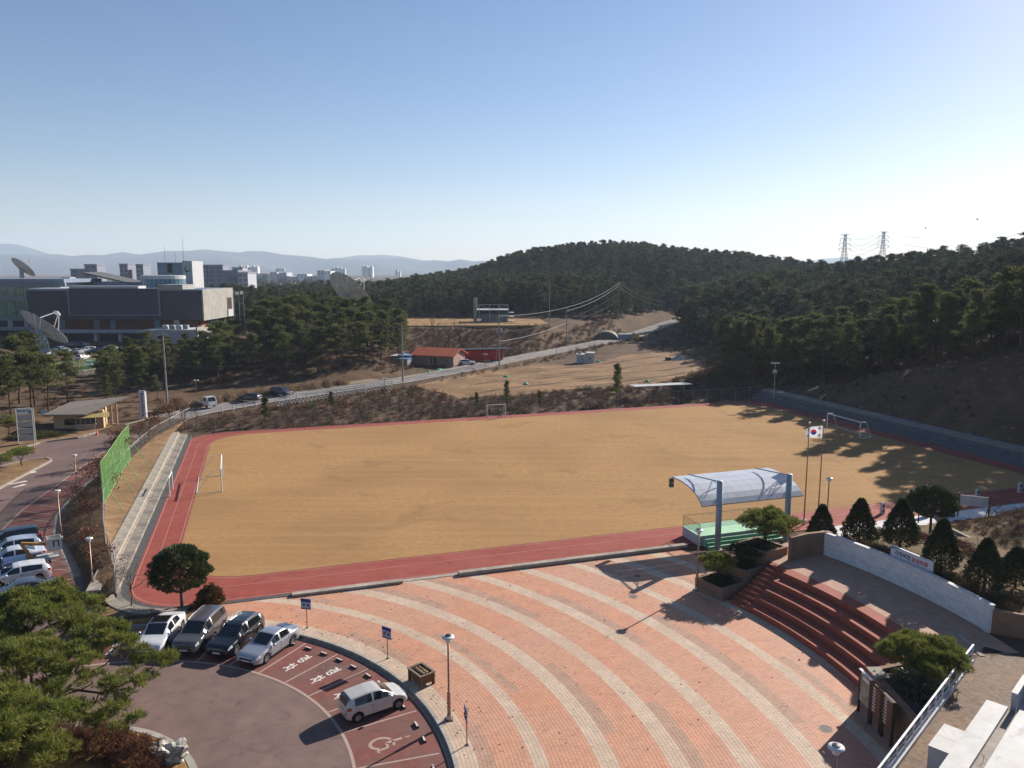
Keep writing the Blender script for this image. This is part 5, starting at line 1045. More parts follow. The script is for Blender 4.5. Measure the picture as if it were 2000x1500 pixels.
# ---------------------------------------------------------------- goals, person
m_gp = M('goal_paint', (.66, .65, .63), .5, .08, 3, .4)
def goal(loc, rz_, w, h, d, lab, r=.05, net=True, top=.9):
    t = empty('football_goal', loc, rz_, lab, 'football goal', 'football goals')
    for s in (-1, 1):
        MB().tube([(s * w / 2, 0, 0), (s * w / 2, 0, h)], r, 8).build('post', m_gp, t); MB().tube([(s * w / 2, 0, h), (s * w / 2, top, h - .02), (s * w / 2, d, .02)], r * .6, 6).build('side_stay', m_gp, t); MB().tube([(s * w / 2, 0, .03), (s * w / 2, d, .03)], r * .5, 6).build('ground_rail', m_gp, t)
    MB().tube([(-w / 2 - r, 0, h), (w / 2 + r, 0, h)], r, 8).build('crossbar', m_gp, t); MB().tube([(-w / 2, d, .03), (w / 2, d, .03)], r * .5, 6).build('back_rail', m_gp, t); return t
goal(G(1646, 846), R_(-75), 7.3, 2.35, 2.0, 'large white football goal by the shaded steps on the right', .07)
p = G(434, 944); goal(p, R_(110), 7.2, 2.5, 2.6, 'large white football goal near the left end of the lawn', .07)
p = G(331, 957); goal(E(-10.3, 89.0), R_(108), 2.9, 2.0, 1.6, 'small white goal standing across the track edge on the left', .06)
p = G(970, 814); goal(p, R_(17), 3.1, 2.05, 1.0, 'small white goal at the far side of the track behind the walking person', .06)
# person: one continuous body mesh grown from joints
def person(loc, rz_, lab):
    J = {'pel': (0, 0, .95), 'sp': (0, .02, 1.18), 'ch': (0, .05, 1.40), 'nk': (0, .07, 1.52), 'hd': (0, .10, 1.63), 'tp': (0, .10, 1.74), 'hl': (-.1, 0, .92), 'kl': (-.1, .16, .5), 'al': (-.1, .12, .09), 'tl': (-.1, .27, .04),
         'hr': (.1, 0, .92), 'kr': (.1, -.06, .5), 'ar': (.1, -.3, .12), 'tr': (.1, -.18, .05), 'sl': (-.19, .04, 1.40), 'el': (-.25, -.1, 1.13), 'wl': (-.22, .02, .9), 'fl': (-.2, .06, .8), 'sr': (.19, .04, 1.40), 'er': (.25, .12, 1.14), 'wr': (.2, .28, .95), 'fr': (.18, .33, .87)}
    Rd = dict(pel=.15, sp=.14, ch=.15, nk=.055, hd=.1, tp=.06, hl=.1, kl=.07, al=.05, tl=.045, hr=.1, kr=.07, ar=.05, tr=.045, sl=.075, el=.055, wl=.04, fl=.04, sr=.075, er=.055, wr=.04, fr=.04)
    ed = [('pel', 'sp'), ('sp', 'ch'), ('ch', 'nk'), ('nk', 'hd'), ('hd', 'tp'), ('pel', 'hl'), ('hl', 'kl'), ('kl', 'al'), ('al', 'tl'), ('pel', 'hr'), ('hr', 'kr'), ('kr', 'ar'), ('ar', 'tr'), ('ch', 'sl'), ('sl', 'el'), ('el', 'wl'), ('wl', 'fl'), ('ch', 'sr'), ('sr', 'er'), ('er', 'wr'), ('wr', 'fr')]
    ks = list(J); me = bpy.data.meshes.new('body'); me.from_pydata([J[k] for k in ks], [(ks.index(a), ks.index(b)) for a, b in ed], []); ob = bpy.data.objects.new('body', me); COL.objects.link(ob)
    sk = ob.modifiers.new('s', 'SKIN'); ob.modifiers.new('u', 'SUBSURF').levels = 2
    for i, k in enumerate(ks): me.skin_vertices[0].data[i].radius = (Rd[k], Rd[k] * .85); me.skin_vertices[0].data[i].use_root = k == 'pel'
    dg = bpy.context.evaluated_depsgraph_get(); m2 = bpy.data.meshes.new_from_object(ob.evaluated_get(dg)); bpy.data.objects.remove(ob); m2.materials.clear()
    mk = M('dark_clothes', (.014, .014, .018), .8, .2, 4); skn = M('skin', (.35, .21, .15), .6, .05, 4); hr = M('black_hair', (.01, .009, .009), .6, .1, 5)
    for m_ in (mk, skn, hr): m2.materials.append(m_)
    for pl_ in m2.polygons: pl_.material_index = (2 if pl_.center.z > 1.68 or pl_.center.y < .07 else 1) if pl_.center.z > 1.55 else (1 if pl_.center.z < .89 and abs(pl_.center.x) > .155 and pl_.center.z > .75 else 0)
    o = link('person', m2); o.location = loc; o.rotation_euler.z = rz_; return tag(o, lab, 'person')
person(G(976, 817), R_(60), 'person in dark clothes walking past the far small goal')

# ---------------------------------------------------------------- fences and green net
def net_mat(name, col, fill, cell):
    m = bpy.data.materials.new(name); m.use_nodes = True; n = m.node_tree.nodes; l = m.node_tree.links; b = n['Principled BSDF']; b.inputs['Base Color'].default_value = col + (1,); b.inputs['Roughness'].default_value = .7
    tc = n.new('ShaderNodeTexCoord'); sp_ = n.new('ShaderNodeSeparateXYZ'); l.new(tc.outputs['UV'], sp_.inputs[0]); acc = None
    for ax_ in ('X', 'Y'):      # wires of the mesh run both ways
        fr_ = n.new('ShaderNodeMath'); fr_.operation = 'PINGPONG'; fr_.inputs[1].default_value = cell / 2; l.new(sp_.outputs[ax_], fr_.inputs[0])
        lt = n.new('ShaderNodeMath'); lt.operation = 'LESS_THAN'; lt.inputs[1].default_value = cell / 2 * fill; l.new(fr_.outputs[0], lt.inputs[0])
        if acc is None: acc = lt
        else:
            mx = n.new('ShaderNodeMath'); mx.operation = 'MAXIMUM'; l.new(acc.outputs[0], mx.inputs[0]); l.new(lt.outputs[0], mx.inputs[1]); acc = mx
    l.new(acc.outputs[0], b.inputs['Alpha']); return m
def net_panel(name, a, b, z0, z1, mat, parent):
    """upright mesh panel; its wires run on the diagonal"""
    a, b = Vector(a), Vector(b); L = (b - a).length; me = bpy.data.meshes.new(name); me.from_pydata([(a.x, a.y, a.z + z0), (b.x, b.y, b.z + z0), (b.x, b.y, b.z + z1), (a.x, a.y, a.z + z1)], [], [(0, 1, 2, 3)]); uv = me.uv_layers.new(name='UVMap')
    for i, (x, y) in enumerate(((0, z0), (L, z0), (L, z1), (0, z1))): uv.data[i].uv = ((x + y) * .707, (x - y) * .707 + 100)
    return link(name, me, parent, mat)
m_wire = net_mat('chain_link', (.13, .13, .12), .07, .06); m_galv = M('galvanised', (.34, .34, .33), .5, .1, 3, .4, metal=.3); m_dgreen = M('dull_green_post', (.24, .26, .24), .6, .15, 3)
def fence(label, pts, h, mat_post, seg=2.5, zf=None, rail=.03, name='wire_fence', mesh=True):
    L = sum((Vector((*a[:2], 0)) - Vector((*b[:2], 0))).length for a, b in zip(pts[:-1], pts[1:])); n = max(2, int(L / seg) + 1); P = resample(pts, n)
    for p in P: p.z = zf(p.x, p.y) if zf else .93
    t = empty(name, P[0], 0, label, 'fence'); o0 = P[0].copy(); pm = MB().tube([(0, 0, -.2), (0, 0, h)], .035, 6).mesh('post'); pm.materials.append(mat_post)
    for k, p in enumerate(P):
        o = link('post', pm, t); o.location = p - o0
        if k:
            a, b = P[k - 1] - o0, p - o0
            MB().tube([a + Vector((0, 0, h)), b + Vector((0, 0, h))], rail, 5, False).build('top_rail', mat_post, t)
            if mesh: net_panel('mesh_panel', a, b, .03, h - .02, m_wire, t)
    return t
fence('galvanised chain-link fence on top of the leafy bank by the drive', fence_l, 1.5, m_galv, 2.4)
FN = [E(-13.6, 121.8)[:2], E(30, 123.3)[:2], E(91, 123.8)[:2]]
fence('long wire fence along the far side of the track', FN, 2.4, m_dgreen, 3.0, lambda x, y: -.25, .025)
fence('wire fence climbing from the far right corner to the trees', [E(91, 123.8)[:2], (58, 158), (63, 166)], 1.8, m_dgreen, 3.0, tz, .025)
gp = [(-46.9, 92.2), (-45.7, 88.2), (-43.3, 81.5), (-41.2, 75.6), (-40.4, 73.4)]; P = resample(gp, 9); gn = empty('green_ball_net', (P[0].x, P[0].y, .8), 0, 'bright green ball-stop net on slanted green braces', 'net fence')
m_gnet = net_mat('green_net', (.10, .27, .06), .24, .05); m_gpost = M('bright_green_post', (.24, .42, .14), .5, .1, 3, .4); o0 = Vector((P[0].x, P[0].y, 0)); HN = 4.6
for k, p in enumerate(P):
    q = p - o0; MB().tube([q, q + Vector((0, 0, HN))], .045, 6).build('post', m_gpost, gn)
    if k: r_ = P[k - 1] - o0; net_panel('net_panel', r_, q, .35, HN, m_gnet, gn); [MB().tube([r_ + Vector((0, 0, z)), q + Vector((0, 0, z))], .025, 5, False).build('net_rail', m_gpost, gn) for z in (.35, HN)]
    if k in (0, 3, 5, 8): nn = Vector((.95, -.31, 0)); MB().tube([q + Vector((0, 0, HN * .62)), q + nn * 2.5 + Vector((0, 0, -.1))], .04, 6).build('brace', m_gpost, gn)
# spectator steps and walkway on the right side
rs2 = empty('side_bleachers', E(88.6, 90), 0, 'long shaded concrete steps along the right side of the track', 'steps'); m_cshade = M('shade_toned_concrete', (.125, .128, .14), .9, .15, 2, .2, bump=.2, col2=(.09, .092, .10), scale2=.4, amt2=.6)  # shade is put into the step colour: concrete toned dark and bluish
m_wslab = M('walk_slab', (.24, .225, .20), .9, .2, 1.2, .2, col2=(.15, .14, .13), scale2=.5, amt2=.6)
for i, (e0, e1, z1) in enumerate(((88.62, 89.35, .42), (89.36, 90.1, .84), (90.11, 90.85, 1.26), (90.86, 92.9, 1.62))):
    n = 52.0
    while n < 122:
        c = E((e0 + e1) / 2, n + 2); mb = MB(); mb.prism([(E(a, b) - c)[:2] for a, b in ((e0, n + .01), (e1, n + .01), (e1, n + 3.99), (e0, n + 3.99))], -.4, z1); o = mb.build('walkway_slab' if i == 3 else 'step_block', m_wslab if i == 3 else m_cshade, rs2); o.location = c - rs2.location; n += 4
# ---------------------------------------------------------------- vehicles
m_glass = M('car_glass', (.008, .009, .011), .06, .1, 3, .6, coat=.5); m_tyre = M('tyre_rubber', (.012, .012, .012), .85, .2, 5); m_rim = M('alloy_rim', (.42, .42, .43), .35, .1, 5, .5, metal=.7); m_under = M('underbody', (.01, .01, .01), .9, .1, 4)
m_head = M('headlamp_glass', (.55, .57, .6), .1, .05, 5, .7, coat=.6); m_tail = M('tail_lamp', (.30, .008, .012), .2, .05, 5, .5, coat=.5); m_plate = M('number_plate', (.62, .62, .6), .6, .04, 5); m_chrome = M('chrome', (.6, .6, .62), .15, .05, 5, .6, metal=.9)
def paint(name, c, metal=.25): return M('paint_' + name, c, .32, .04, 2, .5, metal=metal, coat=.7)
STYLES = dict(
    sedan=dict(L=4.75, W=1.84, H=1.46, wb=2.78, rw=.325, belt=.93, top=[(-2.37, .62), (-2.33, .86), (-2.22, .99), (-1.72, 1.05), (-1.55, 1.10), (-.85, 1.38), (-.35, 1.46), (.1, 1.45), (.38, 1.41), (1.2, .99), (1.35, .95), (2.0, .84), (2.25, .74), (2.37, .55)], ws=(.4, 1.2), rw_=(-1.56, -.86), sw=(-1.1, .75), bp=-.1),
    oldsedan=dict(L=4.5, W=1.70, H=1.42, wb=2.53, rw=.30, belt=.90, top=[(-2.25, .6), (-2.22, .84), (-2.12, .97), (-1.55, 1.02), (-1.38, 1.06), (-.8, 1.37), (-.3, 1.42), (.2, 1.40), (.95, .97), (1.1, .92), (1.9, .80), (2.15, .70), (2.25, .52)], ws=(.25, .95), rw_=(-1.4, -.8), sw=(-1.05, .6), bp=-.1),
    mpv=dict(L=4.65, W=1.83, H=1.63, wb=2.76, rw=.34, belt=1.02, top=[(-2.33, .6), (-2.31, 1.05), (-2.12, 1.5), (-1.95, 1.58), (-.8, 1.63), (.2, 1.61), (.42, 1.57), (1.25, 1.08), (1.42, 1.03), (2.05, .94), (2.25, .82), (2.33, .6)], ws=(.45, 1.25), rw_=(-2.29, -2.13), sw=(-2.0, .85), bp=-.05),
    suv=dict(L=4.45, W=1.81, H=1.56, wb=2.70, rw=.34, belt=1.0, top=[(-2.22, .62), (-2.19, .98), (-1.98, 1.32), (-1.82, 1.44), (-.8, 1.55), (-.1, 1.56), (.28, 1.51), (1.1, 1.05), (1.28, 1.0), (1.95, .90), (2.14, .78), (2.22, .58)], ws=(.32, 1.1), rw_=(-2.14, -1.86), sw=(-1.6, .7), bp=-.15),
    hatch=dict(L=3.6, W=1.60, H=1.48, wb=2.39, rw=.29, belt=.93, top=[(-1.8, .62), (-1.78, .95), (-1.62, 1.32), (-1.5, 1.40), (-.5, 1.48), (.0, 1.47), (.25, 1.43), (.98, 1.0), (1.12, .95), (1.55, .84), (1.72, .72), (1.8, .55)], ws=(.28, .98), rw_=(-1.77, -1.54), sw=(-1.32, .65), bp=-.28))
def prof_of(top, x): return float(np.interp(x, [p[0] for p in top], [p[1] for p in top]))
CARS = {}
def car_meshes(kind):
    if kind in CARS: return CARS[kind]
    S = STYLES[kind]; L, W, H, belt, rw = S['L'], S['W'], S['H'], S['belt'], S['rw']; xa = (-S['wb'] / 2 - .03 * L * 0, S['wb'] / 2); xs = set(np.round(np.linspace(-L / 2, L / 2, 50), 3))
    for k in (S['ws'] + S['rw_'] + S['sw'] + (S['bp'] - .05, S['bp'] + .05)): xs.add(round(k, 3))
    for w_ in xa:
        for t in np.linspace(-1, 1, 13): xs.add(round(w_ + (rw + .07) * t, 3))
    xs = sorted(xs); xs = [x for i, x in enumerate(xs) if i == 0 or x - xs[i - 1] > .004]; rings = []
    for x in xs:
        e = max(0, (abs(x) - L * .36) / (L * .14)); w = W / 2 * (1 - .17 * e * e); zs = prof_of(S['top'], x); zb = .2 + .12 * max(0, e) ** 2
        for w_ in xa:
            if abs(x - w_) < rw + .07: zb = max(zb, rw + math.sqrt(max(0, (rw + .07) ** 2 - (x - w_) ** 2)) * .98)
        zbl = min(belt + .02 * (x < 0), zs - .05); zb = min(zb, zbl - .1); g = min(1, max(0, (zs - belt - .04) / (H - belt - .12))); wr = W / 2 * .74
        h = [(0, zb), (w * .86, zb), (w * .965, zb + .02), (w, lerp(zb, zbl, .42)), (w * .992, lerp(zb, zbl, .78)), (w * .955, zbl), (w * .935, zbl + .025 * g + .01), (lerp(w * .80, wr, g), lerp(zs - .02, zs - .075, g)), (lerp(w * .64, wr * .90, g), lerp(zs - .006, zs - .022, g)), (lerp(w * .33, wr * .45, g), zs), (0, zs + .006)]
        rings.append([(x, y, z) for y, z in h] + [(x, -y, z) for y, z in h[-2:0:-1]])
    N = len(rings[0]); V = [p for r_ in rings for p in r_]; parts = {}
    def put(k, f): parts.setdefault(k, []).append(f)
    for i in range(len(xs) - 1):
        xm = (xs[i] + xs[i + 1]) / 2
        for j in range(N):
            f = (i * N + j, i * N + (j + 1) % N, (i + 1) * N + (j + 1) % N, (i + 1) * N + j); seg = j if j < 10 else N - 1 - j; k = 'body'
            if seg in (0,): k = 'underbody'
            elif seg == 6 and S['sw'][0] < xm < S['sw'][1] and abs(xm - S['bp']) > .05: k = 'side_window' + ('R' if j < 10 else 'L') + ('f' if xm > S['bp'] else 'b')
            elif seg in (8, 9) and S['ws'][0] < xm < S['ws'][1]: k = 'windscreen'
            elif seg in (8, 9) and S['rw_'][0] < xm < S['rw_'][1]: k = 'rear_window'
            elif seg in (4, 5) and xm > L / 2 - .42 and xm < L / 2 - .06: k = 'headlamp' + ('R' if j < 10 else 'L')
            elif seg in (4, 5) and xm < -L / 2 + .26: k = 'tail_lamp' + ('R' if j < 10 else 'L')
            put(k, f[::-1])
    put('body', tuple(range(N))); put('body', tuple(range((len(xs) - 1) * N + N - 1, (len(xs) - 1) * N - 1, -1)))
    out = {}
    for k, fs in parts.items():
        used = sorted({v for f in fs for v in f}); mp = {v: i for i, v in enumerate(used)}; nm = k.rstrip('RLfb') if k[-1] in 'RLfb' and k not in ('body',) else k
        me = bpy.data.meshes.new(nm); me.from_pydata([V[v] for v in used], [], [tuple(mp[v] for v in f) for f in fs]); bm = bmesh.new(); bm.from_mesh(me)
        bm.normal_update(); bm.to_mesh(me); bm.free(); me.polygons.foreach_set('use_smooth', [True] * len(me.polygons)); me.set_sharp_from_angle(angle=R_(32)); out[k] = (nm, me)
    ty = MB(); n = 20; pr = [(rw * .62, -.095), (rw * .93, -.1), (rw, -.075), (rw, .075), (rw * .93, .1), (rw * .62, .095)]
    vs = [(r * math.cos(6.2832 * k / n), y, r * math.sin(6.2832 * k / n)) for r, y in pr for k in range(n)]; ty.add(vs, [(i * n + k, (i + 1) * n + k, (i + 1) * n + (k + 1) % n, i * n + (k + 1) % n) for i in range(5) for k in range(n)]); out['tyre'] = ('wheel', ty.mesh('wheel', True))
    rm = MB(); vs = [(rw * .63 * math.cos(6.2832 * k / n), .04, rw * .63 * math.sin(6.2832 * k / n)) for k in range(n)]; hub = MB().add(vs, [tuple(range(n))]); out['disc'] = ('wheel_disc', hub.mesh('wheel_disc'))
    for k in range(10 if kind == 'hatch' else 5):
        a = 6.2832 * k / (10 if kind == 'hatch' else 5); c, s = math.cos(a), math.sin(a); ww_ = rw * (.05 if kind == 'hatch' else .10); rm.add([(c * .03 - s * ww_, .085, s * .03 + c * ww_), (c * .03 + s * ww_, .085, s * .03 - c * ww_), (c * rw * .62 + s * ww_, .09, s * rw * .62 - c * ww_), (c * rw * .62 - s * ww_, .09, s * rw * .62 + c * ww_)], [(0, 1, 2, 3)])
    for k in range(n): a, b = 6.2832 * k / n, 6.2832 * (k + 1) / n; rm.add([(rw * .56 * math.cos(a), .088, rw * .56 * math.sin(a)), (rw * .56 * math.cos(b), .088, rw * .56 * math.sin(b)), (rw * .64 * math.cos(b), .094, rw * .64 * math.sin(b)), (rw * .64 * math.cos(a), .094, rw * .64 * math.sin(a))], [(0, 1, 2, 3)])
    out['rim'] = ('rim', rm.mesh('rim')); CARS[kind] = out; return out
MATK = dict(underbody=m_under, side_window=m_glass, windscreen=m_glass, rear_window=m_glass, headlamp=m_head, tail_lamp=m_tail)
def car(kind, loc, rz_, pm, lab, cat='car', group=None, roof=None, rails=False, s=1.0):
    S = STYLES[kind]; L, W, H, rw = S['L'], S['W'], S['H'], S['rw']; t = empty('parked_car', loc, rz_, lab, cat, group); t.scale = (s, s, s)
    cm = car_meshes(kind)
    def put(nm, me, mat, par=None):
        o = bpy.data.objects.new(nm, me); COL.objects.link(o); o.parent = par or t
        if not me.materials: me.materials.append(None)
        o.material_slots[0].link = 'OBJECT'; o.material_slots[0].material = mat; return o
    for k, (nm, me) in cm.items():
        if k in ('tyre', 'disc', 'rim'): continue
        put(nm, me, MATK.get(nm, pm))
    for sx in (-1, 1):
        for sy in (-1, 1):
            w = put('wheel', cm['tyre'][1], m_tyre); w.location = (sx * S['wb'] / 2, sy * (W / 2 - .12), rw); w.rotation_euler.z = 0 if sy > 0 else math.pi
            put('wheel_disc', cm['disc'][1], m_under, w); put('rim', cm['rim'][1], m_rim, w)
    fx = L / 2; zt = prof_of(S['top'], fx)
    MB().box(fx - .06, fx + .015, -W * .27, W * .27, .52 if kind != 'mpv' else .5, .63 if kind != 'mpv' else .72).build('grille', m_under, t); MB().box(fx - .05, fx + .012, -W * .33, W * .33, .3, .4).build('air_intake', m_under, t); MB().box(fx + .005, fx + .03, -.26, .26, .42, .53).build('number_plate', m_plate, t)
    MB().box(fx - .02, fx + .02, -W * .28, W * .28, .635, .66).build('grille_trim', m_chrome, t); MB().box(-fx - .03, -fx - .005, -.26, .26, .62, .73).build('number_plate', m_plate, t)
    for sy in (-1, 1):
        mb = MB().lathe([(.02, -.07), (.085, -.05), (.1, 0), (.085, .05), (.02, .07)], 8); o = mb.build('wing_mirror', pm, t, True); o.location = (S['ws'][1] - .28, sy * (W / 2 + .08), S['belt'] + .08); o.scale = (1, 1.1, 1)
        for x in (S['bp'] - .12, S['sw'][0] + .35): MB().box(x - .1, x + .1, sy * (W / 2 - .008) - .016, sy * (W / 2 - .008) + .016, S['belt'] - .14, S['belt'] - .105).build('door_handle', m_chrome, t)
    for sy in (-1, 1):            # shut lines of the doors
        for x in (S['bp'], S['ws'][1] - .12, S['sw'][0] + .18): MB().box(x - .007, x + .007, sy * (W / 2 - .004) - .006, sy * (W / 2 - .004) + .006, .36, S['belt'] - .06).build('door_gap', m_under, t)
        MB().box(-S['wb'] / 2 + rw + .1, S['wb'] / 2 - rw - .1, sy * (W / 2 - .02) - .015, sy * (W / 2 - .02) + .015, .21, .29).build('sill_trim', m_under, t)
    if roof: MB().box(S['rw_'][1] + .25, S['ws'][0] - .1, -W * .3, W * .3, H - .03, H + .012).build('roof_panel', roof, t)
    if rails:
        for sy in (-1, 1): MB().tube([(S['rw_'][1] + .25, sy * W * .33, H - .03), (S['rw_'][1] + .6, sy * W * .335, H + .03), (S['ws'][0] - .5, sy * W * .335, H + .035), (S['ws'][0] - .1, sy * W * .33, H - .04)], .022, 5).build('roof_rail', m_chrome, t)
    return t
def parked(kind, ang, r, pm, lab, inward=True, **k):
    a = R_(ang); return car(kind, (PC[0] + r * math.cos(a), PC[1] + r * math.sin(a), ROADZ + .004), a + (math.pi if inward else 0), pm, lab, **k)
GR = 'cars in the curved stalls'
parked('sedan', 93.6, 17.75, paint('white', (.62, .62, .62), .1), 'white sedan with black glass roof, first in the curved row', group=GR, roof=m_glass)
parked('mpv', 85.2, 17.8, paint('grey', (.085, .078, .085)), 'dark grey family van between white sedan and black crossover', group=GR, rails=True)
parked('suv', 76.8, 17.7, paint('black', (.008, .009, .012)), 'glossy black crossover beside the silver sedan', group=GR, rails=True)
parked('oldsedan', 68.0, 17.45, paint('silver', (.34, .36, .40), .5), 'silver older sedan, last of the four parked nose inward', group=GR)
parked('hatch', 33.7, 17.25, paint('cream', (.50, .47, .42), .2), 'small cream hatchback parked alone nose to the kerb', False, group=GR)
GL = 'cars along the entrance drive'; hd = R_(217)
for kind, x, y, pm, lab in (('sedan', -36.5, 54.5, paint('slate', (.06, .065, .085)), 'slate grey sedan half hidden by the big pine'), ('suv', -38.7, 57.4, paint('white', (.62, .62, .62), .1), 'white crossover next to the slate sedan on the drive'), ('sedan', -41.6, 61.3, paint('pearl', (.55, .57, .60), .2), 'pearl white sedan behind the lift truck'), ('suv', -43.0, 63.3, paint('ice', (.42, .47, .53), .3), 'pale blue-white crossover next to the black van'), ('mpv', -44.5, 65.4, paint('black', (.008, .009, .012)), 'black van, farthest car on the entrance drive')):
    car(kind, (x, y, ROADZ + .01), hd + random.uniform(-.04, .04), pm, lab, group=GL)
# truck with folding lift
tk = empty('lift_truck', (-40.0, 59.3, ROADZ + .01), hd, 'blue lift truck with folded yellow boom and white bucket', 'truck'); m_tb = paint('blue', (.02, .035, .14)); m_boom = M('boom_yellow', (.38, .20, .04), .5, .15, 3); m_buck = M('bucket_white', (.52, .52, .48), .6, .1, 3)
MB().box(-2.3, 1.0, -.85, .85, .62, .8).build('chassis', m_tb, tk); MB().box(-.6, .9, -.85, .85, .8, 1.25).build('bed', m_tb, tk); c = MB(); c.add([(1.05, -.85, .5), (2.6, -.85, .5), (2.6, .85, .5), (1.05, .85, .5), (1.05, -.82, 1.95), (2.15, -.8, 1.95), (2.15, .8, 1.95), (1.05, .82, 1.95)], [(3, 2, 1, 0), (4, 5, 6, 7), (0, 1, 5, 4), (1, 2, 6, 5), (2, 3, 7, 6), (3, 0, 4, 7)]); c.build('cab', m_tb, tk)
for x in (-1.5, 1.75):
    for sy in (-1, 1): w = link('wheel', MB().lathe([(.12, -.1), (.34, -.09), (.36, 0), (.34, .09), (.12, .1)], 16).mesh('wheel', True), tk, m_tyre); w.rotation_euler.x = math.pi / 2; w.location = (x, sy * .72, .36)
MB().lathe([(.3, .8), (.3, 1.1), (.2, 1.15)], 12, (-1.0, 0, 0)).build('turret', m_boom, tk); MB().bar((-1.0, 0, 1.1), (-.4, 0, 2.4), .24).build('boom_lower', m_boom, tk); MB().bar((-.4, 0, 2.42), (-2.1, 0, 2.0), .2).build('boom_upper', m_boom, tk)
bk = empty('bucket', (-2.7, 0, 1.5)); bk.parent = tk
for b in ((-.5, .5, -.5, -.46), (-.5, .5, .46, .5), (-.5, -.46, -.46, .46), (.46, .5, -.46, .46)): MB().box(*b, 0, 1.0).build('bucket_side', m_buck, bk)
MB().box(-.46, .46, -.46, .46, 0, .05).build('bucket_floor', m_buck, bk)
for b in ((-.3, -.2, .501, .508, .3, .75), (.05, .15, .501, .508, .3, .75), (-.3, .15, .501, .508, .75, .83)): MB().box(*b).build('dark_strap', m_black, bk)
for sy in (-.6, .1): MB().box(-2.9, -1.4, sy, sy + .5, .85, 1.0).build('outrigger', m_buck, tk)
# pickup, cars by the road
def pickup(loc, rz_, lab, pm):
    t = empty('pickup_truck', loc, rz_, lab, 'truck'); c = MB(); c.add([(.5, -.83, .45), (2.35, -.83, .45), (2.35, .83, .45), (.5, .83, .45), (.5, -.8, 1.95), (1.75, -.78, 1.95), (1.75, .78, 1.95), (.5, .8, 1.95), (2.35, -.82, 1.15), (2.35, .82, 1.15)], [(3, 2, 1, 0), (4, 5, 6, 7), (0, 1, 8, 5, 4), (1, 2, 9, 8), (8, 9, 6, 5), (2, 3, 7, 6, 9), (3, 0, 4, 7)]); c.build('cab', pm, t)
    c = MB(); c.add([(2.34, -.72, 1.22), (2.34, .72, 1.22), (1.80, .68, 1.88), (1.80, -.68, 1.88)], [(0, 1, 2, 3)]); o = c.build('windscreen', m_glass, t); o.location.x = .02
    for sy in (-1, 1): MB().box(.75, 1.6, sy * .835 - .012, sy * .835 + .012, 1.2, 1.75).build('side_window', m_glass, t); MB().box(-2.4, .45, sy * .84 - .03, sy * .84 + .03, .75, 1.12).build('bed_side', pm, t); MB().box(2.352, 2.37, sy * .6 - .15, sy * .6 + .15, .7, .9).build('headlamp', m_head, t)
    MB().box(-2.4, .45, -.8, .8, .62, .74).build('bed_floor', m_wall, t); MB().box(-2.43, -2.4, -.84, .84, .75, 1.12).build('tailgate', pm, t); MB().box(2.352, 2.4, -.8, .8, .4, .6).build('bumper', m_wall, t)
    for x in (-1.5, 1.5):
        for sy in (-1, 1): w = link('wheel', MB().lathe([(.12, -.1), (.3, -.09), (.32, 0), (.3, .09), (.12, .1)], 14).mesh('wheel', True), t, m_tyre); w.rotation_euler.x = math.pi / 2; w.location = (x, sy * .72, .32)
p = G(402, 794, .12); pickup(p, R_(-38), 'small white pickup truck standing in the lay-by', paint('white', (.62, .62, .62), .1))
p = G(550, 772, .12); car('mpv', p, R_(-25), paint('slate', (.06, .065, .085)), 'dark grey car parked behind the dry reeds of the lay-by', group='cars in the lay-by'); p = G(488, 783, .12); car('suv', p, R_(165), paint('brownblack', (.03, .026, .024)), 'dark brown car hidden behind the dry reeds', group='cars in the lay-by')
p = G(912, 712); car('suv', (p.x, p.y, tz(p.x, p.y)), R_(5), paint('white', (.62, .62, .62), .1), 'white crossover parked beside the red-roofed house')
LT = [(118, 687, 'sedan', 160, 'pearl', 'behind the dish, at the left end of the far row'), (128, 694, 'suv', -20, 'white', 'white one behind the young tree'), (150, 694, 'oldsedan', 150, 'cream', 'cream one left of the bright white crossover'), (170, 691, 'suv', -125, 'white', 'bright white one facing the fence'), (187, 692, 'sedan', -125, 'black', 'black one beside the bright white crossover'), (216, 684, 'sedan', 150, 'ice', 'pale one alone before the doorway'), (142, 677, 'mpv', 170, 'slate', 'dark van in the shade below the dish tip'), (160, 676, 'oldsedan', 170, 'silver', 'silver one in the shade of the wall'),
      (137, 714, 'mpv', -60, 'slate', 'dark one behind the left end of the green fence'), (163, 706, 'hatch', 80, 'cream', 'small cream one behind the fence, farther back'), (176, 716, 'suv', -70, 'white', 'white one behind the fence facing out'), (206, 714, 'suv', -15, 'cream', 'cream crossover sideways behind the fence'), (235, 711, 'oldsedan', -15, 'silver', 'silver one at the right end of the green fence')]
for u, v, k, a, c, lab in LT:
    p = G(u, v, 3.0); car(k, (p.x, p.y, tz(p.x, p.y) + .02), R_(a), MATS['paint_' + c], 'institute car, ' + lab, 'car', 'cars at the institute')
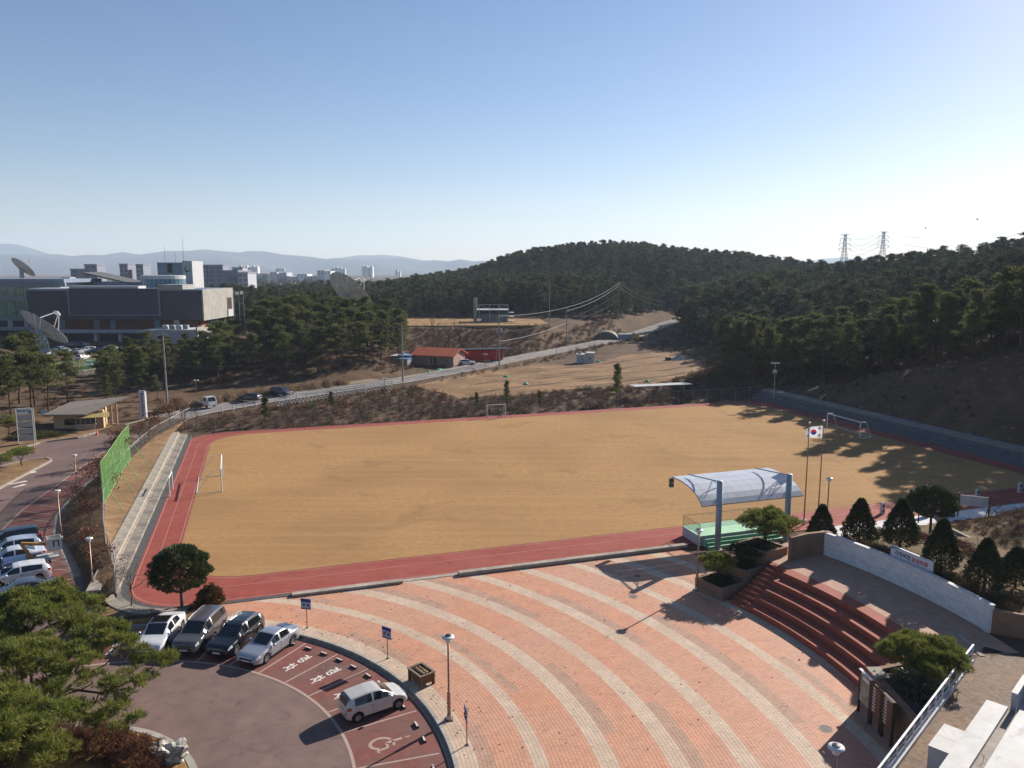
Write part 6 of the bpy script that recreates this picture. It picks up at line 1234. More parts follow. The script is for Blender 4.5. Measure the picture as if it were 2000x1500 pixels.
# ---------------------------------------------------------------- institute with the big dishes (left background)
m_pan1 = M('dark_panel', (.055, .055, .068), .7, .15, .3, .3); m_pan2 = M('blue_panel', (.045, .052, .08), .6, .1, .3, .3); m_stone = M('stone_panel', (.31, .29, .255), .85, .15, .6, col2=(.24, .225, .20), scale2=.5, amt2=.6); m_fr = M('pale_frame', (.20, .22, .26), .7, .1, 1)
m_rbrick = M('red_brick_far', (.095, .038, .025), .9, .2, 1.5); m_base = M('pale_base', (.30, .31, .34), .85, .12, .5); m_gg = M('green_glass', (.08, .21, .165), .15, .35, .35, .5, col2=(.03, .08, .075), scale2=.5, amt2=.8, coat=.3); m_bg = M('blue_glass', (.06, .13, .17), .12, .25, .4, .5, coat=.4); m_rfm = M('metal_roof', (.17, .21, .27), .5, .12, .5, .4); m_wt = M('white_tower', (.42, .42, .42), .8, .06, 1); m_dark = M('dark_opening', (.012, .013, .017), .6, .2, 1)
ib = empty('institute_building', (-120.5, 234, 3), 0, 'long dark panelled institute building with overhanging upper storey', 'building')
MB().box(-26.5, 26.5, 0, 25, 6.4, 15.2).build('upper_storey', m_pan1, ib); MB().box(26.502, 26.9, -.05, 25.2, 6.2, 15.6).build('stone_end_wall', m_stone, ib)
MB().box(-13.5, 13.5, -.35, -.003, 8.2, 15.9).build('front_panel', m_pan2, ib)
for b in ((-13.9, -13.5, 8.0, 15.2), (13.5, 13.9, 8.0, 15.2), (-13.9, 13.9, 7.7, 8.0)): MB().box(b[0], b[1], -.5, .0, b[2], b[3]).build('panel_frame', m_fr, ib)
MB().box(-26.5, 26.5, -.2, 25, 15.202, 15.6).build('roof', m_rfm, ib); MB().box(-26.2, -14, .5, 10, 15.602, 15.9).build('roof_deck', m_wt, ib); MB().box(-14, 7, 1, 6, 15.602, 16.6).build('roof_plant', m_wt, ib); MB().box(13.5, 21, -.3, 9, 15.602, 17.0).build('parapet_block', m_stone, ib)
MB().box(-26.5, 24.5, 1.2, 24, 3.4, 6.398).build('brick_storey', m_rbrick, ib); MB().box(-27, 24.5, .6, 24, 2.4, 3.398).build('band', m_base, ib); MB().box(-26.5, 24.6, 2.5, 24, -.4, 2.398).build('ground_wall', m_base, ib)
for x in (-6.5, -1.5, 12.0, -17, 18): MB().box(x - .9, x + .9, 1.05, 1.19, 3.42, 6.3).build('window_strip', m_bg, ib)
for x0, x1 in ((-24, -18), (-16.5, -8), (-6.5, -.5), (1, 8)): MB().box(x0, x1, 2.38, 2.49, -.3, 2.0).build('opening', m_dark, ib)
for x in (-17.3, -7.3, .2): MB().box(x - .5, x + .5, 1.2, 2.2, -.4, 2.39).build('pillar', m_base, ib)
MB().box(24.503, 24.7, 3, 8, 3.2, 6.2).build('red_corner', M('warm_brick', (.33, .11, .055), .9, .15, 2), ib); MB().box(24.503, 24.66, 8.2, 19, 3.3, 6.2).build('end_glazing', m_bg, ib)
for y in range(9, 19, 2): MB().box(24.661, 24.8, y, y + .25, 3.3, 6.2).build('mullion', m_wt, ib)
MB().box(26.901, 27.0, 19.5, 23.5, 7.2, 12.5).build('red_recess', m_rbrick, ib); MB().box(27.001, 27.08, 21, 23.2, 9.2, 12.2).build('end_window', m_dark, ib); MB().box(26.901, 27.2, 19.5, 23.6, 6.3, 8.6).build('white_panel', m_wt, ib)
an = empty('annex_building', (-98.5, 222, 3), 0, 'low pale annex with fan units on its flat roof', 'building'); MB().box(-8, 7, 0, 10, -.3, 4.0).build('wall', m_base, an); MB().box(-8.1, 7.1, -.1, 10.1, 4.002, 4.3).build('roof', m_wt, an); MB().box(7.101, 7.5, 0, 10, -.3, 5.0).build('end_wall', m_stone, an)
for k in range(4): MB().box(-3.5 + k * 2, -2.1 + k * 2, 2, 3.2, 4.302, 5.5).build('fan_unit', m_wall if k % 2 else m_wt, an)
gbd = empty('glass_building', (-170, 250, 3), 0, 'green glass office wing behind the left dish', 'building'); MB().box(-40, 24, 0, 20, 2, 17.2).build('core', m_base, gbd); MB().box(-41, 26, -1, 22, 17.4, 18.6).build('roof', m_rfm, gbd); MB().box(-41, 26, -.6, .2, 16.2, 17.4).build('eaves', m_rfm, gbd)
for i in range(22):
    for j, (z0, z1) in enumerate(((5.9, 8.7), (8.9, 11.7), (13.0, 16.0))): MB().box(-40 + i * 2.9 + .08, -40 + (i + 1) * 2.9 - .08, -.25, -.02, z0, z1).build('glass_pane', m_gg, gbd)
for z in (5.5, 11.9, 12.7, 2.6): MB().box(-40, 24, -.4, -.02, z, z + .35).build('floor_band', m_rfm, gbd)
for i in range(12): MB().box(-40 + i * 5.3, -36.5 + i * 5.3, -.2, -.02, 3.2, 5.2).build('louvre', m_dark, gbd)
gb2 = empty('glass_link', (-146, 268, 3), 0, 'long low blue glass roof link behind the dark building', 'building'); MB().box(-18, 18, 0, 14, 2, 16.0).build('wall', m_bg, gb2); MB().box(-20, 19, -1, 15, 16.002, 17.4).build('roof', m_rfm, gb2); MB().box(-9, -6, -1.5, 2, 14, 19).build('stair_tower', m_wt, gb2)
c = MB(); c.add([(-2, -1.2, 20.2), (24, -1.2, 14.6), (24, -1.0, 14.9), (-2, -1.0, 20.8), (-2, 12, 20.2), (24, 12, 14.6), (24, 12, 14.9), (-2, 12, 20.8)], [(0, 1, 2, 3), (7, 6, 5, 4), (3, 2, 6, 7), (0, 4, 5, 1), (0, 3, 7, 4), (1, 5, 6, 2)]); c.build('sloping_roof', M('brown_sheet', (.11, .105, .10), .7, .1, 1), gb2)
dm_ = empty('glass_drum', (-119.0, 264.5, 3), 0, 'flared blue glass drum with white rim on the institute roof', 'building'); DR = 7.9
for k in range(30):
    a, b = 6.2832 * k / 30 + .012, 6.2832 * (k + 1) / 30 - .012; c = MB(); rr0, rr1 = DR, DR * .88; P_ = [(r * math.cos(x), r * math.sin(x), z) for r, z in ((rr0 * 1.0, 10), (rr1, 18.4)) for x in (a, b)]; P2 = [(p[0] * .97, p[1] * .97, p[2]) for p in P_]; c.add([P_[0], P_[1], P_[3], P_[2], P2[0], P2[1], P2[3], P2[2]], [(0, 1, 2, 3), (7, 6, 5, 4), (0, 4, 5, 1), (3, 2, 6, 7), (0, 3, 7, 4), (1, 5, 6, 2)]); c.build('glass_pane', m_bg, dm_)
MB().lathe([(DR * .95, 0), (DR * .84, 18.3)], 30).build('core', m_dark, dm_); MB().lathe([(DR * .9, 18.4), (DR * .9, 19.6), (DR * .86, 19.7)], 30).build('rim', m_wt, dm_)
tw = empty('emblem_tower', (-130.5, 300, 3), 0, 'grey roof tower with white side face and round emblem', 'tower'); MB().box(-6.5, 3.4, 0, 10, 8, 24.4).build('shaft', m_rfm, tw); MB().box(3.402, 7.2, -.5, 10, 6, 25.0).build('white_face', m_wt, tw); MB().box(-2.6, -.8, -.12, -.003, 20.5, 24).build('dark_slot', m_dark, tw)
for nm, cx_, r_, mt in (('emblem_disc', 5.2, 1.15, m_dark), ('emblem_swirl', 5.4, .85, m_wt)):
    c = MB(); c.lathe([(r_, 0), (r_, .08)], 20); o = c.build(nm, mt, tw); o.rotation_euler.x = math.pi / 2; o.location = (cx_, -.5 - (.0 if nm == 'emblem_disc' else .1), 21.9 + (.25 if nm != 'emblem_disc' else 0)); o.scale = (.8, 1.1, 1)
for x, h in ((-5, 6.0), (-1.0, 3.8), (2.2, 9.5)): MB().tube([(x, 4, 24), (x, 4, 24.6 + h)], [.12, .05], 5).build('antenna_mast', m_steel, tw)
MB().box(5, 6.8, -.62, -.51, 14, 15.4).build('window', m_dark, tw)
for x, y, r_, lab in ((-184.5, 262, 2.0, 'small white radome dome at the left picture edge'), (-180, 258, 3.0, 'large white radome dome on the green glass wing'), (-173.5, 258, 2.6, 'white radome dome nearest the glass wing end')):
    t = empty('radome', (x, y, 21.6), 0, lab, 'radome', 'radomes on the glass wing'); MB().lathe([(r_, 0), (r_ * .97, r_ * .3), (r_ * .75, r_ * .68), (r_ * .4, r_ * .92), (.02, r_)], 20).build('dome', M('dome_white', (.6, .59, .58), .7, .05, 1), t, True); MB().lathe([(r_ * 1.05, -.8), (r_ * 1.05, 0)], 20).build('dome_ring', m_wt, t)
# parabolic dishes
m_dish = M('dish_back', (.50, .47, .41), .6, .12, .8, .3, col2=(.40, .375, .34), scale2=.4, amt2=.6); m_dish2 = M('dish_back_cool', (.42, .45, .47), .6, .15, .8, .3)
def dish(loc, R, az, el, base_z, lab, mat):
    n_ = Vector((math.sin(az) * math.cos(el), math.cos(az) * math.cos(el), math.sin(el))); q = n_.to_track_quat('Z', 'Y')
    loc = Vector(loc) - n_ * .2 * R
    t = empty('satellite_dish', (loc[0], loc[1], base_z), 0, lab, 'satellite dish', 'big satellite dishes'); hd_ = empty('reflector', Vector((0, 0, loc[2] - base_z))); hd_.parent = t; hd_.rotation_mode = 'QUATERNION'; hd_.rotation_quaternion = q; NS = 20
    def pz(r): return .22 * R * (r / R) ** 2
    for k in range(NS):
        for r0, r1 in ((.1, .55), (.56, 1.0)):
            c = MB(); a, b = 6.2832 * k / NS + .008, 6.2832 * (k + 1) / NS - .008; rs__ = np.linspace(r0 * R, r1 * R, 4); vs = [(r * math.cos(x), r * math.sin(x), pz(r) + th) for th in (0, .09) for r in rs__ for x in (a, b)]
            fs = [(2 * i, 2 * i + 2, 2 * i + 3, 2 * i + 1) for i in range(3)] + [(8 + 2 * i + 1, 8 + 2 * i + 3, 8 + 2 * i + 2, 8 + 2 * i) for i in range(3)] + [(0, 1, 9, 8), (6, 14, 15, 7)] + [(2 * i, 8 + 2 * i, 8 + 2 * i + 2, 2 * i + 2) for i in range(3)] + [(2 * i + 1, 2 * i + 3, 8 + 2 * i + 3, 8 + 2 * i + 1) for i in range(3)]
            c.add(vs, fs); c.build('dish_panel', mat, hd_)
    MB().lathe([(R * .14, -R * .12), (R * .14, .05)], 12).build('hub', m_steel, hd_); f = R * .95
    for k in range(4): a = 6.2832 * k / 4 + .6; MB().tube([(R * .72 * math.cos(a), R * .72 * math.sin(a), pz(R * .72) + .1), (R * .1 * math.cos(a), R * .1 * math.sin(a), f)], R * .018, 5).build('feed_strut', m_wt, hd_)
    MB().lathe([(R * .05, -R * .05), (R * .15, 0), (R * .13, R * .06), (R * .03, R * .1)], 10, (0, 0, f)).build('feed_unit', m_wt, hd_)
    MB().lathe([(R * .3, 0), (R * .22, (loc[2] - base_z) * .6), (R * .14, loc[2] - base_z - R * .05)], 12).build('pedestal', m_steel, t); MB().tube([Vector((0, 0, (loc[2] - base_z) * .75)), Vector((0, 0, loc[2] - base_z)) - n_ * .0 + Vector((0, 0, -R * .1))], R * .1, 6).build('mount', m_steel, t); return t
p = GY(684, 571, 245); dish(p, 8.2, R_(42), R_(40), tz(p.x, p.y), 'huge grey satellite dish rising behind the knoll pines', m_dish)
p = GY(86, 640, 196); dish(p, 6.4, R_(36), R_(46), tz(p.x, p.y), 'large satellite dish in front of the glass wing, over parked cars', m_dish2)
p = GY(45, 522, 330); dish(p, 5.4, R_(34), R_(44), 3, 'distant satellite dish behind the radomes on the left', m_dish2)
# apartments behind
m_apt = M('apartment_grey', (.21, .22, .27), .85, .08, .15)
def apt(u0, u1, vt, D, dep, lab, tower=True):
    t = block('apartment_block', u0, u1, vt, 560, D, dep, m_apt, lab, 'building', 'grey apartment blocks', 7, m_apt); return t
for u0, u1, vt, lab in ((140, 172, 527, 'lowest grey apartment block left of the pines on the institute roof'), (168, 192, 518, 'grey apartment block with roof hut left of the tower'), (236, 252, 517, 'narrow grey apartment block peeping over the pines'), (268, 282, 518, 'small grey apartment block beside the emblem tower'), (363, 386, 518, 'grey apartment block right behind the white tower face'), (384, 405, 519, 'second grey apartment block right of the tower'), (407, 437, 519, 'wide grey apartment block with roof tanks')): apt(u0, u1, vt, 640, 14, lab)
t = block('apartment_block', 434, 466, 530, 560, 600, 30, m_apt, 'large blank apartment gable with brush lettering', 'building', 'grey apartment blocks', 0, m_apt)
o = link('lettering', text_mesh('거링', 5.2, 'lettering', .02), t, m_navy); o.rotation_euler = (math.pi / 2, 0, 0); o.location = (2.5, -.15, GY(450, 547, 600).z - t.location.z)
block('apartment_block', 466, 485, 534, 562, 590, 20, m_cg, 'pale blue apartment block at the right end of the row', 'building', 'grey apartment blocks', 5, m_apt); block('apartment_block', 455, 475, 524, 556, 700, 14, m_cg, 'taller bluish apartment block behind the lettered gable', 'building', 'grey apartment blocks', 6, m_apt)
# retaining wall, green mesh fence, flagpoles at the institute
rw_ = [G(40, 752, 1.2), G(120, 747, 1.2), G(185, 738, 1.2), G(245, 724, 1.4)]; P = resample([(-101, 150), (-97, 154), (-92.5, 163), (-88.3, 173.5), (-86, 180)], 60); wl_ = empty('retaining_wall', P[0], 0, 'rough stone retaining wall below the institute car park', 'wall'); m_rub = M('rubble_stone', (.20, .18, .165), .95, .25, 1, rnd=.3, bump=.5, bscale=5)
mb = MB()
for k in range(59): a, b = P[k] - P[0], P[k + 1] - P[0]; mb.bar(a + Vector((0, 0, 1.4)), b + Vector((0, 0, 1.4)), .4, 3.3)
mb.build('wall_core', m_concd, wl_)
st_ = MB(); st_.add([(-.27, -.12, -.17), (.27, -.12, -.19), (.25, .0, -.17), (-.25, .0, -.16), (-.24, -.14, .17), (.26, -.13, .18), (.25, .0, .17), (-.26, .0, .18)], [(3, 2, 1, 0), (4, 5, 6, 7), (0, 1, 5, 4), (1, 2, 6, 5), (2, 3, 7, 6), (3, 0, 4, 7)]); stm = st_.mesh('stone'); stm.materials.append(m_rub)
cnt = 0
for k in range(59):
    a, b = P[k] - P[0], P[k + 1] - P[0]; d = (b - a).normalized(); nrm = Vector((d.y, -d.x, 0))
    for r_ in range(5):
        if cnt >= 295: break
        o = link('stone', stm, wl_); o.location = a.lerp(b, .5 + random.uniform(-.1, .1) + .25 * (r_ % 2)) + nrm * .24 + Vector((0, 0, 1.1 + r_ * .42)); o.rotation_euler.z = math.atan2(d.y, d.x); o.scale = (random.uniform(.85, 1.1), random.uniform(.7, 1.4), random.uniform(.9, 1.1)); cnt += 1
m_gmesh = net_mat('green_wire', (.14, .34, .08), .12, .07); gf = empty('green_mesh_fence', P[0] + Vector((0, 0, 3)), 0, 'light green wire fence on top of the retaining wall', 'fence'); Q = resample([(-101, 150), (-97, 154), (-92.5, 163), (-88.3, 173.5), (-86, 180)], 14)
for k, p in enumerate(Q):
    a = p - P[0]; MB().tube([a, a + Vector((0, 0, 2.2))], .06, 5).build('post', m_gpost, gf)
    if k: b = Q[k - 1] - P[0]; net_panel('mesh_panel', b, a, .05, 2.1, m_gmesh, gf); MB().tube([a + Vector((0, 0, 2.15)), b + Vector((0, 0, 2.15))], .035, 5, False).build('top_rail', m_gpost, gf)
for k, (u, vt, vb) in enumerate(((459, 566, 620), (468, 569, 612), (477, 568, 612))):
    b = GY(u, vb, 262); tp_ = GY(u, vt, 262).z; t = empty('flagpole', (b.x, b.y, tz(b.x, b.y)), 0, 'thin flagpole with small white flag beside the institute, %s from the wall' % ('first', 'second', 'third')[k], 'flagpole', 'institute flagpoles'); h = tp_ - tz(b.x, b.y); MB().tube([(0, 0, 0), (0, 0, h)], .09, 5).build('pole', m_steel, t); MB().box(-1.1, -.1, -.03, .03, h - 1.2, h - .1).build('flag', m_fw, t)

# ---------------------------------------------------------------- gatehouse and entrance
m_tan = M('tan_wall', (.46, .31, .19), .85, .1, 1.5); m_rooft = M('gate_roof', (.235, .195, .16), .85, .12, 1, col2=(.19, .16, .135), scale2=.4, amt2=.5); m_awn = M('yellow_awning', (.52, .40, .16), .6, .08, 1, .35, sub=.2)
gh = empty('gatehouse', (-67.0, 117.2, -.15), R_(20), 'tan gatehouse with slanting flat roof and yellow awning', 'building')
gh.scale = (.74, .74, .82); MB().box(-4.5, 4.6, -2.2, 3.2, 0, 3.0).build('wall', m_tan, gh); c = MB(); c.add([(-6.2, -3.4, 3.25), (1.6, -4.0, 3.0), (9.2, 2.4, 5.2), (-2.6, 5.2, 4.2), (-6.2, -3.4, 3.5), (1.6, -4.0, 3.25), (9.2, 2.4, 5.35), (-2.6, 5.2, 4.45)], [(3, 2, 1, 0), (4, 5, 6, 7), (0, 1, 5, 4), (1, 2, 6, 5), (2, 3, 7, 6), (3, 0, 4, 7)]); c.build('roof', m_rooft, gh)
c = MB(); c.prism([(-4.5, -2.2), (4.6, -2.2), (4.6, 3.2), (-4.5, 3.2)], 3.0, [3.02, 3.6, 4.3, 3.9]); c.build('upper_wall', m_tan, gh)
aw = empty('awning', (0, 0, 0)); aw.parent = gh
for k in range(7): c = MB(); x0, x1 = -.2 + k * .86, -.2 + (k + 1) * .86 - .03; c.add([(x0, -2.22, 3.15), (x1, -2.22, 3.15), (x1 + .25, -4.3, 2.55), (x0 + .25, -4.3, 2.55), (x0, -2.22, 3.2), (x1, -2.22, 3.2), (x1 + .25, -4.3, 2.6), (x0 + .25, -4.3, 2.6)], [(3, 2, 1, 0), (4, 5, 6, 7), (0, 1, 5, 4), (1, 2, 6, 5), (2, 3, 7, 6), (3, 0, 4, 7)][0:6]); c.build('awning_panel', m_awn, aw)
MB().box(-.4, 3.2, -3.0, -2.203, 0, 1.05).build('counter_wall', m_tan, gh); MB().box(-.55, 3.35, -3.15, -2.203, 1.052, 1.2).build('counter_sill', m_wt, gh)
for k in range(4): MB().box(-.35 + k * .9, .5 + k * .9, -3.02, -2.92, 1.25, 2.35).build('window', m_glass, gh)
for k in range(5): MB().box(-.42 + k * .9, -.35 + k * .9, -3.06, -2.9, 1.2, 2.42).build('window_bar', m_wt, gh)
MB().box(-2.6, -.55, -2.26, -2.203, 1.1, 2.3).build('side_window', m_glass, gh); MB().box(4.0, 4.55, -2.27, -2.203, 0, 2.2).build('door', M('tan_door', (.38, .22, .11), .8, .1, 2), gh)
for x in (5.6, 6.6): MB().box(x - .2, x + .2, 1.2, 1.6, 0, 4.6).build('pillar', m_tan, gh)
c = empty('roof_aerial_dish', (-71.6, 115.6, 2.7), R_(30), 'tiny white aerial dish at the gatehouse roof edge', 'aerial'); o = MB().lathe([(.02, 0), (.25, .05), (.42, .16), (.4, .17), (.22, .07)], 14).build('reflector', m_wt, c); o.rotation_euler = (R_(70), 0, 0); MB().tube([(0, 0, -.5), (0, 0, 0)], .03, 5).build('stem', m_steel, c)
p = G(281, 818, -.1); py = empty('name_pillar', p, R_(14), 'white entrance pillar with dark vertical lettering', 'sign'); c = MB(); c.prism([(-.5, -.3), (.42, -.3), (.6, .1), (.5, .4), (-.5, .4)], 0, [4.6, 4.6, 4.5, 4.5, 4.6]); c.build('pillar', M('pillar_white', (.50, .49, .52), .7, .08, 1), py); MB().box(-.75, .85, -.6, .7, -.1, .06).build('plinth', m_conc, py); MB().box(-.52, .44, -.32, .42, 4.602, 4.68).build('cap', m_fr, py)
for k, ch in enumerate('충청북도진천연수원'): o = link('lettering', text_mesh(ch, .36, 'lettering', .01), py, m_navy); o.rotation_euler = (math.pi / 2, 0, 0); o.location = (-.03, -.305, 3.75 - k * .39)
o = MB().lathe([(.16, 0), (.16, .02)], 16).build('crest', m_navy, py); o.rotation_euler.x = math.pi / 2; o.location = (-.03, -.302, 4.2)
p = G(53, 866, 0); bb = empty('drive_billboard', (p.x, p.y, -.1), R_(24), 'grey five-row slatted signboard with white and green header', 'signboard'); bb.scale = (.6, 1, .98); m_rowp = M('sign_row_grey', (.36, .35, .31), .7, .1, 1)
for x in (-1.75, -1.45, 1.5, 1.75): MB().tube([(x, .15 * (abs(x) > 1.6), 0), (x, .15 * (abs(x) > 1.6), 5.2)], .11, 8).build('post', m_galv, bb)
for k in range(4): MB().box(-1.35, 1.4, -.08, .02, .5 + k * 1.0, 1.32 + k * 1.0).build('sign_row', m_rowp, bb)
MB().box(-1.4, 1.42, -.1, .02, 4.45, 5.25).build('header', M('header_white', (.66, .66, .64), .6, .04, 2), bb); c = MB(); c.add([(1.42, -.106, 4.47), (1.42, -.106, 4.95), (.5, -.106, 4.47)], [(0, 1, 2)]); c.build('green_corner', m_teal, bb); o = link('lettering', text_mesh('세계로 미래로 우주로', .3, 'lettering', .008), bb, m_black); o.rotation_euler = (math.pi / 2, 0, 0); o.location = (-.1, -.108, 4.85)
m_cone = M('cone_orange', (.62, .09, .03), .6, .05, 3)
for u, v, lab in ((67, 877, 'orange traffic cone in front of the slatted signboard'), (189, 849, 'orange traffic cone at the gatehouse corner')):
    p = G(u, v, -.2); t = empty('traffic_cone', p, 0, lab, 'traffic cone', 'traffic cones'); MB().lathe([(.17, .04), (.03, .72), (.01, .73)], 12).build('cone', m_cone, t); MB().box(-.22, .22, -.22, .22, 0, .04).build('foot', m_cone, t); MB().lathe([(.125, .3), (.09, .45)], 12).build('stripe', m_wt, t)
# planted strips of the entrance drive
isl2 = [(-57.6, 83.2), (-59.4, 96.5), (-60.6, 97.6), (-62.5, 96), (-64, 92), (-72, 78), (-66, 74)]
sheet('drive_island', isl2, -.04, m_dirt, 'dirt planting strip between the drives with low pines', 'dirt', th=.3)
def kerbline(name, lab, pts, z=.04):
    k_ = empty(name, (pts[0][0], pts[0][1], 0)); tag(k_, lab, 'kerb', kind='structure'); o0 = Vector((pts[0][0], pts[0][1], 0)); L = sum((Vector((*a[:2], 0)) - Vector((*b[:2], 0))).length for a, b in zip(pts[:-1], pts[1:])); Q = resample(pts, int(L) + 2)
    for a, b in zip(Q[:-1], Q[1:]): d = (b - a) * .008; MB().bar(a + d - o0 + Vector((0, 0, z - .16)), b - d - o0 + Vector((0, 0, z - .16)), .28, .32).build('kerb_stone', m_gut, k_)
kerbline('drive_kerb', 'pale kerb of the planted drive island', [(-57.5, 83.0), (-59.3, 96.4), (-60.6, 97.8), (-62.6, 96.2), (-64.2, 92.0)]); kerbline('slope_kerb', 'pale kerb at the foot of the gatehouse slope', [(-74, 84), (-68.5, 96), (-67, 107), (-63.4, 110.5), (-62.8, 114)])
sheet('slope_verge', [(-92, 70), (-74.2, 84), (-68.6, 96), (-67.1, 107), (-63.5, 110.6), (-63, 121), (-76, 122), (-84, 108), (-95, 92)], -.02, m_dirt, 'leafy dirt verge below the gatehouse slope', 'dirt', th=.4)
for k, (x, y) in enumerate(((-61.5, 93.8), (-61.6, 89.5), (-61.9, 85.3), (-63.2, 81.2))): garden_pine('low flat-topped pine on the drive island, number %s from the kerb tip' % ('one', 'two', 'three', 'four')[k], (x, y, -.05), [(-.7, .2, 1.5, 1.15, 1.15, .42), (.7, -.3, 1.65, 1.15, 1.1, .42), (.0, .9, 1.6, 1.0, .9, .4), (.1, -.9, 1.5, .9, .9, .36)], (0, 0, .7), 80 + k, 50, 6, .2, .022, .1, group='flat pines on the drive island')
mound('clipped_hedge', 'long low green hedge beside the slatted signboard', (-69.6, 109.6, -.05), (4.0, 1.5, .95), m_olive, 91, 110, 4, .14, .03, 'hedge', None, R_(25)); garden_pine('bushy pine behind the slatted signboard', (-72.5, 108.5, .2), dome(1.7, 2.6, 7, rs_), (0, 0, 1.6), 92, 45, 6, .22, .024, .1)

# ---------------------------------------------------------------- farmhouse, sheds, things by the road
m_or = M('orange_roof', (.52, .13, .055), .7, .1, .8); m_pink = M('pink_wall', (.30, .19, .16), .85, .08, 1); m_blr = M('blue_roof', (.13, .22, .40), .5, .1, 1); m_redc = M('red_container', (.42, .025, .015), .6, .08, 1); m_tarp = M('blue_tarp', (.01, .17, .60), .5, .08, 2)
h0 = G(868, 717); fh_ = empty('farmhouse', (-20.2, 199.0, .0), R_(-20), 'pink-walled house with wide orange roof by the road', 'house'); fh_.scale = (.72, .8, .85)
MB().box(-6, 9.5, -4, 5, -.3, 3.1).build('wall', m_pink, fh_); c = MB(); c.add([(-7, -5, 3.0), (10.4, -5, 3.0), (10.4, .4, 5.0), (-7, .4, 5.0), (10.4, 6, 3.0), (-7, 6, 3.0), (-7, -5, 3.2), (10.4, -5, 3.2), (10.4, .4, 5.2), (-7, .4, 5.2), (10.4, 6, 3.2), (-7, 6, 3.2)], [(6, 7, 8, 9), (9, 8, 10, 11), (0, 3, 2, 1), (3, 5, 4, 2), (0, 1, 7, 6), (4, 5, 11, 10), (1, 2, 8, 7), (2, 4, 10, 8), (3, 0, 6, 9), (5, 3, 9, 11)]); c.build('roof', m_or, fh_)
c = MB(); c.add([(9.5, -4, 3.1), (9.5, 5, 3.1), (9.5, .4, 4.9)], [(0, 1, 2)]); c.build('gable', m_pink, fh_)
for x in (.4, 1.9): MB().box(x, x + 1.2, -4.06, -4.003, .9, 2.4).build('window', m_glass, fh_)
for b in ((.2, .4), (1.6, 1.9), (3.1, 3.3)): MB().box(b[0], b[1], -4.09, -4.003, .8, 2.5).build('window_frame', m_wt, fh_)
for x in (5.6, 7.0): MB().box(x, x + .5, -4.06, -4.003, 1.7, 2.1).build('small_window', m_glass, fh_)
ln = empty('lean_to', (-26.6, 197.2, 0), R_(-20), 'dark lean-to sheds with blue and white roofs beside the house', 'shed'); ln.scale = (.66, .8, .85); MB().box(-6.5, 1.5, -3.2, 2.5, -.2, 2.3).build('wall', m_wall, ln); MB().box(-3.6, 1.6, -2.2, 3, 2.302, 2.8).build('upper_wall', m_dark, ln)
for x0, x1, y0, y1, z, mt in ((-7, -3.4, -2.5, 3, 2.85, m_wt), (-3.6, 1.8, -2.6, 3.2, 3.1, m_blr), (-1.2, 3.2, -6.2, -2.7, 2.5, m_blr)):
    MB().box(x0, x1, y0, y1, z, z + .12).build('roof_sheet', mt, ln)
MB().box(-.8, 3.0, -5.9, -3.21, -.2, 2.45).build('front_store', m_wall, ln)
for x in (-2.8, -1.6, -.4): MB().box(x, x + .8, -3.26, -3.203, 1.1, 2.1).build('window', m_glass, ln)
ct = empty('container', (-11.5, 206.5, .2), R_(14), 'long red shipping container wall behind the house', 'container'); MB().box(-9, 9, -1.2, 1.2, 0, 2.7).build('body', m_redc, ct); MB().box(-9.6, 11, -1.8, 2.5, 2.9, 3.05).build('roof_sheet', m_dark, ct)
for k in range(30): MB().box(-8.9 + k * .6, -8.65 + k * .6, -1.27, -1.203, .1, 2.6).build('rib', m_redc, ct)
for x in (-3.2, -.6): o = MB().lathe([(.35, 0), (.35, .05)], 12).build('round_emblem', m_reed, ct); o.rotation_euler.x = math.pi / 2; o.location = (x, -1.275, 1.5)
tb = empty('tarp_shelter', (-36.8, 189.5, .1), R_(-15), 'small dark shelter with bright blue tarp front', 'shelter'); MB().box(-1.9, 1.7, -.2, 2.2, 0, 1.9).build('frame_wall', m_dark, tb); MB().box(-2.1, 3.0, -.4, 2.6, 1.95, 2.05).build('roof', m_wall, tb)
for i in range(2):
    for j in range(3): MB().box(.02 + i * .85, .82 + i * .85, -.3, -.22, .15 + j * .58, .68 + j * .58).build('tarp_panel', m_tarp, tb)
sh = empty('white_shed', (19.6, 203.8, tz(19.6, 203.8)), R_(-6), 'small whitish box shed on the dry field beside the road', 'shed'); MB().box(-2.3, 2.3, -1.4, 1.4, 0, 2.3).build('wall', M('shed_white', (.42, .42, .40), .8, .1, 1), sh); MB().box(-2.4, .2, -1.5, 1.5, 2.302, 2.42).build('roof', m_wt, sh); MB().box(.25, 2.4, -1.5, 1.5, 2.302, 2.85).build('roof_box', M('shed_white', (.42, .42, .40)), sh); MB().box(.8, 1.5, -1.46, -1.403, 1.0, 1.6).build('window', m_pink, sh); MB().box(-1.0, -.4, -1.45, -1.403, .1, 1.7).build('door', m_cg, sh); o = MB().lathe([(.4, 0), (.4, .5), (.2, .6)], 12).build('water_tank', m_wall, sh); o.location = (-1.5, 0, 2.43)
gr = empty('tunnel_shed', (33.5, 274, tz(32, 274) - .3), R_(-8), 'olive tunnel shed with dark open front and orange sheet', 'shed'); gr.scale = (.72, .8, .72); c = MB(); n = 10
for y in (0, 14):
    for k in range(n + 1): a = math.pi * k / n; c.v.append((-6 * math.cos(a), y, 4.2 * math.sin(a)))
c.f += [(k, k + 1, n + 2 + k, n + 1 + k)[::-1] for k in range(n)] + [tuple(range(n + 1))[::-1]]; c.build('tunnel', M('olive_sheet', (.10, .09, .04), .7, .1, 1), gr); MB().tube([(-6 * math.cos(math.pi * k / n), -.15, 4.2 * math.sin(math.pi * k / n)) for k in range(n + 1)], .16, 5).build('white_arch', m_wt, gr)
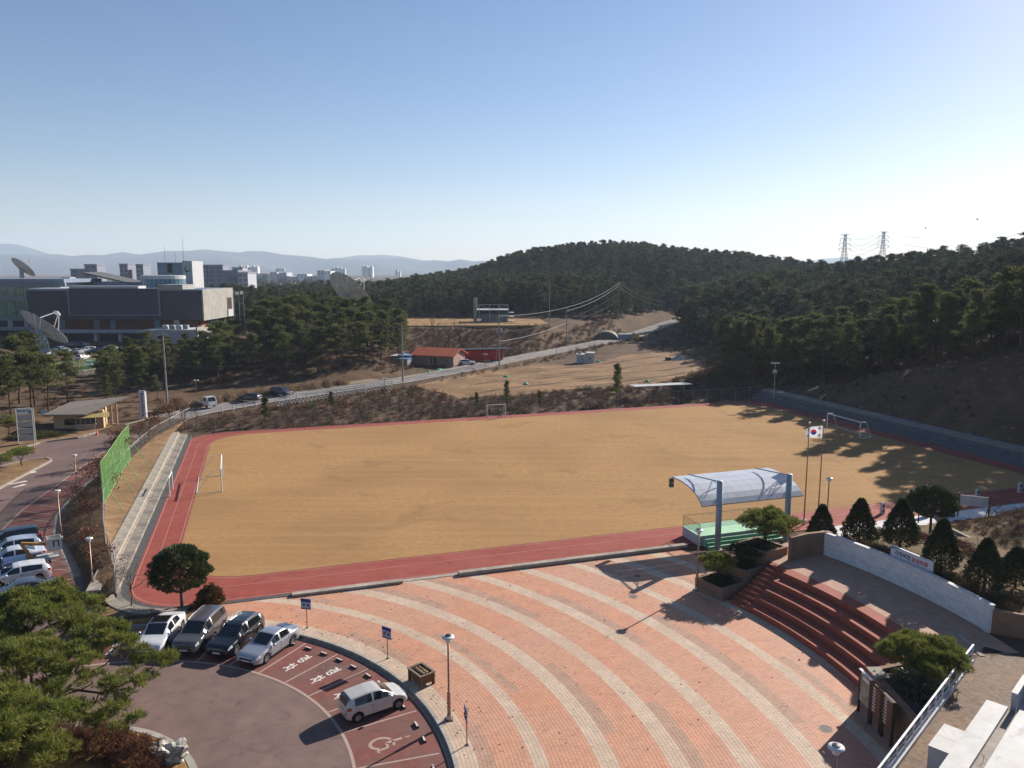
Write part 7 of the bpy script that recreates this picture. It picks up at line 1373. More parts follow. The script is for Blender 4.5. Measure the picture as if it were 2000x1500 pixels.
MB().box(6.0, 14, -1, 4, 0, 3.2).build('store_wall', m_wall, gr); c = MB(); c.add([(13, -2, 0), (18, -2.4, 0), (16.6, -1.4, 2.2), (13.2, -1, 4.4), (13, 1, 0), (18, 1, 0), (16.6, 1, 2.0), (13.2, 1, 4.2)], [(0, 1, 2, 3), (7, 6, 5, 4), (1, 5, 6, 2), (2, 6, 7, 3), (0, 3, 7, 4)]); c.build('orange_sheet', M('orange_sheet', (.68, .30, .01), .7, .1, 1), gr)
pv_ = GY(968, 640, 262); pa = empty('glass_pavilion', (pv_.x, pv_.y, tz(pv_.x, pv_.y)), 0, 'light steel and glass pavilion with cable roof behind the tan field', 'pavilion'); MB().box(-5, 4, 0, 6, 0, 3).build('glass_wall', m_bg, pa); MB().box(-6.5, 4.4, -1, 7, 4.2, 4.5).build('roof', m_wt, pa); MB().box(-7.5, -6.3, -.5, .7, 0, 8.5).build('pylon', m_stone, pa)
for x in (-5.5, -2, 1.2, 4.2): MB().tube([(x, -.8, 0), (x, -.8, 6.2)], .12, 5).build('column', m_wt, pa)
MB().tube([(-5.5, -.8, 6.2), (4.2, -.8, 6.2)], .1, 5).build('top_beam', m_wt, pa); MB().tube([(-5.5, -.8, 6.1), (-.6, -.8, 4.5), (4.2, -.8, 6.1)], .06, 5).build('tie', m_wt, pa)
for k in range(3): MB().box(4.6, 6.2, -.6, 3, .6 + k * 1.4, .75 + k * 1.4).build('stair_landing', m_wt, pa)
m_terr = M('terrace_grass', (.29, .175, .08), .95, .2, .8, .1, bump=.4, col2=(.21, .13, .06), scale2=.2, amt2=.6)
sheet('tan_field', [(-47, 243.5), (7, 245.5), (12, 253), (10, 281), (-50, 281)], 6.95, m_terr, 'tan grass terrace above the dark bank', 'lawn', th=1.6)
p = G(1745 / 1, 690, 0)
for x, y, lab in ((44.5, 205.5, 'white and black sheeting heap at the far end of the dry field'),):
    t = empty('sheeting_heap', (x, y, tz(x, y)), .3, lab, 'heap'); c = MB(); c.add([(-2.2, -1, 0), (2.4, -1, 0), (2, 1, 0), (-2, 1, 0), (.3, -.2, 1.6), (1.3, .1, 1.3)], [(0, 1, 5, 4), (1, 2, 5), (2, 3, 4, 5), (3, 0, 4)]); c.build('white_sheet', m_wt, t); MB().box(-3.2, -2.3, -.8, .8, 0, .9).build('black_bin', m_dark, t)
m_gsack = M('green_sack', (.02, .36, .17), .6, .1, 3)
for k, (u, v) in enumerate(((988, 736), (1027, 750), (1264, 744), (1168, 708), (857, 723), (837, 727))):
    p = G(u, v); t = empty('green_sack', (p.x, p.y, tz(p.x, p.y)), k, 'bright green sack on the ground, ' + ('on the dry field edge near the road', 'on the dry field left of the young conifer', 'by the dark brush at the field end', 'beside the white shed', 'largest, before the house wall', 'among the rubbish before the house')[k], 'sack', 'green sacks'); MB().lathe([(.3, 0), (.75, .15), (.6, .5), (.1, .62)], 9).build('sack_body', m_gsack, t, True); MB().lathe([(.1, .6), (.16, .72), (.02, .74)], 7).build('sack_neck', m_gsack, t); t.scale = (1.6 if k == 4 else 1, .7, .8)
# utility poles and wires
m_pole = M('concrete_pole', (.26, .25, .235), .85, .1, 1); m_wirec = M('cable', (.16, .16, .15), .6, .1, 3); m_wirel = M('bright_cable', (.5, .5, .48), .4, .05, 3)
def pole(u, vb, z, h, lab, arms=2, tf=False):
    p = G(u, vb, z); p.z = tz(p.x, p.y) if z == 0 else z; t = empty('utility_pole', p, .3, lab, 'utility pole', 'utility poles'); MB().tube([(0, 0, 0), (0, 0, h)], [.19, .12], 8).build('pole', m_pole, t)
    for k in range(arms): MB().box(-.9, .9, -.05, .05, h - .5 - k * .9, h - .4 - k * .9).build('cross_arm', m_galv, t)
    if tf:
        for s in (-1, 1): MB().lathe([(.3, 0), (.3, .9), (.1, 1)], 10, (s * .5, 0, h - 4.3)).build('transformer', m_galv, t)
    return p + Vector((0, 0, h))
T1 = pole(327, 793, 0, 13.0, 'tall concrete pole by the road at the dark thicket'); T2 = pole(787, 746, 0, 12.2, 'concrete pole by the road near the lean-to', 1); T3 = pole(975, 713, 0, 12.8, 'concrete pole with two transformers by the white car', 2, True); T4 = pole(1106, 675, 0, 12.6, 'concrete pole beyond the house on the brown bank'); T5 = pole(1073, 628, 6, 15, 'pole standing at the edge of the tan terrace'); T6 = pole(1163, 622, 5, 15, 'pole left of the tunnel shed, against the hill'); T7 = pole(1208, 628, 4, 15.5, 'pole where the bright cables meet'); T8 = pole(1190, 605, 5, 14, 'farther pole in the brush at the hill foot'); T9 = pole(1380, 652, 2, 12, 'weathered pole among the pines right of the valley', 1)
p = G(968, 708); p.z = 0; t = empty('pole_prop', p, 0, 'leaning prop of the transformer pole', 'pole'); MB().tube([(0, 0, 0), T3 - p - Vector((0, 0, 4.5))], .1, 6).build('prop', m_pole, t)
def wire(a, b, sag, lab, r=.035, mt=None):
    o0 = Vector(a); n = 14; t = MB().tube([o0.lerp(Vector(b), k / n) - o0 - Vector((0, 0, sag * 4 * (k / n) * (1 - k / n))) for k in range(n + 1)], r, 4, False).build('power_cable', mt or m_wirec); t.location = o0; tag(t, lab, 'cable', 'overhead cables')
for i, (a, b, sg, lab) in enumerate(((T1, T2, 1.2, 'cable from the thicket pole to the lean-to pole, upper'), (T1 - Vector((0, 0, 3)), T2 - Vector((0, 0, 3.5)), 1.2, 'cable from the thicket pole to the lean-to pole, lower'), (T2, T3 - Vector((0, 0, 1)), .8, 'cable from the lean-to pole to the transformer pole'), (T2 - Vector((0, 0, 5)), T1 - Vector((0, 0, 6)), 1.4, 'lowest thin cable over the lay-by'))): wire(a, b, sg, lab, .03)
for i, (a, b, sg, lab) in enumerate(((T3, T4, .6, 'bright cable rising from the transformer pole, upper'), (T3 - Vector((0, 0, 4)), T4 - Vector((0, 0, 4)), .7, 'cable from the transformer pole, middle'), (T3 - Vector((0, 0, 6.5)), T4 - Vector((0, 0, 5)), .8, 'bright cable from the transformer pole, lower'), (T4, T7, 1.2, 'bright thick cable to the meeting pole, upper'), (T4 - Vector((0, 0, 1.2)), T7 - Vector((0, 0, 1)), 1.3, 'bright thick cable to the meeting pole, second'), (T4 - Vector((0, 0, 4)), T7 - Vector((0, 0, 4)), 1.0, 'cable to the meeting pole, third'), (T4 - Vector((0, 0, 5)), T7 - Vector((0, 0, 7)), 1.0, 'cable to the meeting pole, lowest'), (T7, GY(1300, 590, 300), 1.6, 'bright cable from the meeting pole into the wood, upper'), (T7 - Vector((0, 0, 1.6)), GY(1300, 597, 300), 1.6, 'bright cable from the meeting pole into the wood, lower'))): wire(a, b, sg, lab, .05 if 'bright' in lab else .03, m_wirel if 'bright' in lab else m_wirec)
for u, vb, h, lab in ((752, 775, 4.0, 'small lamp post at the road near the lay-by end'), (385, 783, 3.6, 'traffic mirror post by the dark thicket'), (1087, 694, 4.0, 'small road lamp right of the transformer pole'), (1173, 668, 4.2, 'small road lamp below the tunnel shed'), (948, 722, 4.0, 'round red and white road sign near the parked white car')):
    p = G(u, vb); t = empty('road_post', (p.x, p.y, tz(p.x, p.y)), 0, lab, 'post', 'small posts along the back road'); MB().tube([(0, 0, 0), (0, 0, h)], .06, 6).build('pole', m_copper, t)
    for s in (-1, 1): MB().lathe([(.05, 0), (.28, .1), (.28, .2), (.05, .3)], 10, (s * .3, 0, h - .2)).build('head', m_wt, t)
# road guard rail above the lattice slope
gq = [p for p in offset(resample(back_road, 120), -3.9)][6:24]; gl = empty('guard_rail', gq[0], 0, 'white metal guard rail along the near side of the road', 'guard rail')
for k, p in enumerate(gq):
    a = p - gq[0]; MB().box(a.x - .06, a.x + .06, a.y - .06, a.y + .06, -.2, .95).build('post', m_wt, gl)
    if k:
        b = gq[k - 1] - gq[0]
        for z in (.45, .85): MB().bar(b + Vector((0, 0, z)), a + Vector((0, 0, z)), .05, .1).build('rail', m_wt, gl)
lq = [p for p in offset(resample(back_road, 160), -7.6)][13:30]; lat = empty('lattice_slope', lq[0], 0, 'white lattice blocks on the slope between fence and road', 'lattice'); lt_ = MB(); lt_.bar((-.5, 0, -.4), (.5, .25, .4), .11); lt_.bar((.5, -.01, -.4), (-.5, .24, .4), .11); ltm = lt_.mesh('lattice_cross'); ltm.materials.append(M('lattice_white', (.34, .34, .33), .8, .1, 2))
for k in range(len(lq) - 1):
    a, b = lq[k] - lq[0], lq[k + 1] - lq[0]; d = b - a
    for m in range(2):
        for r_ in range(2): o = link('lattice_cross', ltm, lat); o.location = a.lerp(b, m / 2 + .25) + Vector((0, 0, -.35 + .8 * r_)); o.rotation_euler.z = math.atan2(d.y, d.x)
# transmission towers with cables and marker balls
m_pyl = M('pylon_steel', (.20, .21, .23), .6, .1, 1, .4)
def pylon(u, vt, vb, D, lab):
    b = GY(u, vb, D); zt = GY(u, vt, D).z; z0 = b.z - 6; H = zt - z0; t = empty('transmission_tower', (b.x, D, z0), 0, lab, 'transmission tower', 'transmission towers'); s = H / 40
    lv = [(0, 4.2), (9, 3.1), (17, 2.2), (24, 1.55), (30, 1.3), (36, 1.1), (40, .9)]; W = .3
    for sx in (-1, 1):
        for sy in (-1, 1): MB().tube([(sx * r_ * s, sy * r_ * s, z * s) for z, r_ in lv], W * s * .9, 4).build('leg', m_pyl, t)
    for (z0_, r0), (z1_, r1) in zip(lv[:-1], lv[1:]):
        for q in range(4):
            ca, sa = ((-1, -1), (1, -1), (1, 1), (-1, 1))[q], ((-1, -1), (1, -1), (1, 1), (-1, 1))[(q + 1) % 4]; MB().tube([(ca[0] * r0 * s, ca[1] * r0 * s, z0_ * s), (sa[0] * r1 * s, sa[1] * r1 * s, z1_ * s)], W * s * .55, 3).build('brace', m_pyl, t); MB().tube([(sa[0] * r0 * s, sa[1] * r0 * s, z0_ * s), (ca[0] * r1 * s, ca[1] * r1 * s, z1_ * s)], W * s * .55, 3).build('brace', m_pyl, t)
    tips = []
    for z, w in ((22.5, 7.2), (28.5, 6.6), (34.0, 6.2), (39.6, 5.6)):
        for sx in (-1, 1):
            MB().tube([(sx * 1.0 * s, 0, z * s), (sx * w * s, 0, (z + (0 if z > 39 else .6)) * s)], W * s * .7, 4).build('cross_arm', m_pyl, t); MB().tube([(sx * 1.2 * s, 0, (z + (-2.0 if z > 39 else 2.2)) * s), (sx * w * s, 0, (z + .6) * s)], W * s * .5, 3).build('arm_stay', m_pyl, t)
            if z < 39: MB().lathe([(.3 * s, -2.2 * s), (.42 * s, -1.2 * s), (.3 * s, 0)], 6, (sx * (w - .3) * s, 0, z * s)).build('insulator', m_pyl, t)
            tips.append(Vector((b.x + sx * w * s, D, z0 + (z - (2 if z < 39 else 0)) * s)))
    return tips
A1 = pylon(1648, 457, 512, 800, 'left lattice transmission tower on the skyline'); A2 = pylon(1723, 452, 502, 720, 'right lattice transmission tower on the skyline')
for k in range(8): wire(A1[k], A2[k], 6, 'thin power line between the two towers, strand %s' % ('one', 'two', 'three', 'four', 'five', 'six', 'seven', 'eight')[k], .1)
far = [GY(2120, 400 + i, 420) for i in (12, 24, 0, 14, -14, -2, -60, -50)]
for k in range(8): wire(A2[k], far[k], 16, 'power line rising from the right tower to the picture edge, strand %s' % ('one', 'two', 'three', 'four', 'five', 'six', 'seven', 'eight')[k], .08)
for u, v, lab in ((1808, 445, 'dark marker ball hanging on a power line, nearer the tower'), (1909, 428, 'dark marker ball hanging on a power line, nearer the picture edge')):
    p = GY(u, v, 590 if u < 1850 else 520); o = MB().lathe([(.02, -.6), (.4, -.45), (.6, 0), (.4, .45), (.02, .6)], 12).build('marker_ball', m_dark, None, True); o.location = p; tag(o, lab, 'marker ball', 'power line marker balls')
# ---------------------------------------------------------------- dry field, brush, hedges, small trees
def drape(name, poly, res, dz, mat, label, cat, fn=None, kind='structure'):
    P = np.array([p[:2] for p in poly]); lo, hi = P.min(0), P.max(0); xs = np.arange(lo[0], hi[0] + res, res); ys = np.arange(lo[1], hi[1] + res, res); X, Y = np.meshgrid(xs, ys); Z = TZ(X, Y) + dz + (fn(X, Y) if fn else 0)
    nx, ny = len(xs), len(ys); ii = np.arange(nx * ny).reshape(ny, nx); cx, cy = (X[:-1, :-1] + res / 2).ravel(), (Y[:-1, :-1] + res / 2).ravel(); ok = inpoly(cx, cy, poly)
    f = np.stack([ii[:-1, :-1].ravel(), ii[:-1, 1:].ravel(), ii[1:, 1:].ravel(), ii[1:, :-1].ravel()], 1)[ok]
    o = link(name, np_mesh(name, np.stack([X.ravel(), Y.ravel(), Z.ravel()], 1), f, mat, smooth=True)); tag(o, label, cat, kind=kind); return o
dfield = [(-21, 162), (-8, 184), (3, 201), (15, 197), (25, 205), (33, 219), (44, 225), (49, 208), (45, 182), (36, 170), (22, 160), (4, 153), (-10, 149)]
m_field = M('stubble_field', (.27, .165, .085), .95, .22, .9, .1, bump=.7, bscale=4, col2=(.18, .11, .06), scale2=.12, amt2=.8)
drape('stubble_field', dfield, .8, .06, m_field, 'dry golden stubble field between road and fence', 'field', lambda x, y: .09 * np.sin((x * .55 - y * .83) * 2.1) * (.5 + .5 * np.sin(x * .07)) + .05 * np.sin((x * .6 - y * .8) * .7))
BR = bpy.data.collections.new('brush_shapes'); rb_ = np.random.RandomState(77)
def bush(H, R, n, L, W, up, seed, mt, mc):
    rs = np.random.RandomState(seed); mb = MB(); P = []; D = []
    for k in range(10): a = rs.rand() * 6.28; r = R * rs.uniform(.3, .9); e = Vector((r * math.cos(a), r * math.sin(a), H * rs.uniform(.6, 1))); mb.tube([(0, 0, 0), e * .5 + Vector((0, 0, H * .1)), e], [.03, .02, .006], 3, False)
    d = unit(rs.normal(0, 1, (n, 3)) * np.array([1, 1, .8])); d[:, 2] = abs(d[:, 2]); p = d * np.array([R, R, H]) * rs.rand(n, 1) ** .45
    return mb, tufts(p, unit(d + np.array([0, 0, up])), 3, L, W, .5, rs)
for i, (H, R, n, L, W, up, mt, mc) in enumerate(((1.5, 1.1, 110, .42, .02, .9, m_twig, m_drybush), (1.1, 1.0, 90, .40, .025, .6, m_twigd, m_drybush), (2.0, 1.1, 120, .5, .02, 1.2, m_twigd, m_drybush), (1.2, 1.1, 120, .3, .05, .5, m_twig, m_deadleaf), (1.3, 1.1, 120, .28, .05, .5, m_twig, m_olive), (.8, .7, 60, .5, .02, 2.2, m_reed, m_reed))):
    mb, T = bush(H, R, n, L, W, up, 300 + i, mt, mc); proto_obj(BR, 'brush_%s' % 'abcdef'[i], mb, T, mt, mc)
def brush(name, label, polys, dmin, n, seed, idxs, smin, smax, cat='brush', zf=None):
    P = np.concatenate([darts(pl_, dmin, n, seed + k) for k, pl_ in enumerate(polys)]); rs = np.random.RandomState(seed); keep = np.array([dist_road(x, y) > 4.2 for x, y in P]) if zf is None else np.ones(len(P), bool); P = P[keep]
    z = TZ(P[:, 0], P[:, 1]) if zf is None else zf(P[:, 0], P[:, 1]); scatter(name, BR, np.column_stack([P, z - .05]), rs.rand(len(P)) * 6.28, rs.uniform(smin, smax, len(P)), rs.choice(idxs, len(P)), label, cat)
fb = [E(-13, 125.3)[:2], E(92, 125.6)[:2], (56, 160), (40, 172), (22, 159), (4, 152), (-10, 148), (-21, 160), (-30, 150), (-42, 138), (-48, 128)]
brush('fence_brush', 'tangle of dry brown brush behind the far fence', [fb], 1.5, 9000, 21, (0, 1, 2, 3, 3, 4, 1), .5, .95)
brush('bank_brush', 'dark dry scrub on the bank below the tan terrace', [[(-28, 214), (-10, 212), (4, 222), (12, 240), (20, 256), (10, 248), (-4, 242), (-30, 241)], [(14, 238), (30, 262), (46, 296), (34, 300), (22, 268), (12, 246)]], 1.7, 5000, 22, (0, 1, 2, 1), .6, 1.2)
brush('slope_brush', 'dry scrub on the slope behind the gatehouse', [[(-66, 124), (-60, 132), (-68, 146), (-80, 152), (-92, 154), (-104, 146), (-96, 116), (-78, 110)]], 2.2, 2600, 23, (0, 1, 3, 5, 5), .4, .85)
brush('knoll_undergrowth', 'brown undergrowth between the knoll trunks', [[(-66, 156), (-46, 164), (-30, 178), (-25, 190), (-28, 224), (-62, 228), (-92, 184), (-84, 152)]], 1.9, 5000, 24, (0, 1, 2, 3, 3), .5, 1.0)
brush('roadside_brush', 'dry weeds along both sides of the back road', [[(-20, 160), (-8, 184), (4, 203), (18, 232), (36, 262), (50, 290), (60, 300), (52, 262), (38, 232), (48, 214), (60, 200), (66, 230), (76, 280), (68, 300)], [(-30, 176), (-18, 192), (-6, 212), (8, 238), (2, 234), (-14, 214), (-24, 198)]], 1.8, 6000, 25, (0, 1, 5, 2), .4, .9)
brush('valley_brush', 'dark bushes at the valley end beside the pines', [[(40, 172), (56, 160), (64, 150), (72, 146), (70, 170), (62, 196), (50, 200), (47, 182)]], 1.6, 4000, 26, (0, 1, 2, 4), .6, 1.2)
brush('right_bank_grass', 'coarse dry grass on the shaded bank right of the track', [[E(93.2, 121)[:2], E(93.2, 48)[:2], (90, 60), (83, 92), (76, 112), (72, 126), (67, 139), (60, 147)]], 1.2, 14000, 27, (5, 5, 5, 1), .25, .55)
brush('wood_undergrowth', 'brown undergrowth at the foot of the right-hand pines', [row], 1.7, 6000, 28, (0, 1, 2, 3), .6, 1.2)
lf = [(-46.3, 80), (-42.6, 71), (-36.6, 62.8), (-31.6, 56.0), (-29.4, 54), (-30.8, 56.6), (-36, 64.5), (-41.4, 74.8), (-44.2, 82), (-47.5, 92), (-49.5, 104), (-52, 116), (-52.5, 112), (-50, 100), (-48, 90)]
def bankz(x, y): return np.full(len(x), .45)
brush('bank_leaves', 'dead leaves and twigs on the bank by the drive', [lf], .7, 6000, 29, (3, 1, 0), .2, .4, 'leaf litter', bankz)
rh = [p for p in offset(rd, 4.7)]; rhp = []
for p in rh:
    if 128 < p.y < 163:
        for k in range(10): rhp.append((p.x + random.uniform(-.7, .7), p.y + random.uniform(-1.2, 1.2)))
rhp = np.array(rhp); scatter('reed_hedge', BR, np.column_stack([rhp, TZ(rhp[:, 0], rhp[:, 1])]), NR.rand(len(rhp)) * 6.28, NR.uniform(1.3, 1.9, len(rhp)), np.full(len(rhp), 5), 'pale dry reed hedge between road and lay-by', 'hedge')
# brown-leaved trees on the bank by the drive
BL = []
for i in range(4):
    mb, T = bare(4.6, 140 + i, .5, 5, 4, 6.0, .013); a = mb.mesh('trunk'); a.materials.append(m_barkg); BL.append((a, tri_mesh('crown', T, m_deadleaf)))
lab = ('nearest the round car park', 'above the parked white crossover', 'beside the black lamp shade', 'above the lift truck', 'above the black van', 'at the near end of the green net', 'before the middle of the green net', 'at the far end of the green net', 'beyond the green net', 'near the drive lamp tip', 'halfway to the gate', 'nearest the gate pillar')
for k, t_ in enumerate(np.linspace(.06, .97, 12)):
    a = resample(fence_l, 60)[int((1 - t_) * 59)]; b = resample(kerb_l, 60)[int((1 - t_) * 59)]; q = a.lerp(b, .35 + .25 * (k % 2)); i = k % 4
    tree_thing('brown_leaved_tree', 'small brown-leaved tree on the bank, ' + lab[k], 'tree', 'brown-leaved trees on the bank', BL[i][0], BL[i][1], (q.x, q.y, .4), k * 1.7, (.8 if k < 4 else 1.1), (.75 if k < 4 else 1.0))
# trees behind the far fence
def bare_thing(label, x, y, z, h, seed, leaf=0, mat=None, group=None, spread=.5, dep=4):
    mb, T = bare(h, seed, spread, 4, dep, leaf, .013); t = empty('bare_tree', (x, y, z), seed, label, 'tree', group); mb.build('trunk', mat or m_twig, t)
    if leaf: link('crown', tri_mesh('crown', T, m_deadleaf), t)
for k, (u, v, h, lab) in enumerate(((320, 835, 5.0, 'at the fence corner by the name pillar'), (350, 842, 5.2, 'forked one just right of the fence corner'), (372, 845, 4.6, 'with dark crown at the track corner'), (470, 838, 3.5, 'brown-leaved one before the white guard rail'), (1026, 800, 4.2, 'slim one right of the far goal'), (1110, 800, 5.0, 'spreading one behind the far fence middle'), (1180, 795, 4.0, 'behind the far fence near the roofed shelter'), (1300, 790, 4.0, 'before the roofed shelter'), (1350, 785, 3.6, 'pale one at the far right fence'))):
    p = G(u, v); bare_thing('leafless tree, ' + lab, p.x, p.y + 2.0, -.4, h, 200 + k, 2 if k in (2, 3) else 0, m_twigd if k % 2 else m_twig, 'leafless trees behind the fence')
for k, (u, v, h, lab) in enumerate(((990, 795, 4.6, 'tallest young conifer behind the far goal'), (1055, 797, 3.0, 'young conifer right of the far goal'), (930, 800, 3.0, 'young conifer left of the far goal'), (1208, 785, 7.0, 'thin tall pine with few branches behind the fence'))):
    p = G(u, v); tree_thing('young_conifer', lab, 'conifer', 'young conifers behind the fence', NEARP[5][0], NEARP[5][1], (p.x, p.y + 2.5, -.4), k, h / 15, h / 12)
for k, (u, v, h) in enumerate(((505, 830, 4.2), (640, 800, 3.0))): p = G(u, v); tree_thing('pine_tree', ('reddish dry pine before the road at the lattice slope', 'small bushy pine beside the road above the fence')[k], 'pine tree', 'pines before the road', NEARP[k + 4][0], NEARP[k + 4][1], (p.x, p.y + 3, -.4), k, h / 12, h / 12)
for k, (u, v, h) in enumerate(((846, 660, 9), (878, 668, 10), (900, 664, 10), (915, 662, 9), (760, 660, 7), (1050, 640, 8), (1120, 635, 8), (1140, 630, 8))):
    p = G(u, v, 4); bare_thing('tall leafless tree on the terrace bank, ' + ('left one with thick trunk', 'second of the middle group', 'third of the middle group', 'last of the middle group', 'alone beside the knoll', 'right of the pavilion', 'before the tunnel shed, left', 'before the tunnel shed, right')[k], p.x, p.y, tz(p.x, p.y) - .1, h, 240 + k, 0, m_twigd, 'leafless trees on the terrace bank', .32)
mb, T = bare(9, 261, .5, 5, 4, 6, .014); t = empty('red_leaved_tree', (-61, 200, tz(-61, 200)), 0, 'dark red leafy tree among the knoll pines', 'tree'); mb.build('trunk', m_barkg, t); link('crown', tri_mesh('crown', T, M('dark_red_leaf', (.12, .03, .022), .85, .3, 2, sub=.15)), t)
hb = darts(hillpoly, 7.5, 9000, 33); hb = hb[np.sin(hb[:, 0] * .05 + 2) * np.cos(hb[:, 1] * .04) > -.1]; hb = hb[np.array([dist_road(x, y) > 7 and math.degrees(abs(math.atan2(x, y))) < 42 for x, y in hb])]
scatter('bare_wood', BAREC, np.column_stack([hb, TZ(hb[:, 0], hb[:, 1]) - .2]), NR.rand(len(hb)) * 6.28, NR.uniform(1.1, 1.8, len(hb)), NR.randint(0, 4, len(hb)), 'leafless grey-brown trees mixed into the hill forest', 'trees')
pf = np.concatenate([darts([(-400, 700), (300, 700), (500, 1100), (-700, 1100)], 13, 6000, 41), darts([(-700, 480), (-220, 430), (-220, 700), (-700, 700)], 12, 3000, 42)])
scatter('plain_woods', HILLC, np.column_stack([pf, TZ(pf[:, 0], pf[:, 1]) - .3]), NR.rand(len(pf)) * 6.28, NR.uniform(.55, .85, len(pf)), NR.randint(0, 6, len(pf)), 'grey-green woods on the plain before the town', 'woods')
# roofed shelter behind the fence
p = G(1295, 775); sr = empty('long_shelter', (p.x, p.y + 2, -.3), R_(17), 'low shelter with long pale roof behind the far fence', 'shelter'); MB().box(-6.2, 6.2, -1.2, 1.4, 2.3, 2.42).build('roof', M('shelter_roof', (.42, .42, .40), .6, .1, 1), sr)
for x in (-5.5, -2, 2, 5.5): MB().tube([(x, .9, 0), (x, .9, 2.3)], .06, 6).build('post', m_galv, sr)

# ---------------------------------------------------------------- garden behind the white wall
def garden_z(x, y):
    x = np.asarray(x, float); y = np.asarray(y, float); e, n = EN(x, y); Rr = np.hypot(x - AC[0], y - AC[1]); z = 3.45 * sst(0, 1, (54.3 - n) / 11.5) * (1 - .3 * sst(40, 56, Rr)) + .1
    return z + 1.9 * np.exp(-(((x - 45) / 6.5) ** 2 + ((y - 62) / 6.0) ** 2)) + .5 * np.exp(-(((x - 31) / 2.5) ** 2 + ((y - 63) / 3) ** 2))
gpoly = [(26.7, 63.6), (25.9, 60.6), (25.0, 57.7)] + arc(AC, 37.98, R_(31.0), R_(10.0), 24) + [(29.7, 44.75), (32.4, 43.75), (35, 44.5), (41, 46.4), (62, 42), E(92.8, 50)[:2], E(92.8, 54.65)[:2], E(46.8, 54.65)[:2]]
gxs = np.arange(24, 76, .5); gys = np.arange(41, 84, .5); X, Y = np.meshgrid(gxs, gys); Zg = garden_z(X, Y) + .04 * np.sin(X * 2.3) * np.cos(Y * 1.9); nx, ny = len(gxs), len(gys); ii = np.arange(nx * ny).reshape(ny, nx)
okg = inpoly((X[:-1, :-1] + .25).ravel(), (Y[:-1, :-1] + .25).ravel(), gpoly); f = np.stack([ii[:-1, :-1].ravel(), ii[:-1, 1:].ravel(), ii[1:, 1:].ravel(), ii[1:, :-1].ravel()], 1)[okg]
m_gard = M('garden_grass', (.155, .098, .052), .95, .3, 1.6, .1, bump=.8, bscale=9, col2=(.095, .075, .035), scale2=.22, amt2=.85)
gdn = link('garden_bank', np_mesh('garden_bank', np.stack([X.ravel(), Y.ravel(), Zg.ravel()], 1), f, m_gard, smooth=True)); tag(gdn, 'grassy garden bank with shrubs behind the white wall', 'garden', kind='structure')
def gz(x, y): return float(garden_z(np.array([x]), np.array([y]))[0])
sheet('garden_path', [E(47, 54.7), E(92.8, 54.7), E(92.8, 57.36), E(50, 57.36)], .03, M('white_path', (.58, .56, .54), .85, .1, 1.5, col2=(.45, .43, .41), scale2=.8, amt2=.5), 'pale concrete path between garden and running track', 'path', th=.3)
kerbline('garden_kerb', 'pale kerb along the garden side of the path', [E(38.5, 54.6)[:2], E(92, 54.6)[:2]], .14)
kerbline('mound_kerb', 'low pale kerb curving round the grass mound', [(37.5, 66.5), (36.2, 62.0), (36.8, 57), (39.5, 51.5), (44, 46.5)], 3.0)
CT = ((26.9, 64.2, 3.7, 1.2, 'first from the stage'), (27.3, 58.0, 3.8, 1.25, 'second from the stage'), (28.9, 54.9, 3.8, 1.25, 'third, behind the banner'), (29.5, 50.5, 3.7, 1.15, 'fourth, right of the banner'), (30.5, 47.2, 3.5, 1.15, 'fifth, above the wall end'), (33.0, 47.9, 2.7, 1.2, 'last and roundest, at the picture edge'))
for k, (x, y, h, r, lab) in enumerate(CT): cone_tree('dark clipped cone conifer above the white wall, ' + lab, (x, y, gz(x, y) - .05), h, r, 70 + k, None, 'cone', 'conifer', 'cone conifers above the wall')
cone_tree('round-headed evergreen on a thin trunk beside the pale path', (37.6, 66.4, gz(37.6, 66.4)), 4.2, 1.95, 79, m_holly, 'egg', 'evergreen tree', name='evergreen_tree', stem=1.5)
for k, (x, y, rx, ry, h, rz_, lab) in enumerate(((31.6, 63.2, 1.8, 1.1, .8, -40, 'between first and second cone conifer'), (32.4, 59.6, 2.0, 1.2, .85, -60, 'behind the second cone conifer'), (33.2, 55.6, 2.2, 1.2, .85, -75, 'behind the third cone conifer'), (34.0, 51.4, 2.0, 1.1, .8, -70, 'behind the fourth cone conifer'), (28.4, 62.0, 1.2, .8, .5, 0, 'in front of the second cone conifer'))): mound('azalea_hedge', 'reddish brown azalea bed on the garden bank, ' + lab, (x, y, gz(x, y) - .1), (rx, ry, h), m_azalea, 120 + k, 130, 4, .15, .014, 'shrub', 'azalea beds on the garden bank', R_(rz_))
rb2 = np.random.RandomState(6); gp_ = []
for a in np.linspace(30, 11, 60): r = 38.5 + rb2.rand() * .9; gp_.append((AC[0] + r * math.cos(R_(a)), AC[1] + r * math.sin(R_(a))))
gp_ = np.array(gp_ + [(30 + rb2.rand() * 6, 43.9 + rb2.rand() * 2.2) for _ in range(26)]); scatter('wall_top_shrubs', BR, np.column_stack([gp_, garden_z(gp_[:, 0], gp_[:, 1])]), rb2.rand(len(gp_)) * 6, rb2.uniform(.3, .55, len(gp_)), rb2.choice((3, 1, 4), len(gp_)), 'low dry shrubs along the top of the white wall', 'shrubs')
mg = darts([(38, 56), (44, 53), (54, 56), (55, 66), (46, 70), (38, 66)], .55, 4000, 61); scatter('mound_grass', BR, np.column_stack([mg, garden_z(mg[:, 0], mg[:, 1])]), NR.rand(len(mg)) * 6, NR.uniform(.25, .5, len(mg)), NR.choice((0, 1, 1, 5), len(mg)), 'long dry grass on the garden mound', 'grass')
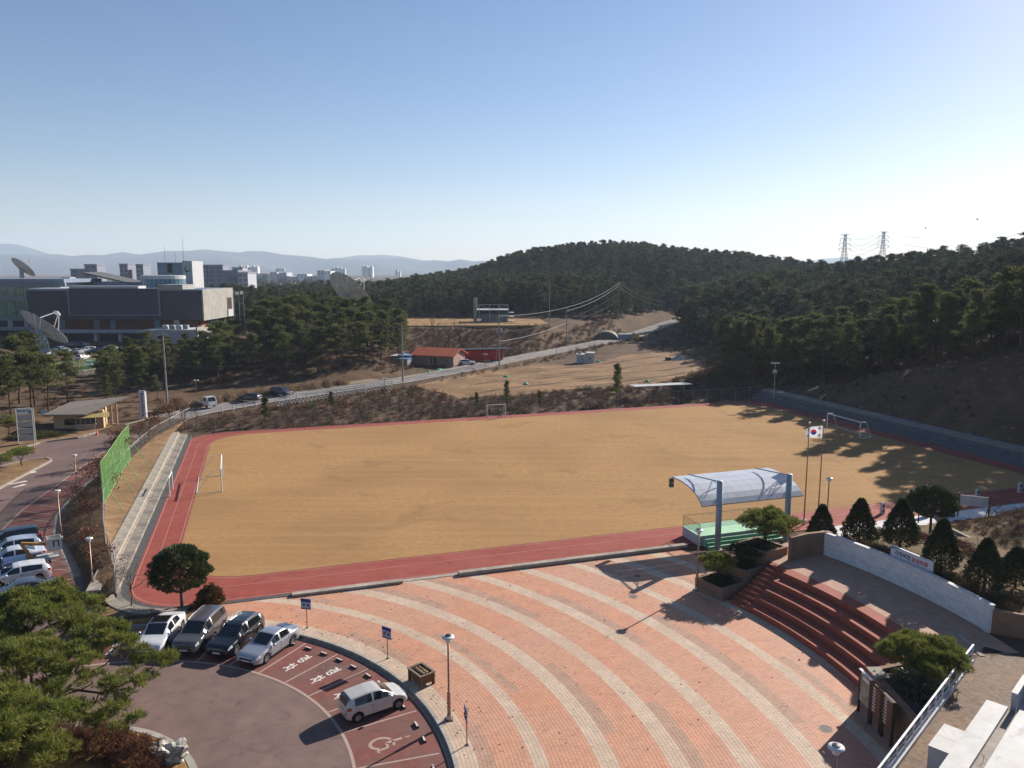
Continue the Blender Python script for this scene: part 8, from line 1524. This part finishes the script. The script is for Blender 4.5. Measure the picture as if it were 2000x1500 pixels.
for k, (x, y, h, lab) in enumerate(((33.9, 52.3, 5.0, 'bent dark-trunked one between the cone conifers'), (39.0, 55.5, 4.2, 'leaning over the mound kerb'), (47.5, 62.5, 4.4, 'spreading on top of the garden mound'), (43, 67, 4.0, 'beside the pale path sign'))): bare_thing('leafless garden tree, ' + lab, x, y, gz(x, y) - .1, h, 280 + k, 0, m_twigd if k < 2 else m_twig, 'leafless garden trees', .55)
m_stw = M('marker_stone', (.52, .52, .52), .8, .12, 3)
for k, (u, v, lab) in enumerate(((1723, 1003, 'at the start of the pale path'), (1908, 975, 'behind the path sign'), (1991, 962, 'at the picture edge'))):
    p = G(u, v); t = empty('stone_marker', (p.x, p.y, 0), R_(18), 'white rounded stone marker with black niche, ' + lab, 'stone marker', 'stone markers along the path'); t.scale = (.72, .72, .74); c = MB(); c.prism([(-.28, -.18), (.28, -.18), (.28, .18), (-.28, .18)], 0, 1.25); c.build('shaft', m_stw, t); o = MB().lathe([(.28, -.18), (.28, .18)], 16).build('round_top', m_stw, t); o.rotation_euler.x = math.pi / 2; o.location.z = 1.252; MB().box(-.15, .15, -.2, -.185, .85, 1.3).build('niche', m_black, t); MB().box(-.15, .15, -.2, -.185, .25, .6).build('inscription', m_black, t)
p = G(1870, 1010); t = empty('path_sign', (p.x, p.y, .1), R_(-25), 'wide pale sign on two rusty posts beside the path', 'sign')
for x in (0, 2.6): MB().box(x - .07, x + .07, -.07, .07, 0, 2.4).build('post', M('rusty_post', (.16, .06, .04), .8, .2, 3), t)
MB().box(.08, 2.52, -.03, .03, 1.2, 2.2).build('panel', m_stw, t)
p = G(1793, 1025); t = empty('garden_post', (p.x, p.y, .2), 0, 'thin dark post beside the white path bench', 'post'); MB().tube([(0, 0, 0), (0, 0, 1.7)], .06, 6).build('shaft', m_post, t); MB().lathe([(.09, 1.7), (.09, 1.76)], 8).build('cap', m_post, t)
p = G(1807, 1008); t = empty('wheel_sculpture', (p.x, p.y, .05), R_(30), 'small white and grey wheeled garden ornament on the path', 'ornament'); 
for s in (-.4, .4): o = MB().lathe([(.3, -.05), (.42, -.05), (.42, .05), (.3, .05)], 16).build('wheel', m_stw, t); o.rotation_euler.x = math.pi / 2; o.location = (s, 0, .42)
MB().box(-.7, .8, -.25, .25, .5, .8).build('body', m_stw, t)

# fallen leaves blown over the plaza, car park and track
rs = np.random.RandomState(91); n = 420; lx = rs.uniform(-20, 20, n); ly = rs.uniform(30, 62, n); cl = rs.rand(n) < .4; rr_ = 20.3 + rs.exponential(1.2, n); aa = R_(100) - rs.rand(n) * R_(130); lx = np.where(cl, PC[0] + rr_ * np.cos(aa), lx); ly = np.where(cl, PC[1] + rr_ * np.sin(aa), ly); ok = inpoly(lx, ly, pl) & (np.hypot(lx - AC[0], ly - AC[1]) < 28.2); lx, ly = lx[ok], ly[ok]; k = len(lx)
P = np.stack([lx, ly, np.full(k, .012)], 1); d = rs.normal(0, 1, (k, 3)) * np.array([1, 1, .25]); o = link('fallen_leaves', tri_mesh('fallen_leaves', tufts(P, unit(d), 1, .13, .045, .2, rs), m_deadleaf)); tag(o, 'scattered brown fallen leaves on the brick plaza', 'leaves', kind='stuff')
